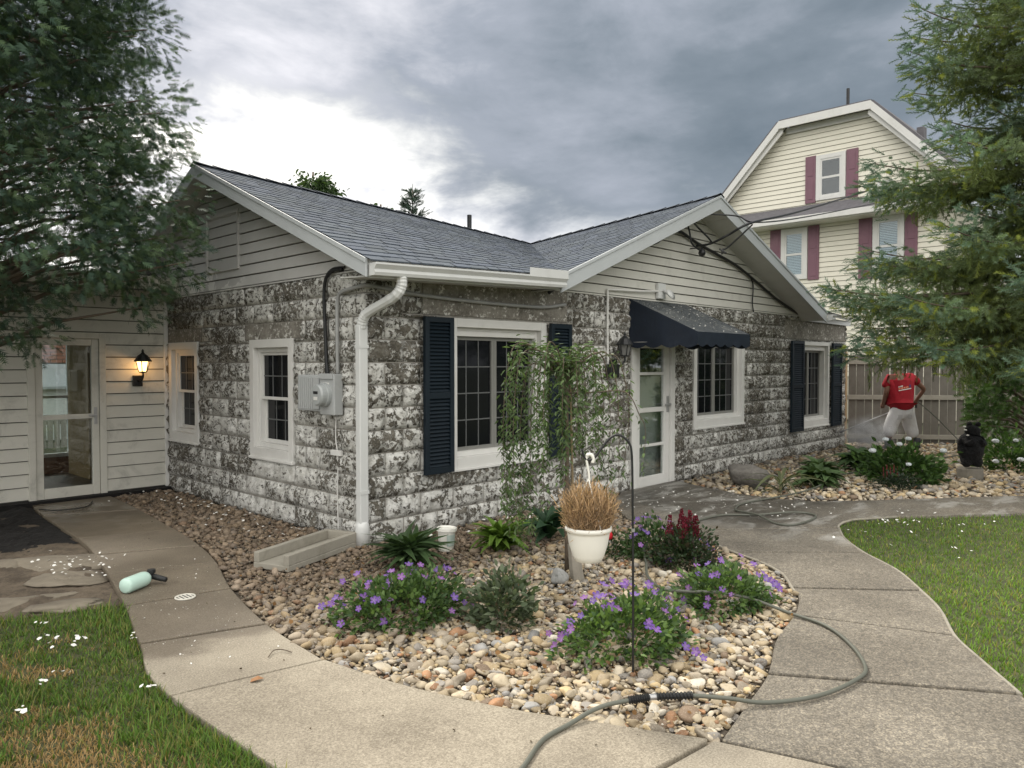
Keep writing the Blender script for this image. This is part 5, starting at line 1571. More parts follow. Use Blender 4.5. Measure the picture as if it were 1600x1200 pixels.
# ------------------------------------------------------------------ small things on the ground
# concrete splash block under the downspout
sb = thing('splash_block', (-0.6, 0.0, 0), 'grey concrete splash block lying on the pebbles by the downspout', 'splash block')
o0 = Vector((-0.14, 0.16, 0)); dr_ = Vector((-0.90, -0.33, 0)).normalized(); sd_ = Vector((-dr_.y, dr_.x, 0))
def sbp(a, b, z): return o0 + dr_ * a + sd_ * b + Vector((0, 0, z))
def sbbox(a0, a1, b0, b1, z0, z1, name):
    MB().hexa([sbp(a0, b0, z0), sbp(a1, b0, z0), sbp(a1, b1, z0), sbp(a0, b1, z0), sbp(a0, b0, z1), sbp(a1, b0, z1), sbp(a1, b1, z1), sbp(a0, b1, z1)]).build(name, 'splash', sb, bevel=0.006)
sbbox(0, .90, -.17, .17, .0, .045, 'base'); sbbox(0.002, .898, -.168, -.118, .044, .125, 'side'); sbbox(0.002, .898, .118, .168, .044, .125, 'side'); sbbox(.003, .055, -.119, .119, .044, .124, 'end')

# bucket with lid
bk = thing('lidded_tub', (0.33, -0.66, 0), 'white plastic tub with lid behind the dark wilted plant', 'bucket')
tx = (Vector((1, 0, -.05)).normalized(), Vector((0, 1, 0)), Vector((.05, 0, 1)).normalized())
c_ = (0.33, -0.66, 0.0)
MB().lathe([(.058, 0), (.062, .01), (.074, .17), (.076, .175), (.073, .178)], c_, 24, tx).build('tub', 'plastic_white', bk, smooth=True)
MB().lathe([(.077, .168), (.085, .170), (.085, .195), (.079, .20), (.070, .196), (.066, .186), (0, .186)], c_, 24, tx).build('lid', 'plastic_white', bk, smooth=False)
lb = MB()
for k in range(6):
    t = radians(-125 + k * 12); t2 = radians(-125 + (k + 1) * 12)
    lb.poly([Vector((c_[0] + .0705 * cos(t), c_[1] + .0705 * sin(t), .05)), Vector((c_[0] + .0705 * cos(t2), c_[1] + .0705 * sin(t2), .05)), Vector((c_[0] + .0785 * cos(t2), c_[1] + .0785 * sin(t2), .145)), Vector((c_[0] + .0785 * cos(t), c_[1] + .0785 * sin(t), .145))])
M['pale_label'] = plain('pale_label', (0.42, 0.50, 0.46), 0.6, 0.3, 40)
lb.build('paper_label', 'pale_label', bk)

# foam bottle lying on the walk
fb = thing('foam_bottle', (-1.88, 0.03, 0.012), 'pale green foam bottle with black nozzle lying on the wet walk', 'bottle')
bd = Vector((0.86, 0.50, 0)).normalized(); bs = Vector((-bd.y, bd.x, 0)); bu = Vector((0, 0, 1))
p0 = Vector((-1.99, -0.03, 0.012 + .053))
MB().lathe([(0, 0), (.040, .002), (.050, .010), (.053, .026), (.053, .18), (.047, .205), (.031, .225), (.021, .235)], p0, 20, (bs, bu, bd)).build('bottle', 'plastic_green', fb, smooth=True)
MB().lathe([(.025, .228), (.025, .258), (.016, .262)], p0, 14, (bs, bu, bd)).build('neck', 'black_rubber', fb, smooth=False)
q = p0 + bd * .262
nd_ = Vector((0.45, -0.85, -.12)).normalized()
MB().tube([q - nd_ * .03, q + nd_ * .05, q + nd_ * .125], [.019, .021, .017], 12).build('nozzle', 'black_rubber', fb, smooth=True)
MB().lathe([(.022, -.014), (.028, -.01), (.028, .012), (.02, .016)], q + Vector((.0, .0, .034)), 12).build('knob', 'black_rubber', fb)

# drain in the joint
dg = thing('drain_grate', (-1.735, -0.40, 0.016), 'round pale drain grate set in a joint of the walk', 'drain')
MB().tube([(-1.735 + .061 * cos(2 * pi * k / 24), -.40 + .061 * sin(2 * pi * k / 24), .018) for k in range(25)], .006, 6, False).build('rim', 'drain', dg)
for k in range(4):
    dx = -.036 + k * .024; hl = math.sqrt(max(0, .055 ** 2 - dx ** 2))
    MB().box(-1.735 + dx - .006, -.40 - hl, .0185, -1.735 + dx + .006, -.40 + hl, .0215).build('slot_bar', 'drain', dg)
MB().lathe([(.055, 0), (0, .0005)], (-1.735, -.40, .0172), 20).build('sump', 'black_rubber', dg)

# the pressure hose
HZ = 0.024
hp = [(-2.02, -3.62, .026), (-1.86, -3.52, .026), (-1.72, -3.47, .026), (-1.52, -3.39, .026), (-1.34, -3.385, .028), (-1.20, -3.40, .045), (-1.08, -3.44, .052), (-0.92, -3.535, .055), (-0.79, -3.65, .055), (-0.68, -3.77, .045), (-0.55, -3.90, .024), (-0.31, -4.04, HZ), (0.0, -4.10, HZ), (0.18, -4.075, HZ),
      (0.44, -3.91, HZ), (0.65, -3.69, HZ), (0.71, -3.43, .03), (0.66, -3.25, .075), (0.49, -3.10, .13), (0.36, -2.93, .13), (0.42, -2.72, .09), (0.68, -2.43, .06), (1.0, -2.2, .05), (1.3, -1.98, .05), (1.65, -1.80, .05), (2.15, -1.70, .035), (2.77, -1.61, HZ), (3.20, -1.655, HZ), (3.43, -1.88, HZ), (3.72, -2.09, .036), (3.88, -2.22, .026), (3.80, -2.36, HZ), (3.5, -2.40, HZ), (3.22, -2.36, HZ), (3.20, -2.20, HZ), (3.33, -1.97, .05), (3.46, -1.76, .03), (3.57, -1.60, HZ), (3.98, -1.50, HZ), (4.73, -1.64, .03), (5.2, -1.74, .06), (5.7, -1.70, .07), (6.26, -1.58, .07), (6.9, -1.62, .07), (7.9, -1.74, .07), (9.2, -1.95, .06), (10.7, -2.12, .05), (11.45, -1.92, .10), (11.69, -1.68, .27), (11.52, -1.42, .60), (11.35, -1.18, .87)]
hose = thing('pressure_hose', (-1.0, -3.5, 0), 'long grey-green pressure hose winding over the walk, pebbles and path', 'hose')
MB().tube(spline(hp, 7), 0.0100, 9).build('tube', 'hose', hose, smooth=True)
cp = spline([(-1.03, -3.467, .055), (-0.92, -3.535, .056), (-0.79, -3.65, .056)], 22)
def ribbed(seg, name):
    rr = [0.0155 + (0.004 if (k // 1) % 2 else -0.003) for k in range(len(seg))]
    MB().tube(seg, rr, 10).build(name, 'black_rubber', hose, smooth=False)
ribbed(cp[0:19], 'coupling_grip'); ribbed(cp[23:45], 'coupling_grip')
MB().tube(cp[18:24], 0.0145, 10).build('coupling', 'metal', hose, smooth=True)

# shepherd's hook with a hanging pot of dead stems
R_ = Vector((0.694, -0.72, 0)); 
hk = thing('shepherd_hook', (-0.66, -3.235, 0), 'thin black shepherd hook standing in the pebbles', 'plant hook')
bx_, by_ = -0.66, -3.235
pts = [(bx_, by_, -.05), (bx_ - .002, by_, .4), (bx_ - .004, by_ + .003, .8)]
pts = [Vector(p) for p in pts] + [Vector((bx_, by_, 1.10)) - R_ * .010, Vector((bx_, by_, 1.175)) - R_ * .028, Vector((bx_, by_, 1.21)) - R_ * .075, Vector((bx_, by_, 1.195)) - R_ * .12, Vector((bx_, by_, 1.14)) - R_ * .165, Vector((bx_, by_, 1.095)) - R_ * .20, Vector((bx_, by_, 1.085)) - R_ * .232, Vector((bx_, by_, 1.105)) - R_ * .252, Vector((bx_, by_, 1.14)) - R_ * .262]
MB().tube(spline(pts, 8), 0.0062, 8).build('rod', 'black_iron', hk, smooth=True)
MB().lathe([(.0095, -.008), (.0095, .008)], (bx_ - .003, by_ + .001, .73), 8).build('joint', 'metal', hk)
pc = Vector((bx_, by_, 0)) - R_ * .228
pot = thing('hanging_pot', (pc.x, pc.y, .57), 'white plastic hanging pot full of dead straw-coloured stems', 'flower pot')
MB().lathe([(.060, .575), (.068, .578), (.080, .605), (.098, .66), (.107, .715), (.110, .728), (.118, .730), (.119, .748), (.112, .752), (.104, .746), (.100, .72), (.0, .715)], (pc.x, pc.y, 0), 36).build('pot', 'plastic_white', pot, smooth=True)
hkp = [Vector((pc.x, pc.y, 1.105)) + R_ * a + Vector((0, 0, b)) for a, b in ((.020, -.035), (.024, -.012), (.012, .006), (-.006, .004), (-.010, -.02), (.002, -.09), (.004, -.13))]
MB().tube(spline(hkp, 6), [.009] * 20 + [.006] * 17, 8).build('hook', 'plastic_white', pot, smooth=True)
for k in range(3):
    t = 2 * pi * k / 3 + 2.3
    MB().tube(spline([(pc.x, pc.y, .99), (pc.x + .06 * cos(t), pc.y + .06 * sin(t), .86), (pc.x + .112 * cos(t), pc.y + .112 * sin(t), .745)], 6), .003, 5).build('strap', 'plastic_white', pot, smooth=True)
r_ = np.random.default_rng(5); n = 7500
t = r_.uniform(0, 2 * pi, n); q = np.sqrt(r_.uniform(0, 1, n)) * .098
base = np.stack([pc.x + q * np.cos(t), pc.y + q * np.sin(t), np.full(n, .715)], 1)
hh = r_.uniform(.45, 1.0, n) * (.27 - 8 * q ** 2); lean = r_.normal(0, .12, (n, 2)) + np.stack([np.cos(t), np.sin(t)], 1) * q[:, None] * 1.6
start = base + np.stack([lean[:, 0], lean[:, 1], np.ones(n)], 1) * (hh * r_.uniform(0, .92, n))[:, None]
dirs = np.stack([lean[:, 0], lean[:, 1], np.ones(n)], 1) + r_.normal(0, .45, (n, 3))
stV = np.array([(-.5, 0, 0), (.5, 0, 0), (.3, 1, .1), (-.3, 1, .1)]); stF = np.array([(0, 1, 2), (0, 2, 3)])
S = np.stack([r_.uniform(.0018, .004, n), r_.uniform(.03, .075, n), r_.uniform(.03, .06, n)], 1)
cc = np.array([.40, .265, .15]) * r_.uniform(.25, 1.5, n)[:, None] * np.array([1, 1, 1]) + r_.uniform(0, .06, (n, 1))
V, F, C = scatter(stV, stF, start, frames(dirs, None, r_.uniform(0, 6.28, n)) * S[:, None, :], 1.0, cc)
np_mesh('dead_stems', V, F, 'straw', pot, C)

# rock by the front path, mottled ornament and stump in the bed
def boulder(name, loc, size, seed, mat, label, cat, rot=0.0, rough=1.0):
    W = iv3.copy(); W = stone_shape(W, seed); W *= (1 + rough * .12 * snoise(W * 2.5, seed + 1) + rough * .05 * snoise(W * 6, seed + 2))[:, None]
    me = bpy.data.meshes.new(name); me.from_pydata((W * np.array(size)).tolist(), [], if3.tolist()); me.polygons.foreach_set('use_smooth', [True] * len(me.polygons))
    me.materials.append(M[mat]); o = bpy.data.objects.new(name, me); COL.objects.link(o); o.location = loc; o.rotation_euler = (0, 0, rot)
    return tag(o, label, cat)
boulder('boulder', (5.25, -0.92, .09), (.36, .25, .19), 3, 'rock', 'dark grey speckled boulder at the foot of the front wall', 'rock', -.8, 1.7)
boulder('ornament_stone', (.30, -1.93, .05), (.10, .07, .065), 9, 'mottled', 'mottled grey ornamental stone beside the weeping tree trunk', 'rock', .5)
st = thing('wood_stump', (.47, -1.95, 0), 'slanted grey wooden stump behind the hanging pot', 'stump')
MB().tube([(.46, -1.97, -.03), (.47, -1.94, .10), (.49, -1.90, .24)], [.055, .048, .040], 7).build('stump', 'log', st)
# flat stones pressed into the bare yard, left
for k, (x_, y_, a, b, rz) in enumerate([(-1.98, 1.38, .26, .42, .3), (-2.55, 1.55, .34, .26, .1), (-2.12, .78, .25, .30, -.2), (-2.62, 0.42, .62, .15, -.12), (-2.9, 1.0, .30, .24, .5), (-2.35, .10, .30, .12, -.3), (-3.6, .9, .5, .3, .1)]):
    o = boulder('flagstone', (x_, y_, -.018), (a, b, .034), 60 + k, 'flag', ['brown flat stone nearest the dark mud by the walk', 'brown flat stone at the left edge of the frame by the mud', 'dark flat stone littered with paint flakes beside the walk', 'long pale flat stone along the lawn edge', 'half-buried flat stone left of the flaked one', 'small flat stone between lawn and walk', 'flat stone far left in the bare yard'][k], 'stone', rz, 2.6)
# litter: paint flakes
r_ = np.random.default_rng(8)
def flakes(name, pts, smin, smax, label, parent=None):
    n = len(pts); pts = np.asarray(pts, float)
    V, F, C = scatter(chipV, chipF, pts, rot_mats(np.stack([r_.normal(0, .3, n), r_.normal(0, .3, n), r_.uniform(0, 6.28, n)], 1)), r_.uniform(smin, smax, n), np.ones((n, 3)) * .7)
    o = np_mesh(name, V, F, 'chip', parent, C); tag(o, label, 'litter', kind='stuff'); return o
pts = [(-.10 - abs(r_.normal(0, .25)), r_.uniform(.1, 4.1), .03) for _ in range(90)] + [(r_.uniform(0, 3.3), -.08 - abs(r_.normal(0, .22)), .03) for _ in range(130)]
flakes('paint_flakes', pts, .006, .020, 'white paint flakes scattered on the pebbles along the house walls')
pts = [(x_, y_, .014) for x_, y_ in zip(r_.uniform(-2.2, -1.1, 120), r_.uniform(-1.7, .6, 120)) if inside(np.array([x_]), np.array([y_]), [(p[0] + .04, p[1]) for p in W_OUT[:97]] + [(p[0] - .04, p[1]) for p in W_IN[::-1]])[0]]
flakes('paint_flakes', pts, .002, .006, 'white paint crumbs sprinkled over the wet walk')
pts = [(x_, y_, .012) for x_, y_ in zip(r_.uniform(2.6, 4.5, 260), r_.uniform(-2.4, -.2, 260)) if x_ > 2.5 + .6 * abs(y_ + .6)]
flakes('paint_flakes', pts, .004, .012, 'white paint flakes washed over the path before the front door')
cl_ = [(-2.62, -.62), (-2.60, -.70), (-2.48, -.78), (-2.57, -.84), (-2.93, -1.53), (-2.82, -1.32), (-2.45, -1.7), (-2.25, -.95), (-2.55, -.35), (-2.7, -1.2)]
pts = [(x_ + r_.normal(0, .025), y_ + r_.normal(0, .025), .025 + r_.uniform(0, .02)) for x_, y_ in cl_ for _ in range(4)]
flakes('paint_scraps', pts, .005, .016, 'white paint scraps lying on the patchy left lawn')
pts = [(4.05 + r_.normal(0, .05), -3.0 + r_.normal(0, .04), .03) for _ in range(12)] + [(4.22 + r_.normal(0, .03), -3.14 + r_.normal(0, .03), .03) for _ in range(8)] + [(x_, y_, .02) for x_, y_ in zip(r_.uniform(2.9, 5, 50), r_.uniform(-3.9, -2.8, 50))]
flakes('paint_scraps', pts, .005, .016, 'white paint scraps on the right lawn by the path bend')
pts = [(-2.0 + r_.normal(0, .14), .95 + r_.normal(0, .25), .03) for _ in range(60)]
flakes('paint_scraps', pts, .004, .014, 'white paint scraps on the flat stones beside the walk')
lf_ = MB(); lf_.poly([(-2.08, -1.98, .018), (-2.05, -2.0, .028), (-2.01, -1.99, .02), (-2.03, -1.965, .032), (-2.06, -1.955, .022)])
tag(lf_.build('fallen_leaf', 'dead_leaf', None), 'curled brown dead leaf on the pale walk slab', 'leaf')
tag(MB().tube(spline([(-1.86, -1.75, .018), (-1.80, -1.70, .024), (-1.76, -1.72, .022), (-1.74, -1.78, .018)], 5), .003, 5).build('bent_twig', 'bark', None), 'thin bent twig on the walk near the wet edge', 'twig')
tag(MB().tube(spline([(-1.55, 3.75, .018), (-1.45, 3.55, .02), (-1.3, 3.5, .02), (-1.15, 3.55, .02), (-1.0, 3.85, .02)], 5), .006, 5).build('thin_cord', 'black_rubber', None), 'thin dark cord lying on the walk before the wing door', 'cord')

# ------------------------------------------------------------------ plants of the beds
leafV = np.array([(0, 0, 0), (-.5, .35, .06), (0, .35, 0), (.5, .35, .06), (-.36, .7, .03), (0, .72, -.03), (.36, .7, .03), (0, 1.0, -.12)])
leafF = np.array([(0, 2, 1), (0, 3, 2), (1, 2, 5), (1, 5, 4), (2, 3, 6), (2, 6, 5), (4, 5, 7), (5, 6, 7)])
def leaf_mesh(name, length, width, droop, col, mat='leaf'):
    """a broad arching leaf along +Y, ribs pressed in"""
    n = 6; V = []; F = []
    for i in range(n + 1):
        t = i / n; w = width * (sin(pi * min(1, t * .92 + .06)) ** .8) * (1 - .25 * t)
        y_ = length * (t - .18 * droop * t * t); z_ = length * (.55 * t - droop * t * t)
        for s_ in (-1, 0, 1): V.append((s_ * w / 2, y_, z_ + (.18 * w if s_ else 0)))
    for i in range(n):
        a = i * 3
        for j in (0, 1): F.append([a + j, a + j + 1, a + j + 4, a + j + 3])
    me = bpy.data.meshes.new(name); me.from_pydata(V, [], F); me.polygons.foreach_set('use_smooth', [True] * len(F))
    C = np.array([np.array(col) * (1.0 if (k % 3) != 1 else .75) for k in range(len(V))]); set_cols(me, C)
    me.materials.append(M[mat]); return me
def hosta(name, loc, label, n, ln, wd, cols, seed, droop=.75, elev=(.1, .9), cat='plant', group=None):
    pl_ = thing(name, loc, label, cat, group)
    r = random.Random(seed)
    ms = [leaf_mesh('leaf', ln * f, wd * f, droop * g, c) for f, g, c in zip((.75, .9, 1, 1.1), (1, .8, 1.15, 1), cols)]
    for k in range(n):
        o = link('leaf', ms[k % 4], pl_)
        t = r.uniform(0, 2 * pi); e = r.uniform(*elev); q = r.uniform(0, .05)
        o.rotation_euler = (e, r.uniform(-.4, .4), t)
        o.location = (-sin(t) * q, cos(t) * q, .0 + .25 * ln * r.random())
        s = r.uniform(.7, 1.15); o.scale = (s, s, s)
    return pl_
GR = lambda a, b, c: [(a * k, b * k, c * k) for k in (.7, .9, 1.1, 1.35)]
hosta('hosta', (.62, -1.0, 0), 'bright lime green leafy hosta under the big front window', 130, .29, .075, GR(.115, .20, .030), 1, .85, (.35, 1.45))
hosta('wilted_plant', (-.24, -.88, 0), 'dark green drooping leafy plant beside the white tub', 150, .34, .065, GR(.050, .090, .034), 2, 1.2, (.75, 1.55))
hosta('hosta', (1.28, -.95, 0), 'dark green broad-leaved plant behind the weeping tree trunk', 40, .32, .11, GR(.028, .065, .030), 3, .8, (.3, 1.2))
hosta('hosta', (5.75, -1.62, 0), 'hosta clump nearest the boulder by the far path', 120, .33, .12, GR(.075, .125, .048), 4, .8, (.15, 1.1))
hosta('hosta', (6.55, -1.30, 0), 'hosta clump behind the one by the boulder', 90, .34, .12, GR(.075, .125, .048), 5, .8, (.15, 1.1))
hosta('hosta', (7.6, -1.45, 0), 'hosta clump at the worker side of the hydrangea', 120, .40, .13, GR(.065, .115, .044), 6, .8, (.2, 1.2))
hosta('strappy_plant', (5.05, -1.42, 0), 'flattened plant with long sword leaves before the boulder', 24, .60, .040, GR(.10, .115, .055), 7, .7, (-.05, .45))

def bush_leaves(center, rad, n, size, cols, seed, squash=1.0, zmin=.02):
    r = np.random.default_rng(seed)
    v = r.normal(size=(n, 3)); v /= np.linalg.norm(v, axis=1, keepdims=True); v[:, 2] = np.abs(v[:, 2])
    q = r.uniform(.35, 1.0, n) ** .6 * (1 + .30 * snoise(v * 3.4, seed)) * np.where(r.uniform(0, 1, n) < .08, 1.2, 1.0)
    p = v * q[:, None] * np.array(rad); pos = np.array(center) + p; pos[:, 2] = np.maximum(pos[:, 2], zmin)
    d_ = v + r.normal(0, .45, (n, 3)) + np.array([0, 0, .1])
    c = np.array(cols)[r.integers(0, len(cols), n)] * r.uniform(.7, 1.3, n)[:, None]
    S = np.stack([size * .55 * r.uniform(.7, 1.2, n), size * r.uniform(.7, 1.3, n), size * r.uniform(.5, 1.2, n)], 1)
    return scatter(leafV, leafF, pos, frames(d_, None, r.normal(0, .7, n)) * S[:, None, :], 1.0, c)

def flower_mesh(rad, col, col2):
    V = [(0, 0, -.15 * rad)]; F = []; C = [col2]
    for k in range(5):
        t = 2 * pi * k / 5
        for dt, q, z_ in ((-.55, .62, .05), (-.34, .98, .12), (0, 1.03, .16), (.34, .98, .12), (.55, .62, .05)):
            V.append((rad * q * cos(t + dt), rad * q * sin(t + dt), rad * z_)); C.append(col)
        i = 1 + k * 5
        F += [[0, i, i + 1, i + 2], [0, i + 2, i + 3, i + 4]]
    me = bpy.data.meshes.new('flower'); me.from_pydata(V, [], F); set_cols(me, np.array(C)); me.materials.append(M['petal']); return me
FL = [flower_mesh(.026, (.19, .085, .40), (.36, .22, .50)), flower_mesh(.023, (.25, .095, .38), (.42, .26, .50)), flower_mesh(.025, (.15, .075, .37), (.34, .24, .50))]
def geranium(loc, rad, label, seed, nl, nf, tint=1.0):
    g = thing('geranium', loc, label, 'flowers', 'purple geraniums in the pebble bed')
    r = np.random.default_rng(seed)
    V, F, C = bush_leaves(loc, rad, nl, .042, [(.070 * tint, .125 * tint, .036), (.11 * tint, .18 * tint, .055), (.050, .095, .034)], seed)
    np_mesh('foliage', V, F, 'leaf', g, C)
    # thin stems poking out
    for k in range(nf):
        t = r.uniform(0, 2 * pi); e = r.uniform(.08, 1.35); q = r.uniform(.88, 1.38)
        v = Vector((cos(t) * cos(e) * rad[0], sin(t) * cos(e) * rad[1], sin(e) * rad[2])) * q
        p = Vector(loc) + v
        o = link('flower', FL[k % 3], g); o.location = v
        n_ = (v.normalized() * .6 + Vector((-.35, -.55, .55)) + Vector(r.normal(0, .35, 3)))
        o.rotation_euler = n_.to_track_quat('Z', 'Y').to_euler(); s = r.uniform(.75, 1.15); o.scale = (s, s, s)
geranium((-.93, -1.72, 0), (.42, .36, .25), 'purple geranium clump nearest the pale walk', 11, 2600, 50)
geranium((-.36, -2.98, 0), (.40, .34, .25), 'purple geranium clump around the hook rod', 12, 2200, 50, 1.15)
geranium((.72, -3.02, 0), (.42, .30, .21), 'purple geranium clump spilling over the path edge under the hose', 13, 2000, 44, 1.05)
geranium((1.42, -2.05, 0), (.34, .30, .26), 'purple geranium clump behind the dark red astilbe', 14, 1500, 36, .85)
ab_ = thing('astilbe', (1.30, -2.36, 0), 'dark red feathery astilbe by the curve of the path', 'flowers')
V, F, C = bush_leaves((1.30, -2.36, 0), (.24, .24, .28), 1700, .038, [(.030, .055, .026), (.045, .075, .032), (.06, .05, .035)], 15)
np_mesh('foliage', V, F, 'leaf', ab_, C)
r = np.random.default_rng(16)
for k in range(9):
    t = r.uniform(0, 6.28); q = r.uniform(.02, .15); h0 = r.uniform(.22, .28); hl = r.uniform(.12, .17)
    n = 130; tt = r.uniform(0, 1, n); an_ = r.uniform(0, 6.28, n); rr_ = .026 * (1 - tt) * r.uniform(.3, 1.2, n) + .003
    bp = np.array([1.30 + q * cos(t), -2.36 + q * sin(t), h0])
    pos = bp + np.stack([rr_ * np.cos(an_), rr_ * np.sin(an_), tt * hl], 1)
    dd_ = np.stack([np.cos(an_), np.sin(an_), np.full(n, 1.2)], 1)
    c = np.array([.16, .022, .040]) * r.uniform(.5, 1.5, n)[:, None]
    V, F, C = scatter(leafV[[0, 1, 3, 7]], np.array([(0, 2, 1), (1, 2, 3)]), pos, frames(dd_, None, r.uniform(0, 6.28, n)), r.uniform(.010, .020, n), c)
    np_mesh('plume', V, F, 'petal', ab_, C)
sbush = thing('small_shrub', (-.57, -2.22, 0), 'small grey-green leafy shrub between two geranium clumps', 'shrub')
V, F, C = bush_leaves((-.57, -2.22, 0), (.20, .20, .28), 900, .05, [(.095, .125, .070), (.070, .10, .052), (.12, .15, .09)], 17); np_mesh('foliage', V, F, 'leaf', sbush, C)
for k in range(6):
    t = k * 1.05; MB().tube([(-.57, -2.22, 0), (-.57 + .09 * cos(t), -2.22 + .09 * sin(t), .2)], .004, 5).build('stem', 'twig', sbush)
M['dark_red'] = plain('dark_red_spike', (0.13, 0.012, 0.016), 0.8, 0.3)
rfl = thing('red_bloom_plant', (1.15, -1.75, 0), 'small plant with one red bloom right of the hanging pot', 'flowers')
V, F, C = bush_leaves((1.15, -1.75, 0), (.12, .12, .18), 260, .035, [(.05, .09, .035)], 18); np_mesh('foliage', V, F, 'leaf', rfl, C)
MB().lathe([(0, 0), (.03, .01), (.034, .04), (.012, .09), (0, .1)], (1.12, -1.76, .14), 10).build('bloom', 'red_bloom', rfl, smooth=True)

# rear bed: hydrangeas, dark shrub with red spikes
def hydrangea(loc, rad, label, seed, nl, blooms):
    g = thing('hydrangea', loc, label, 'shrub')
    V, F, C = bush_leaves(loc, rad, nl, .085, [(.060, .120, .030), (.085, .155, .042), (.045, .090, .026)], seed); np_mesh('foliage', V, F, 'leaf', g, C)
    bm2 = bpy.data.meshes.new('bloom'); W = iv2 * (1 + .12 * snoise(iv2 * 6, 3))[:, None] * np.array([1, 1, .7])
    bm2.from_pydata(W.tolist(), [], if2.tolist()); M.setdefault('hyd', plain('hydrangea_bloom', (.60, .64, .66), .8, .25, 60, .8, 90, bdist=.02)); bm2.materials.append(M['hyd'])
    for b in blooms:
        o = link('bloom', bm2, g); o.location = b; k_ = .034 + .016 * ((hash(b) % 7) / 7); o.scale = (k_, k_, k_)
    return g
hydrangea((7.05, -2.25, 0), (.52, .52, .50), 'large hydrangea with pale blue-white blooms before the worker', 21, 1500, [(-.40, .30, .42), (-.30, .0, .52), (-.10, -.05, .58), (-.42, -.15, .28), (-.2, .2, .56), (-.05, -.45, .45)])
hydrangea((9.3, -3.0, 0), (.42, .42, .48), 'smaller hydrangea with white blooms behind the carved bear', 22, 900, [(-.32, .12, .44), (-.25, -.12, .46), (-.35, -.2, .2), (-.38, .1, .15)])
ds_ = thing('low_shrub', (6.35, -2.35, 0), 'low dark shrub with red spikes in front of the large hydrangea', 'shrub')
V, F, C = bush_leaves((6.35, -2.35, 0), (.26, .26, .17), 700, .035, [(.022, .038, .022), (.035, .05, .03)], 23); np_mesh('foliage', V, F, 'leaf', ds_, C)
for k in range(5): MB().tube([(6.45 + .035 * k, -2.16 - .03 * k, .1), (6.46 + .04 * k, -2.15 - .03 * k, .24 + .03 * (k % 2))], [.010, .004], 6).build('red_spike', 'dark_red', ds_)

# leaf litter and grit between the stones, crumbs of bark on the walk
r_ = np.random.default_rng(18)
gx, gy = r_.uniform(-1.7, 3.2, 1500), r_.uniform(-3.9, -.1, 1500); k = inside(gx, gy, BED); gx, gy = gx[k][:420], gy[k][:420]; n = len(gx)
V, F, C = scatter(chipV, chipF, np.stack([gx, gy, r_.uniform(.012, .032, n)], 1), rot_mats(np.stack([r_.normal(0, .5, n), r_.normal(0, .5, n), r_.uniform(0, 6.28, n)], 1)), r_.uniform(.005, .016, n), np.array([[.16, .09, .04]]) * r_.uniform(.4, 1.6, n)[:, None])
tag(np_mesh('leaf_litter', V, F, 'straw', None, C), 'brown bits of dead leaf lying between the pebbles', 'litter', kind='stuff')
gx, gy = r_.uniform(-2.5, -.9, 500), r_.uniform(-4.2, 3.5, 500); k = inside(gx, gy, [p for p in W_OUT[:97]] + W_IN[::-1]); gx, gy = gx[k][:40], gy[k][:40]; n = len(gx)
V, F, C = scatter(chipV, chipF, np.stack([gx, gy, np.full(n, .019)], 1), rot_mats(np.stack([r_.normal(0, .2, n), r_.normal(0, .2, n), r_.uniform(0, 6.28, n)], 1)), r_.uniform(.0025, .008, n), np.array([[.05, .035, .02]]) * r_.uniform(.4, 1.6, n)[:, None])
tag(np_mesh('bark_crumbs', V, F, 'straw', None, C), 'dark crumbs of bark strewn on the left walk', 'litter', kind='stuff')

# ------------------------------------------------------------------ trees
def spray_template(n=5, spread=.42):
    """a flat feathery fan: thin branchlets swept forward on both sides of a stem"""
    V, F = [], []
    for k in range(n):
        y_ = .02 + .84 * k / n
        for s_ in (-1, 1):
            L = spread * (1.05 - .75 * abs(y_ - .30)); i = len(V); b = .02 * ((k * 7 + (s_ > 0) * 3) % 5 - 2)
            V += [(0, y_ - .05, 0), (0, y_ + .09, 0), (s_ * L, y_ + .28, b * 1.5)]
            F.append((i, i + 1, i + 2))
    i = len(V); V += [(-.035, .75, 0), (.035, .75, 0), (0, 1.15, -.05)]; F.append((i, i + 1, i + 2))
    return np.array(V), np.array(F)
sprV, sprF = spray_template()

def limb_tree(name, base, label, limbs, trunk_pts, trunk_r, sprays, mat='conifer', cat='tree'):
    t = thing(name, base, label, cat)
    MB().tube([Vector(p) for p in trunk_pts], trunk_r, 10).build('trunk', 'bark', t, smooth=True)
    lm = MB()
    for pts, r0 in limbs:
        n = len(pts); lm.tube(pts, [r0 * (1 - .8 * k / (n - 1)) for k in range(n)], 5, False)
    lm.build('limbs', 'bark', t, smooth=True)
    V, F, C = sprays
    np_mesh('crown', V, F, mat, t, C)
    return t

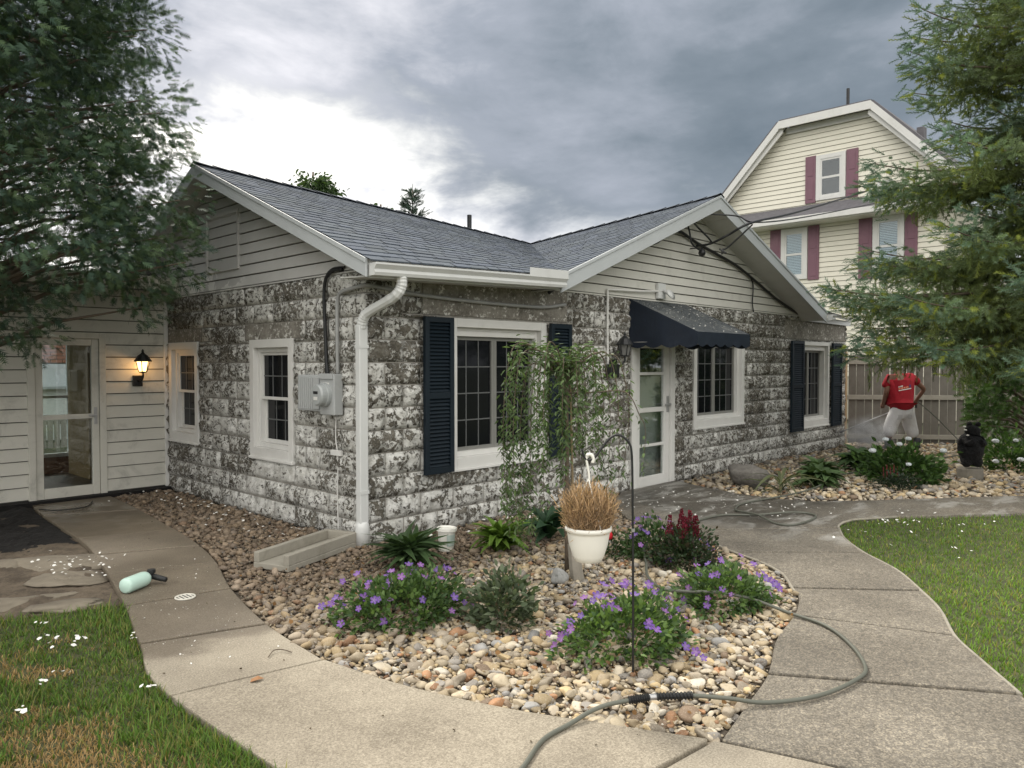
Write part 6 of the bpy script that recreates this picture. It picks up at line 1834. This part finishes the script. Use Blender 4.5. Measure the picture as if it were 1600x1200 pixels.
# feathery evergreens: billowing plumes of small sprays on limbs
def plume_tree(base, plumes, per, size, cols, seed, droop=-.35):
    """plumes: (centre, radius) pairs; sprays stand out all round each plume"""
    r = np.random.default_rng(seed); limbs, Ps, Ds, Cs = [], [], [], []
    for c, rad in plumes:
        c = np.array(c); b0 = np.array([base[0], base[1], max(.15, c[2] - .35 * np.hypot(c[0] - base[0], c[1] - base[1]))])
        mid = (b0 + c) / 2 + np.array([0, 0, .12]); limbs.append(([Vector(b0), Vector(mid), Vector(c)], .03))
        n = int(per * (rad / .4) ** 2)
        v = r.normal(size=(n, 3)); v /= np.linalg.norm(v, axis=1, keepdims=True)
        lump = 1 + .22 * snoise(v * 3.0 + c, seed) + .10 * snoise(v * 8.0 + c, seed + 1)
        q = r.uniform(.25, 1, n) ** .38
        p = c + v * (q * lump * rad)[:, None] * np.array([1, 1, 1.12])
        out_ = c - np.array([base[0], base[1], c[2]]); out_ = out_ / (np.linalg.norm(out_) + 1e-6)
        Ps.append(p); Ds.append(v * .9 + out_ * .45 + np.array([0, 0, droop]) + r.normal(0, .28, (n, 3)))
        Cs.append(np.array(cols)[r.integers(0, len(cols), n)] * r.uniform(.7, 1.3, n)[:, None] * (r.uniform(.75, 1.2) * (.72 + .38 * q))[:, None])  # inner sprays darker: shade inside the plume put into the colour
    P, D, C = np.concatenate(Ps), np.concatenate(Ds), np.concatenate(Cs); n = len(P)
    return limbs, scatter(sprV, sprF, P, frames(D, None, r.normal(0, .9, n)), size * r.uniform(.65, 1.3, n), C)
LB = (-2.42, 3.05, 0); r = np.random.default_rng(51); pls = []
for k in range(470):
    h = r.uniform(2.1, 8.3); R0 = 1.86 if h < 4.6 else max(.3, 1.86 - (h - 4.6) * .36)
    az = r.uniform(0, 2 * pi); q = R0 * r.uniform(.45, 1.0) ** .6
    c = (LB[0] + q * cos(az), LB[1] + q * sin(az), h); rad = r.uniform(.24, .42)
    if h - rad < 2.05 + (.25 if c[0] > -1.7 else -.15) + .2 * sin(c[0] * 5 + c[1] * 3): continue
    pls.append((c, rad))
# the two low hanging plumes, over the door and beside the gable
for c, rad in (((-.98, 2.30, 2.40), .36), ((-.85, 2.15, 2.80), .34), ((-1.15, 2.5, 2.75), .36), ((-.75, 2.0, 3.15), .28), ((-1.9, 2.6, 2.05), .30), ((-2.2, 2.4, 1.95), .32), ((-2.5, 2.2, 2.0), .34), ((-1.75, 2.75, 1.82), .22), ((-2.35, 2.2, 1.72), .20), ((-.72, 1.95, 2.55), .26), ((-1.0, 2.2, 2.12), .22), ((-.9, 2.6, 3.4), .36), ((-1.25, 2.2, 3.2), .34), ((-1.6, 2.3, 2.45), .32), ((-2.0, 2.0, 2.35), .34), ((-2.6, 1.9, 2.3), .36), ((-2.75, 1.8, 1.95), .28)): pls.append((c, rad))
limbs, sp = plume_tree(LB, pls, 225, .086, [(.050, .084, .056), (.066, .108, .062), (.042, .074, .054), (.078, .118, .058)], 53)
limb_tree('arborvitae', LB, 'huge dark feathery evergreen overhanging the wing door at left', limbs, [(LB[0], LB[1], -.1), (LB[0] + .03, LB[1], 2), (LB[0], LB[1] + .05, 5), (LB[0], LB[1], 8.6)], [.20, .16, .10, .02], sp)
HB = (11.30, -3.02, 0); pls = []
for k in range(70):
    h = r.uniform(.25, 1.95); az = r.uniform(0, 2 * pi); q = (1.05 - .28 * abs(h - .9)) * r.uniform(.5, 1) ** .5
    pls.append(((HB[0] + q * cos(az), HB[1] + q * sin(az), h), r.uniform(.22, .36)))
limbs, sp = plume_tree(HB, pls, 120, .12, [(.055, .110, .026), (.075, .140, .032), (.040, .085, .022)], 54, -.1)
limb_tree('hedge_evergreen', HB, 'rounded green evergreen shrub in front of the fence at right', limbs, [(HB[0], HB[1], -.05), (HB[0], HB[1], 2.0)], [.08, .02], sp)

# blue spruce at the right edge
def shoot_template(n=26):
    V, F = [], []
    for k in range(n):
        t = k * 2.399; y_ = .02 + .92 * k / n; q = .25 * (1 - .35 * y_); i = len(V)
        a, b = cos(t), sin(t)
        V += [(-b * .034, y_, a * .034), (b * .034, y_, -a * .034), (a * q, y_ + .16, b * q)]
        F.append((i, i + 1, i + 2))
    i = len(V); V += [(-.02, 0, 0), (.02, 0, 0), (0, 1.05, 0), (0, 0, -.02), (0, 0, .02)]; F += [(i, i + 1, i + 2), (i + 3, i + 4, i + 2)]
    return np.array(V), np.array(F)
shV, shF = shoot_template()
SB = Vector((7.95, -3.90, 0))
def spruce():
    r = np.random.default_rng(61); limbs, P, D, Cc = [], [], [], []
    left = math.atan2(.72, -.694)
    whorls = [(2.18, 2.62, -.44), (2.52, 2.85, -.15), (3.15, 2.65, -.10), (3.62, 1.5, -.2), (4.20, 2.50, -.12), (4.75, 1.3, -.1), (5.35, 1.95, .05), (5.95, 2.0, .1), (6.5, 1.5, .15), (7.2, 1.3, .2), (8.0, 1.0, .25), (8.8, .7, .3)]
    for h, L0, dz_ in whorls:
        m = 17 if h < 5 else 13
        for k in range(m):
            az = left + 2 * pi * k / m + r.normal(0, .10); face = cos(az - left)
            L = L0 * (r.uniform(.82, 1.05) if face > .3 else r.uniform(.7, 1.0)) * (1.0 if face > 0 else .85)
            o_ = np.array([cos(az), sin(az), 0]); sdv = np.array([-sin(az), cos(az), 0]); hh = h + r.normal(0, .10)
            pts = []
            for s in np.linspace(0, 1, 9):
                z_ = hh - .10 * s + dz_ * s ** 1.5 + .16 * s ** 4 - .10 * sin(pi * s)
                pts.append(SB + Vector(o_ * L * s) + Vector((0, 0, z_)))
            limbs.append((pts, .030))
            # side twigs carrying the shoots
            nt = int(L * (10.5 if face > -.1 else 3))
            for j in range(nt):
                s = .22 + .78 * (j + r.uniform(0, 1)) / nt; f = s * 8; i = min(7, int(f)); p = np.array(pts[i].lerp(pts[i + 1], f - i))
                for sg in (-1, 1):
                    tl = (.20 + .52 * (1 - s)) * r.uniform(.5, 1.15)
                    td = sdv * sg * .8 + o_ * .75 + np.array([0, 0, -.12 - .25 * r.uniform(0, 1) * (1 - s)])
                    td /= np.linalg.norm(td); ns = max(2, int(tl / .062))
                    for q in range(ns):
                        pos = p + td * tl * (q + r.uniform(0, 1)) / ns + np.array([0, 0, -.18 * (q / ns) ** 2 * tl + r.normal(-.035, .075)])
                        P.append(pos); D.append(td + r.normal(0, .38, 3) + np.array([0, 0, .10])); Cc.append(s)
                # hanging twigs below the limb
                if r.uniform() < .55 and s < .93:
                    hl = r.uniform(.10, .42) * (1.15 if h < 2.6 else .8)
                    for q in range(int(hl / .06) + 1):
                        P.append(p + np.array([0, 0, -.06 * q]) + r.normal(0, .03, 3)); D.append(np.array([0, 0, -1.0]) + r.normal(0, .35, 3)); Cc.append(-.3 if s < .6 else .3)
            for q in range(4):
                P.append(np.array(pts[-1]) + r.normal(0, .02, 3)); D.append(o_ + r.normal(0, .3, 3)); Cc.append(1.0)
    P, D, Cc = np.array(P), np.array(D), np.array(Cc); n = len(P)
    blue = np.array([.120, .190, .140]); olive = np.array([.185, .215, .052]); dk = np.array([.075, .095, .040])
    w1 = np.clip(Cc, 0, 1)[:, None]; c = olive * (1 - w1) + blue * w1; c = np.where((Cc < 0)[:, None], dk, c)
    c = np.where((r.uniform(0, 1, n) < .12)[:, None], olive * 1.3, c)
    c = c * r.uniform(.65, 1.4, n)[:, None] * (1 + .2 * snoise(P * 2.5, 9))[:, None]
    return limbs, scatter(shV, shF, P, frames(D, None, r.uniform(0, 6.28, n)), .175 * r.uniform(.7, 1.25, n), c)
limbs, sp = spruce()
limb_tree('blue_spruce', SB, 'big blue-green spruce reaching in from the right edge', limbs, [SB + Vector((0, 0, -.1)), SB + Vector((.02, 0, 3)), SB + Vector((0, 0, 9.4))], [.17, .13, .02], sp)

# slender weeping tree in the front bed
def weeping():
    r = np.random.default_rng(71); base = np.array([.60, -1.75, 0]); limbs, P, D = [], [], []
    Rv = np.array([.694, -.72, 0]); Fv = np.array([.72, .694, 0])
    specs = [(-.05, -.25, .7, .8), (.05, -.28, .95, .6), (-.18, -.28, .55, .8), (-.42, 0.1, .45, .95), (-.38, -.15, .30, .9), (-.30, .2, .55, 1.0), (-.45, .0, .25, .8), (-.22, -.2, .75, .85), (-.33, .1, .15, .9), (-.12, .25, .8, .8), (-.40, .22, .38, .85), (-.26, -.08, .22, .9), (.08, -.15, .95, .6), (.15, .2, .8, .6), (.22, .0, .62, .45), (.28, .2, .75, .35), (.35, -.1, .70, .25), (.45, .1, .65, .20), (.56, .05, .75, .12), (.18, -.2, 1.0, .8), (-.15, .1, 1.05, .9), (-.05, -.2, .9, .9), (.05, .15, .85, .9), (.32, .12, .40, .35)]
    for (a, b, zend, dens) in specs:
        top = 1.60 + r.uniform(-.06, .20) if abs(a) < .46 else 1.35
        t0 = base + np.array([0, 0, r.uniform(1.25, 1.5)])
        o_ = Rv * a + Fv * b
        pts = [t0, t0 + o_ * .35 + np.array([0, 0, (top - t0[2]) * .75]), base + o_ * .80 + np.array([0, 0, top]), base + o_ * 1.0 + np.array([0, 0, top - .18]), base + o_ * 1.08 + np.array([0, 0, (top + zend) / 2]), base + o_ * (1.05 + r.uniform(-.1, .1)) + np.array([0, 0, zend])]
        sp_ = spline([tuple(p) for p in pts], 8); limbs.append((sp_, .0075))
        cum = np.concatenate([[0], np.cumsum([(b_ - a_).length for a_, b_ in zip(sp_[:-1], sp_[1:])])])
        for j in range(int(250 * dens)):
            f = np.interp(r.uniform(.10, 1) * cum[-1], cum, np.arange(len(cum))); f = min(f, len(sp_) - 1.001); i = int(f); p = sp_[i].lerp(sp_[i + 1], f - i)
            P.append(np.array(p) + r.normal(0, .022, 3)); az = r.uniform(0, 6.28)
            D.append(np.array([cos(az), sin(az), -.55 - .5 * r.uniform()]) if i > 18 else np.array([cos(az), sin(az), .15]) + o_)
    P, D = np.array(P), np.array(D); n = len(P)
    c = np.array([(.085, .135, .050), (.115, .175, .066), (.062, .10, .040)])[r.integers(0, 3, n)] * r.uniform(.7, 1.35, n)[:, None]
    S = np.stack([.016 * r.uniform(.8, 1.2, n), .056 * r.uniform(.6, 1.2, n), .05 * r.uniform(.6, 1.2, n)], 1)
    return limbs, scatter(leafV, leafF, P, frames(D, None, r.normal(0, .8, n)) * S[:, None, :], 1.0, c)
limbs, sp = weeping()
wt_ = limb_tree('weeping_tree', (.60, -1.75, 0), 'slender weeping tree with narrow leaves before the front window', limbs, [(.60, -1.75, -.03), (.612, -1.742, .3), (.590, -1.757, .65), (.606, -1.748, .95), (.588, -1.756, 1.25), (.60, -1.75, 1.58)], [.019, .0175, .0165, .015, .013, .010], sp, 'leaf')
MB().tube([(.645, -1.78, -.03), (.635, -1.775, .7), (.625, -1.76, 1.42)], [.009, .009, .008], 7).build('stake', 'twig', wt_)

def broadleaf(base, h, rad, n, size, label, cols, seed):
    t = thing('broadleaf_tree', base, label, 'tree'); r = np.random.default_rng(seed)
    MB().tube([Vector(base), Vector((base[0], base[1], h * .6)), Vector((base[0] + .1, base[1], h - .2))], [.16, .10, .03], 8).build('trunk', 'bark', t, smooth=True)
    P, D = [], []; c = np.array([base[0], base[1], h - rad])
    lm = MB()
    for k in range(26):
        v = r.normal(size=3); v /= np.linalg.norm(v); v[2] = abs(v[2]) - .25; tip = c + v * rad * r.uniform(.75, 1.05)
        lm.tube([c + np.array([0, 0, -rad * .8]), (c + tip) / 2, tip], [.035, .02, .006], 5, False)
        for j in range(n // 26):
            s = r.uniform(.35, 1); q = c + (tip - c) * s + r.normal(0, rad * .11, 3); P.append(q); D.append(v + r.normal(0, .6, 3) + np.array([0, 0, -.3]))
    lm.build('limbs', 'bark', t)
    P, D = np.array(P), np.array(D); m = len(P)
    cc = np.array(cols)[r.integers(0, len(cols), m)] * r.uniform(.7, 1.3, m)[:, None]
    V, F, C = scatter(leafV, leafF, P, frames(D, None, r.normal(0, .9, m)) * np.array([.55, 1, 1])[None, None, :], size * r.uniform(.7, 1.2, m), cc)
    np_mesh('crown', V, F, 'leaf', t, C); return t
broadleaf((9.7, 16.9, 0), 8.15, 1.05, 2000, .17, 'leafy green treetop rising behind the left roof ridge', [(.05, .09, .035), (.065, .11, .04), (.04, .07, .03)], 81)
broadleaf((11.2, 15.2, 0), 7.05, .75, 700, .15, 'sparse leafy treetop beside the little conifer behind the roof', [(.05, .085, .035), (.06, .10, .04)], 82)
cb = (12.0, 14.4, 0); r = np.random.default_rng(83); P, D = [], []
limbs = []
for k in range(22):
    h = 4.8 + 2.5 * k / 22; L = .10 + .75 * (7.45 - h) / 2.6
    for j in range(5):
        az = r.uniform(0, 6.28); o_ = np.array([cos(az), sin(az), .55]); pts = [Vector(cb) + Vector((0, 0, h)), Vector(cb) + Vector((0, 0, h)) + Vector(o_ * L * .5), Vector(cb) + Vector((0, 0, h)) + Vector(o_ * L)]; limbs.append((pts, .012))
        for q in range(int(3 + L * 12)):
            P.append(np.array(pts[0]) + o_ * L * r.uniform(.2, 1) + r.normal(0, .02, 3)); D.append(o_ + r.normal(0, .35, 3))
P.append(np.array([cb[0], cb[1], 7.3])); D.append(np.array([0, 0, 1.0]))
n = len(P)
limb_tree('small_conifer', cb, 'small pointed conifer tip above the roof ridge', limbs, [cb, (cb[0], cb[1], 7.35)], [.09, .01], scatter(shV, shF, np.array(P), frames(np.array(D), None, r.uniform(0, 6.28, n)), .22, np.array([[.045, .075, .055]]) * r.uniform(.7, 1.3, n)[:, None]))

# ------------------------------------------------------------------ the worker
RV = Vector((.694, -.72, 0)); FV = Vector((.72, .694, 0)); PP = Vector((10.93, -1.03, -.02))
man = thing('person', PP, 'worker seen from behind in red t-shirt and white trousers, pressure-washing the wall', 'person')
def LW(a, b, z_): return RV * a + FV * b + Vector((0, 0, z_))
def skin(name, joints, edges, mat, parent, root, xf=LW, sub=2):
    names = list(joints); me = bpy.data.meshes.new(name)
    me.from_pydata([tuple(xf(*joints[k][:3])) for k in names], [(names.index(a), names.index(b)) for a, b in edges], [])
    o = link(name, me, parent); sk = o.modifiers.new('skin', 'SKIN')
    if not me.skin_vertices:
        me.attributes  # layer is made with the modifier
    for i, k in enumerate(names):
        q = joints[k][3]; me.skin_vertices[0].data[i].radius = (q, q) if not isinstance(q, tuple) else q
        me.skin_vertices[0].data[i].use_root = (k == root)
    sk.use_smooth_shade = True
    s = o.modifiers.new('sub', 'SUBSURF'); s.levels = sub; s.render_levels = sub
    me.materials.append(M[mat]); return o
J = {'pel': (0, 0, .76, .13), 'sp': (0, .03, 1.0, .13), 'ch': (0, .08, 1.22, .15), 'nk': (-.01, .13, 1.40, .055), 'hd': (-.02, .17, 1.49, .085), 'tp': (-.02, .18, 1.59, .075),
     'ls': (-.20, .07, 1.33, .062), 'le': (-.265, .04, 1.06, .047), 'lw': (-.235, .20, .86, .034), 'lh': (-.19, .30, .80, .038),
     'rs': (.20, .09, 1.35, .062), 're': (.47, .12, 1.12, .045), 'rw': (.38, .20, .93, .032), 'rh': (.355, .235, .86, .038),
     'lhip': (-.11, 0, .72, .10), 'lk': (-.18, .06, .42, .07), 'la': (-.25, .0, .10, .05), 'lt': (-.26, .15, .045, .04),
     'rhip': (.11, 0, .72, .10), 'rk': (.20, .09, .43, .07), 'ra': (.28, .04, .10, .05), 'rt': (.30, .18, .045, .04)}
Ed = [('pel', 'sp'), ('sp', 'ch'), ('ch', 'nk'), ('nk', 'hd'), ('hd', 'tp'), ('ch', 'ls'), ('ls', 'le'), ('le', 'lw'), ('lw', 'lh'), ('ch', 'rs'), ('rs', 're'), ('re', 'rw'), ('rw', 'rh'), ('pel', 'lhip'), ('lhip', 'lk'), ('lk', 'la'), ('la', 'lt'), ('pel', 'rhip'), ('rhip', 'rk'), ('rk', 'ra'), ('ra', 'rt')]
skin('body', J, Ed, 'skin', man, 'pel')
# fingers closing round grip and lance
for hx, sgn in ((J['rh'], 1), (J['lh'], 1)):
    for k in range(4):
        z_ = hx[2] + .022 - .017 * k; a, b = hx[0], hx[1]
        MB(lambda *p: p).tube([PP + LW(a + .02, b - .01, z_), PP + LW(a + .01, b + .045, z_ - .004), PP + LW(a - .025, b + .05, z_ - .008), PP + LW(a - .035, b + .02, z_ - .01)], [.0095, .009, .0085, .007], 6).build('finger', 'skin', man, smooth=True)
    MB().tube([PP + LW(hx[0] - .015, hx[1] - .01, hx[2] + .03), PP + LW(hx[0] - .035, hx[1] + .02, hx[2] + .045), PP + LW(hx[0] - .02, hx[1] + .045, hx[2] + .04)], [.011, .010, .008], 6).build('thumb', 'skin', man, smooth=True)
shirt = skin('t_shirt', {'h': (0, -.005, .70, .20), 'w': (0, .01, .86, .20), 'm': (0, .04, 1.06, .205), 'c': (0, .07, 1.24, .205), 'n': (-.005, .11, 1.37, .075), 'ls': (-.20, .07, 1.33, .085), 'le': (-.265, .085, 1.13, .085), 'rs': (.20, .09, 1.35, .085), 're': (.36, .115, 1.215, .085)},
     [('h', 'w'), ('w', 'm'), ('m', 'c'), ('c', 'n'), ('c', 'ls'), ('ls', 'le'), ('c', 'rs'), ('rs', 're')], 'red_cloth', man, 'm')
trs = skin('trousers', {'w': (0, .005, .88, .15), 'p': (0, 0, .76, .17), 'lh': (-.11, 0, .68, .135), 'lk': (-.18, .055, .42, .125), 'lc': (-.245, .01, .24, .105), 'rh': (.11, 0, .68, .135), 'rk': (.20, .08, .43, .125), 'rc': (.275, .045, .22, .105)},
     [('w', 'p'), ('p', 'lh'), ('lh', 'lk'), ('lk', 'lc'), ('p', 'rh'), ('rh', 'rk'), ('rk', 'rc')], 'white_cloth', man, 'p')
for s_, x_ in ((0, -.25), (1, .28)):
    MB().tube([PP + LW(x_, -.02, .0), PP + LW(x_, -.01, .10), PP + LW(x_, .0, .24)], [.062, .058, .062], 10).build('boot', 'boot', man, smooth=True)
    MB().tube([PP + LW(x_, -.05, .035), PP + LW(x_ - .005, .08, .04), PP + LW(x_ - .01, .19, .03)], [.045, .05, .032], 10).build('boot_toe', 'boot', man, smooth=True)
MB().lathe([(.092, -.02), (.098, .02), (.088, .07), (.055, .105), (0, .118)], PP + LW(-.02, .165, 1.50), 16).build('hair', 'hair', man, smooth=True)
gg = MB(); gg.lathe([(.101, 0), (.103, .012), (.101, .024)], PP + LW(-.02, .168, 1.512), 16); gg.build('goggle_strap', 'print_white', man)
# the print across the shoulders: orange lettering with a blue patch over white bars
def print_patch(a0, a1, z0, z1, mat, slant=.02, name='print'):
    mb = MB(); n = 6
    for i in range(n + 1):
        a = a0 + (a1 - a0) * i / n
        for z_ in (z0, z1): mb.pt(*(PP + LW(a, -.155, z_ + slant * (a + .1) * 1.0)))
    for i in range(n): mb.f.append([2 * i, 2 * i + 2, 2 * i + 3, 2 * i + 1])
    o = mb.build(name, mat, man); w = o.modifiers.new('wrap', 'SHRINKWRAP'); w.target = shirt; w.wrap_method = 'NEAREST_SURFACEPOINT'; w.offset = .004
    return o
print_patch(-.145, .145, 1.105, 1.122, 'print_white', .16)
for k, (a, b) in enumerate(((-.15, -.12), (-.112, -.085), (-.078, -.05), (-.042, -.015), (-.008, .02), (.028, .052))): print_patch(a, b, 1.135, 1.162, 'print_orange', .16, 'print_letter')
for k, (a, b) in enumerate(((-.15, -.128), (-.12, -.10), (-.09, -.055))): print_patch(a, b, 1.172, 1.195, 'print_white', .16, 'print_letter')
print_patch(.075, .135, 1.135, 1.185, 'print_blue', .16)
def pocket(a0, a1, z0, z1):
    mb = MB()
    for i in range(4):
        for j in range(4): mb.pt(*(PP + LW(a0 + (a1 - a0) * i / 3, -.17, z0 + (z1 - z0) * j / 3)))
    for i in range(3):
        for j in range(3): mb.f.append([i * 4 + j, i * 4 + 4 + j, i * 4 + 5 + j, i * 4 + j + 1])
    o = mb.build('back_pocket', 'pocket_cloth', man); w = o.modifiers.new('wrap', 'SHRINKWRAP'); w.target = trs; w.offset = .006
M['pocket_cloth'] = plain('pocket_cloth', (0.50, 0.49, 0.50), 0.9, 0.2, 20)
pocket(-.14, -.045, .56, .66); pocket(.045, .14, .56, .66)
# lance and trigger gun
ln = thing('spray_lance', PP + LW(.35, .25, .85), 'steel pressure-washer lance held low towards the wall', 'spray lance')
g0 = PP + LW(.355, .25, .87); tip = PP + LW(-.98, .32, .31)
MB().tube([g0, g0.lerp(tip, .5), tip], .011, 8).build('tube', 'metal', ln, smooth=True)
MB().tube([tip.lerp(g0, .06), tip], [.018, .016], 8).build('nozzle', 'black_rubber', ln)
MB().tube([g0, g0.lerp(tip, .22)], .019, 8).build('grip', 'black_rubber', ln)
MB().tube([g0 + Vector((0, 0, .03)), g0 + LW(.02, -.02, -.02), g0 + LW(.02, -.03, -.10)], [.022, .02, .018], 8).build('handle', 'black_rubber', ln)

# ------------------------------------------------------------------ carved bear on a log slice
BR = Vector((8.02, -2.78, 0))
br = thing('carved_bear', BR, 'black carved wooden bear standing on a log beside the hydrangea', 'statue')
bx = lambda a, b, z_: RV * a + FV * b + Vector((0, 0, z_))
skin('body', {'hip': (0, 0, .28, .150), 'bel': (-.01, -.01, .38, .165), 'ch': (0, 0, .52, .145), 'nk': (.02, 0, .60, .11), 'hd': (.03, 0, .665, .12), 'sn': (-.055, -.03, .675, .048), 'sn2': (-.095, -.035, .685, .034),
     'ls': (-.10, -.05, .53, .055), 'le': (-.12, -.12, .47, .05), 'lp': (-.03, -.15, .52, .045), 'rs': (.11, -.03, .53, .055), 're': (.13, -.10, .46, .05), 'rp': (.04, -.15, .51, .045),
     'll': (-.08, -.03, .22, .075), 'lf': (-.10, -.09, .165, .055), 'rl': (.08, -.03, .22, .075), 'rf': (.09, -.09, .165, .055)},
     [('hip', 'bel'), ('bel', 'ch'), ('ch', 'nk'), ('nk', 'hd'), ('hd', 'sn'), ('sn', 'sn2'), ('ch', 'ls'), ('ls', 'le'), ('le', 'lp'), ('ch', 'rs'), ('rs', 're'), ('re', 'rp'), ('hip', 'll'), ('ll', 'lf'), ('hip', 'rl'), ('rl', 'rf')], 'bear', br, 'hip', bx)
for a in (-.015, .105):
    MB().lathe([(.0, -.03), (.034, -.02), (.036, .015), (.02, .035), (0, .04)], BR + bx(a, .01, .728), 10).build('ear', 'bear', br, smooth=True)
for a, b, z_ in ((-.105, -.05, .705), (-.09, -.045, .66)): MB().bar(BR + bx(a, b, z_), BR + bx(a - .03, b - .01, z_ + .006), .02, .018).build('pale_mark', 'chip', br)
MB().lathe([(.0, -.012), (.022, 0), (0, .012)], BR + bx(-.12, -.13, .595), 8).build('paint_fleck', 'chip', br)
MB().lathe([(.155, -.03), (.165, .0), (.160, .12), (.15, .135), (0, .135)], BR, 16).build('log_base', 'log', br)

# ------------------------------------------------------------------ spray mist where the jet hits the wall
m, t, b = newmat('spray_mist'); nt = m.node_tree; nt.nodes.remove(b)
vol = t.n('ShaderNodeVolumePrincipled'); vol.inputs['Color'].default_value = (.95, .96, .97, 1)
tc = t.n('ShaderNodeTexCoord').outputs['Object']
dist = t.vm('LENGTH', tc)
den = t.m('MULTIPLY', t.ss(dist, 1.0, .15), t.ss(t.noise(tc, 2.2, 4, .6, .5), .32, .72))
t.put(vol.inputs['Density'], t.m('MULTIPLY', den, 5.0))
t.link(vol.outputs[0], nt.nodes['Material Output'].inputs['Volume'])
M['mist'] = m
me = bpy.data.meshes.new('spray_mist'); me.from_pydata(iv2.tolist(), [], if2.tolist()); me.materials.append(m)
o = bpy.data.objects.new('spray_mist', me); COL.objects.link(o); o.location = (10.55, -.62, .28); o.scale = (.85, .50, .42); o.rotation_euler = (0, 0, -.2)
tag(o, 'pale spray mist where the jet hits the end of the wall', 'mist', kind='stuff')

# ------------------------------------------------------------------ repeats share a group
GROUPS = {'hosta': 'hosta clumps in the beds', 'flagstone': 'flat stones in the bare yard', 'black_cable': 'black cables on the house', 'service_cable': 'cables strung to the neighbour',
          'hydrangea': 'hydrangeas in the rear bed', 'wall_lantern': 'lanterns on the house walls', 'broadleaf_tree': 'treetops behind the roof'}
for o in bpy.data.objects:
    if o.parent is None and 'label' in o:
        k = o.name.split('.')[0]
        if k in GROUPS: o['group'] = GROUPS[k]
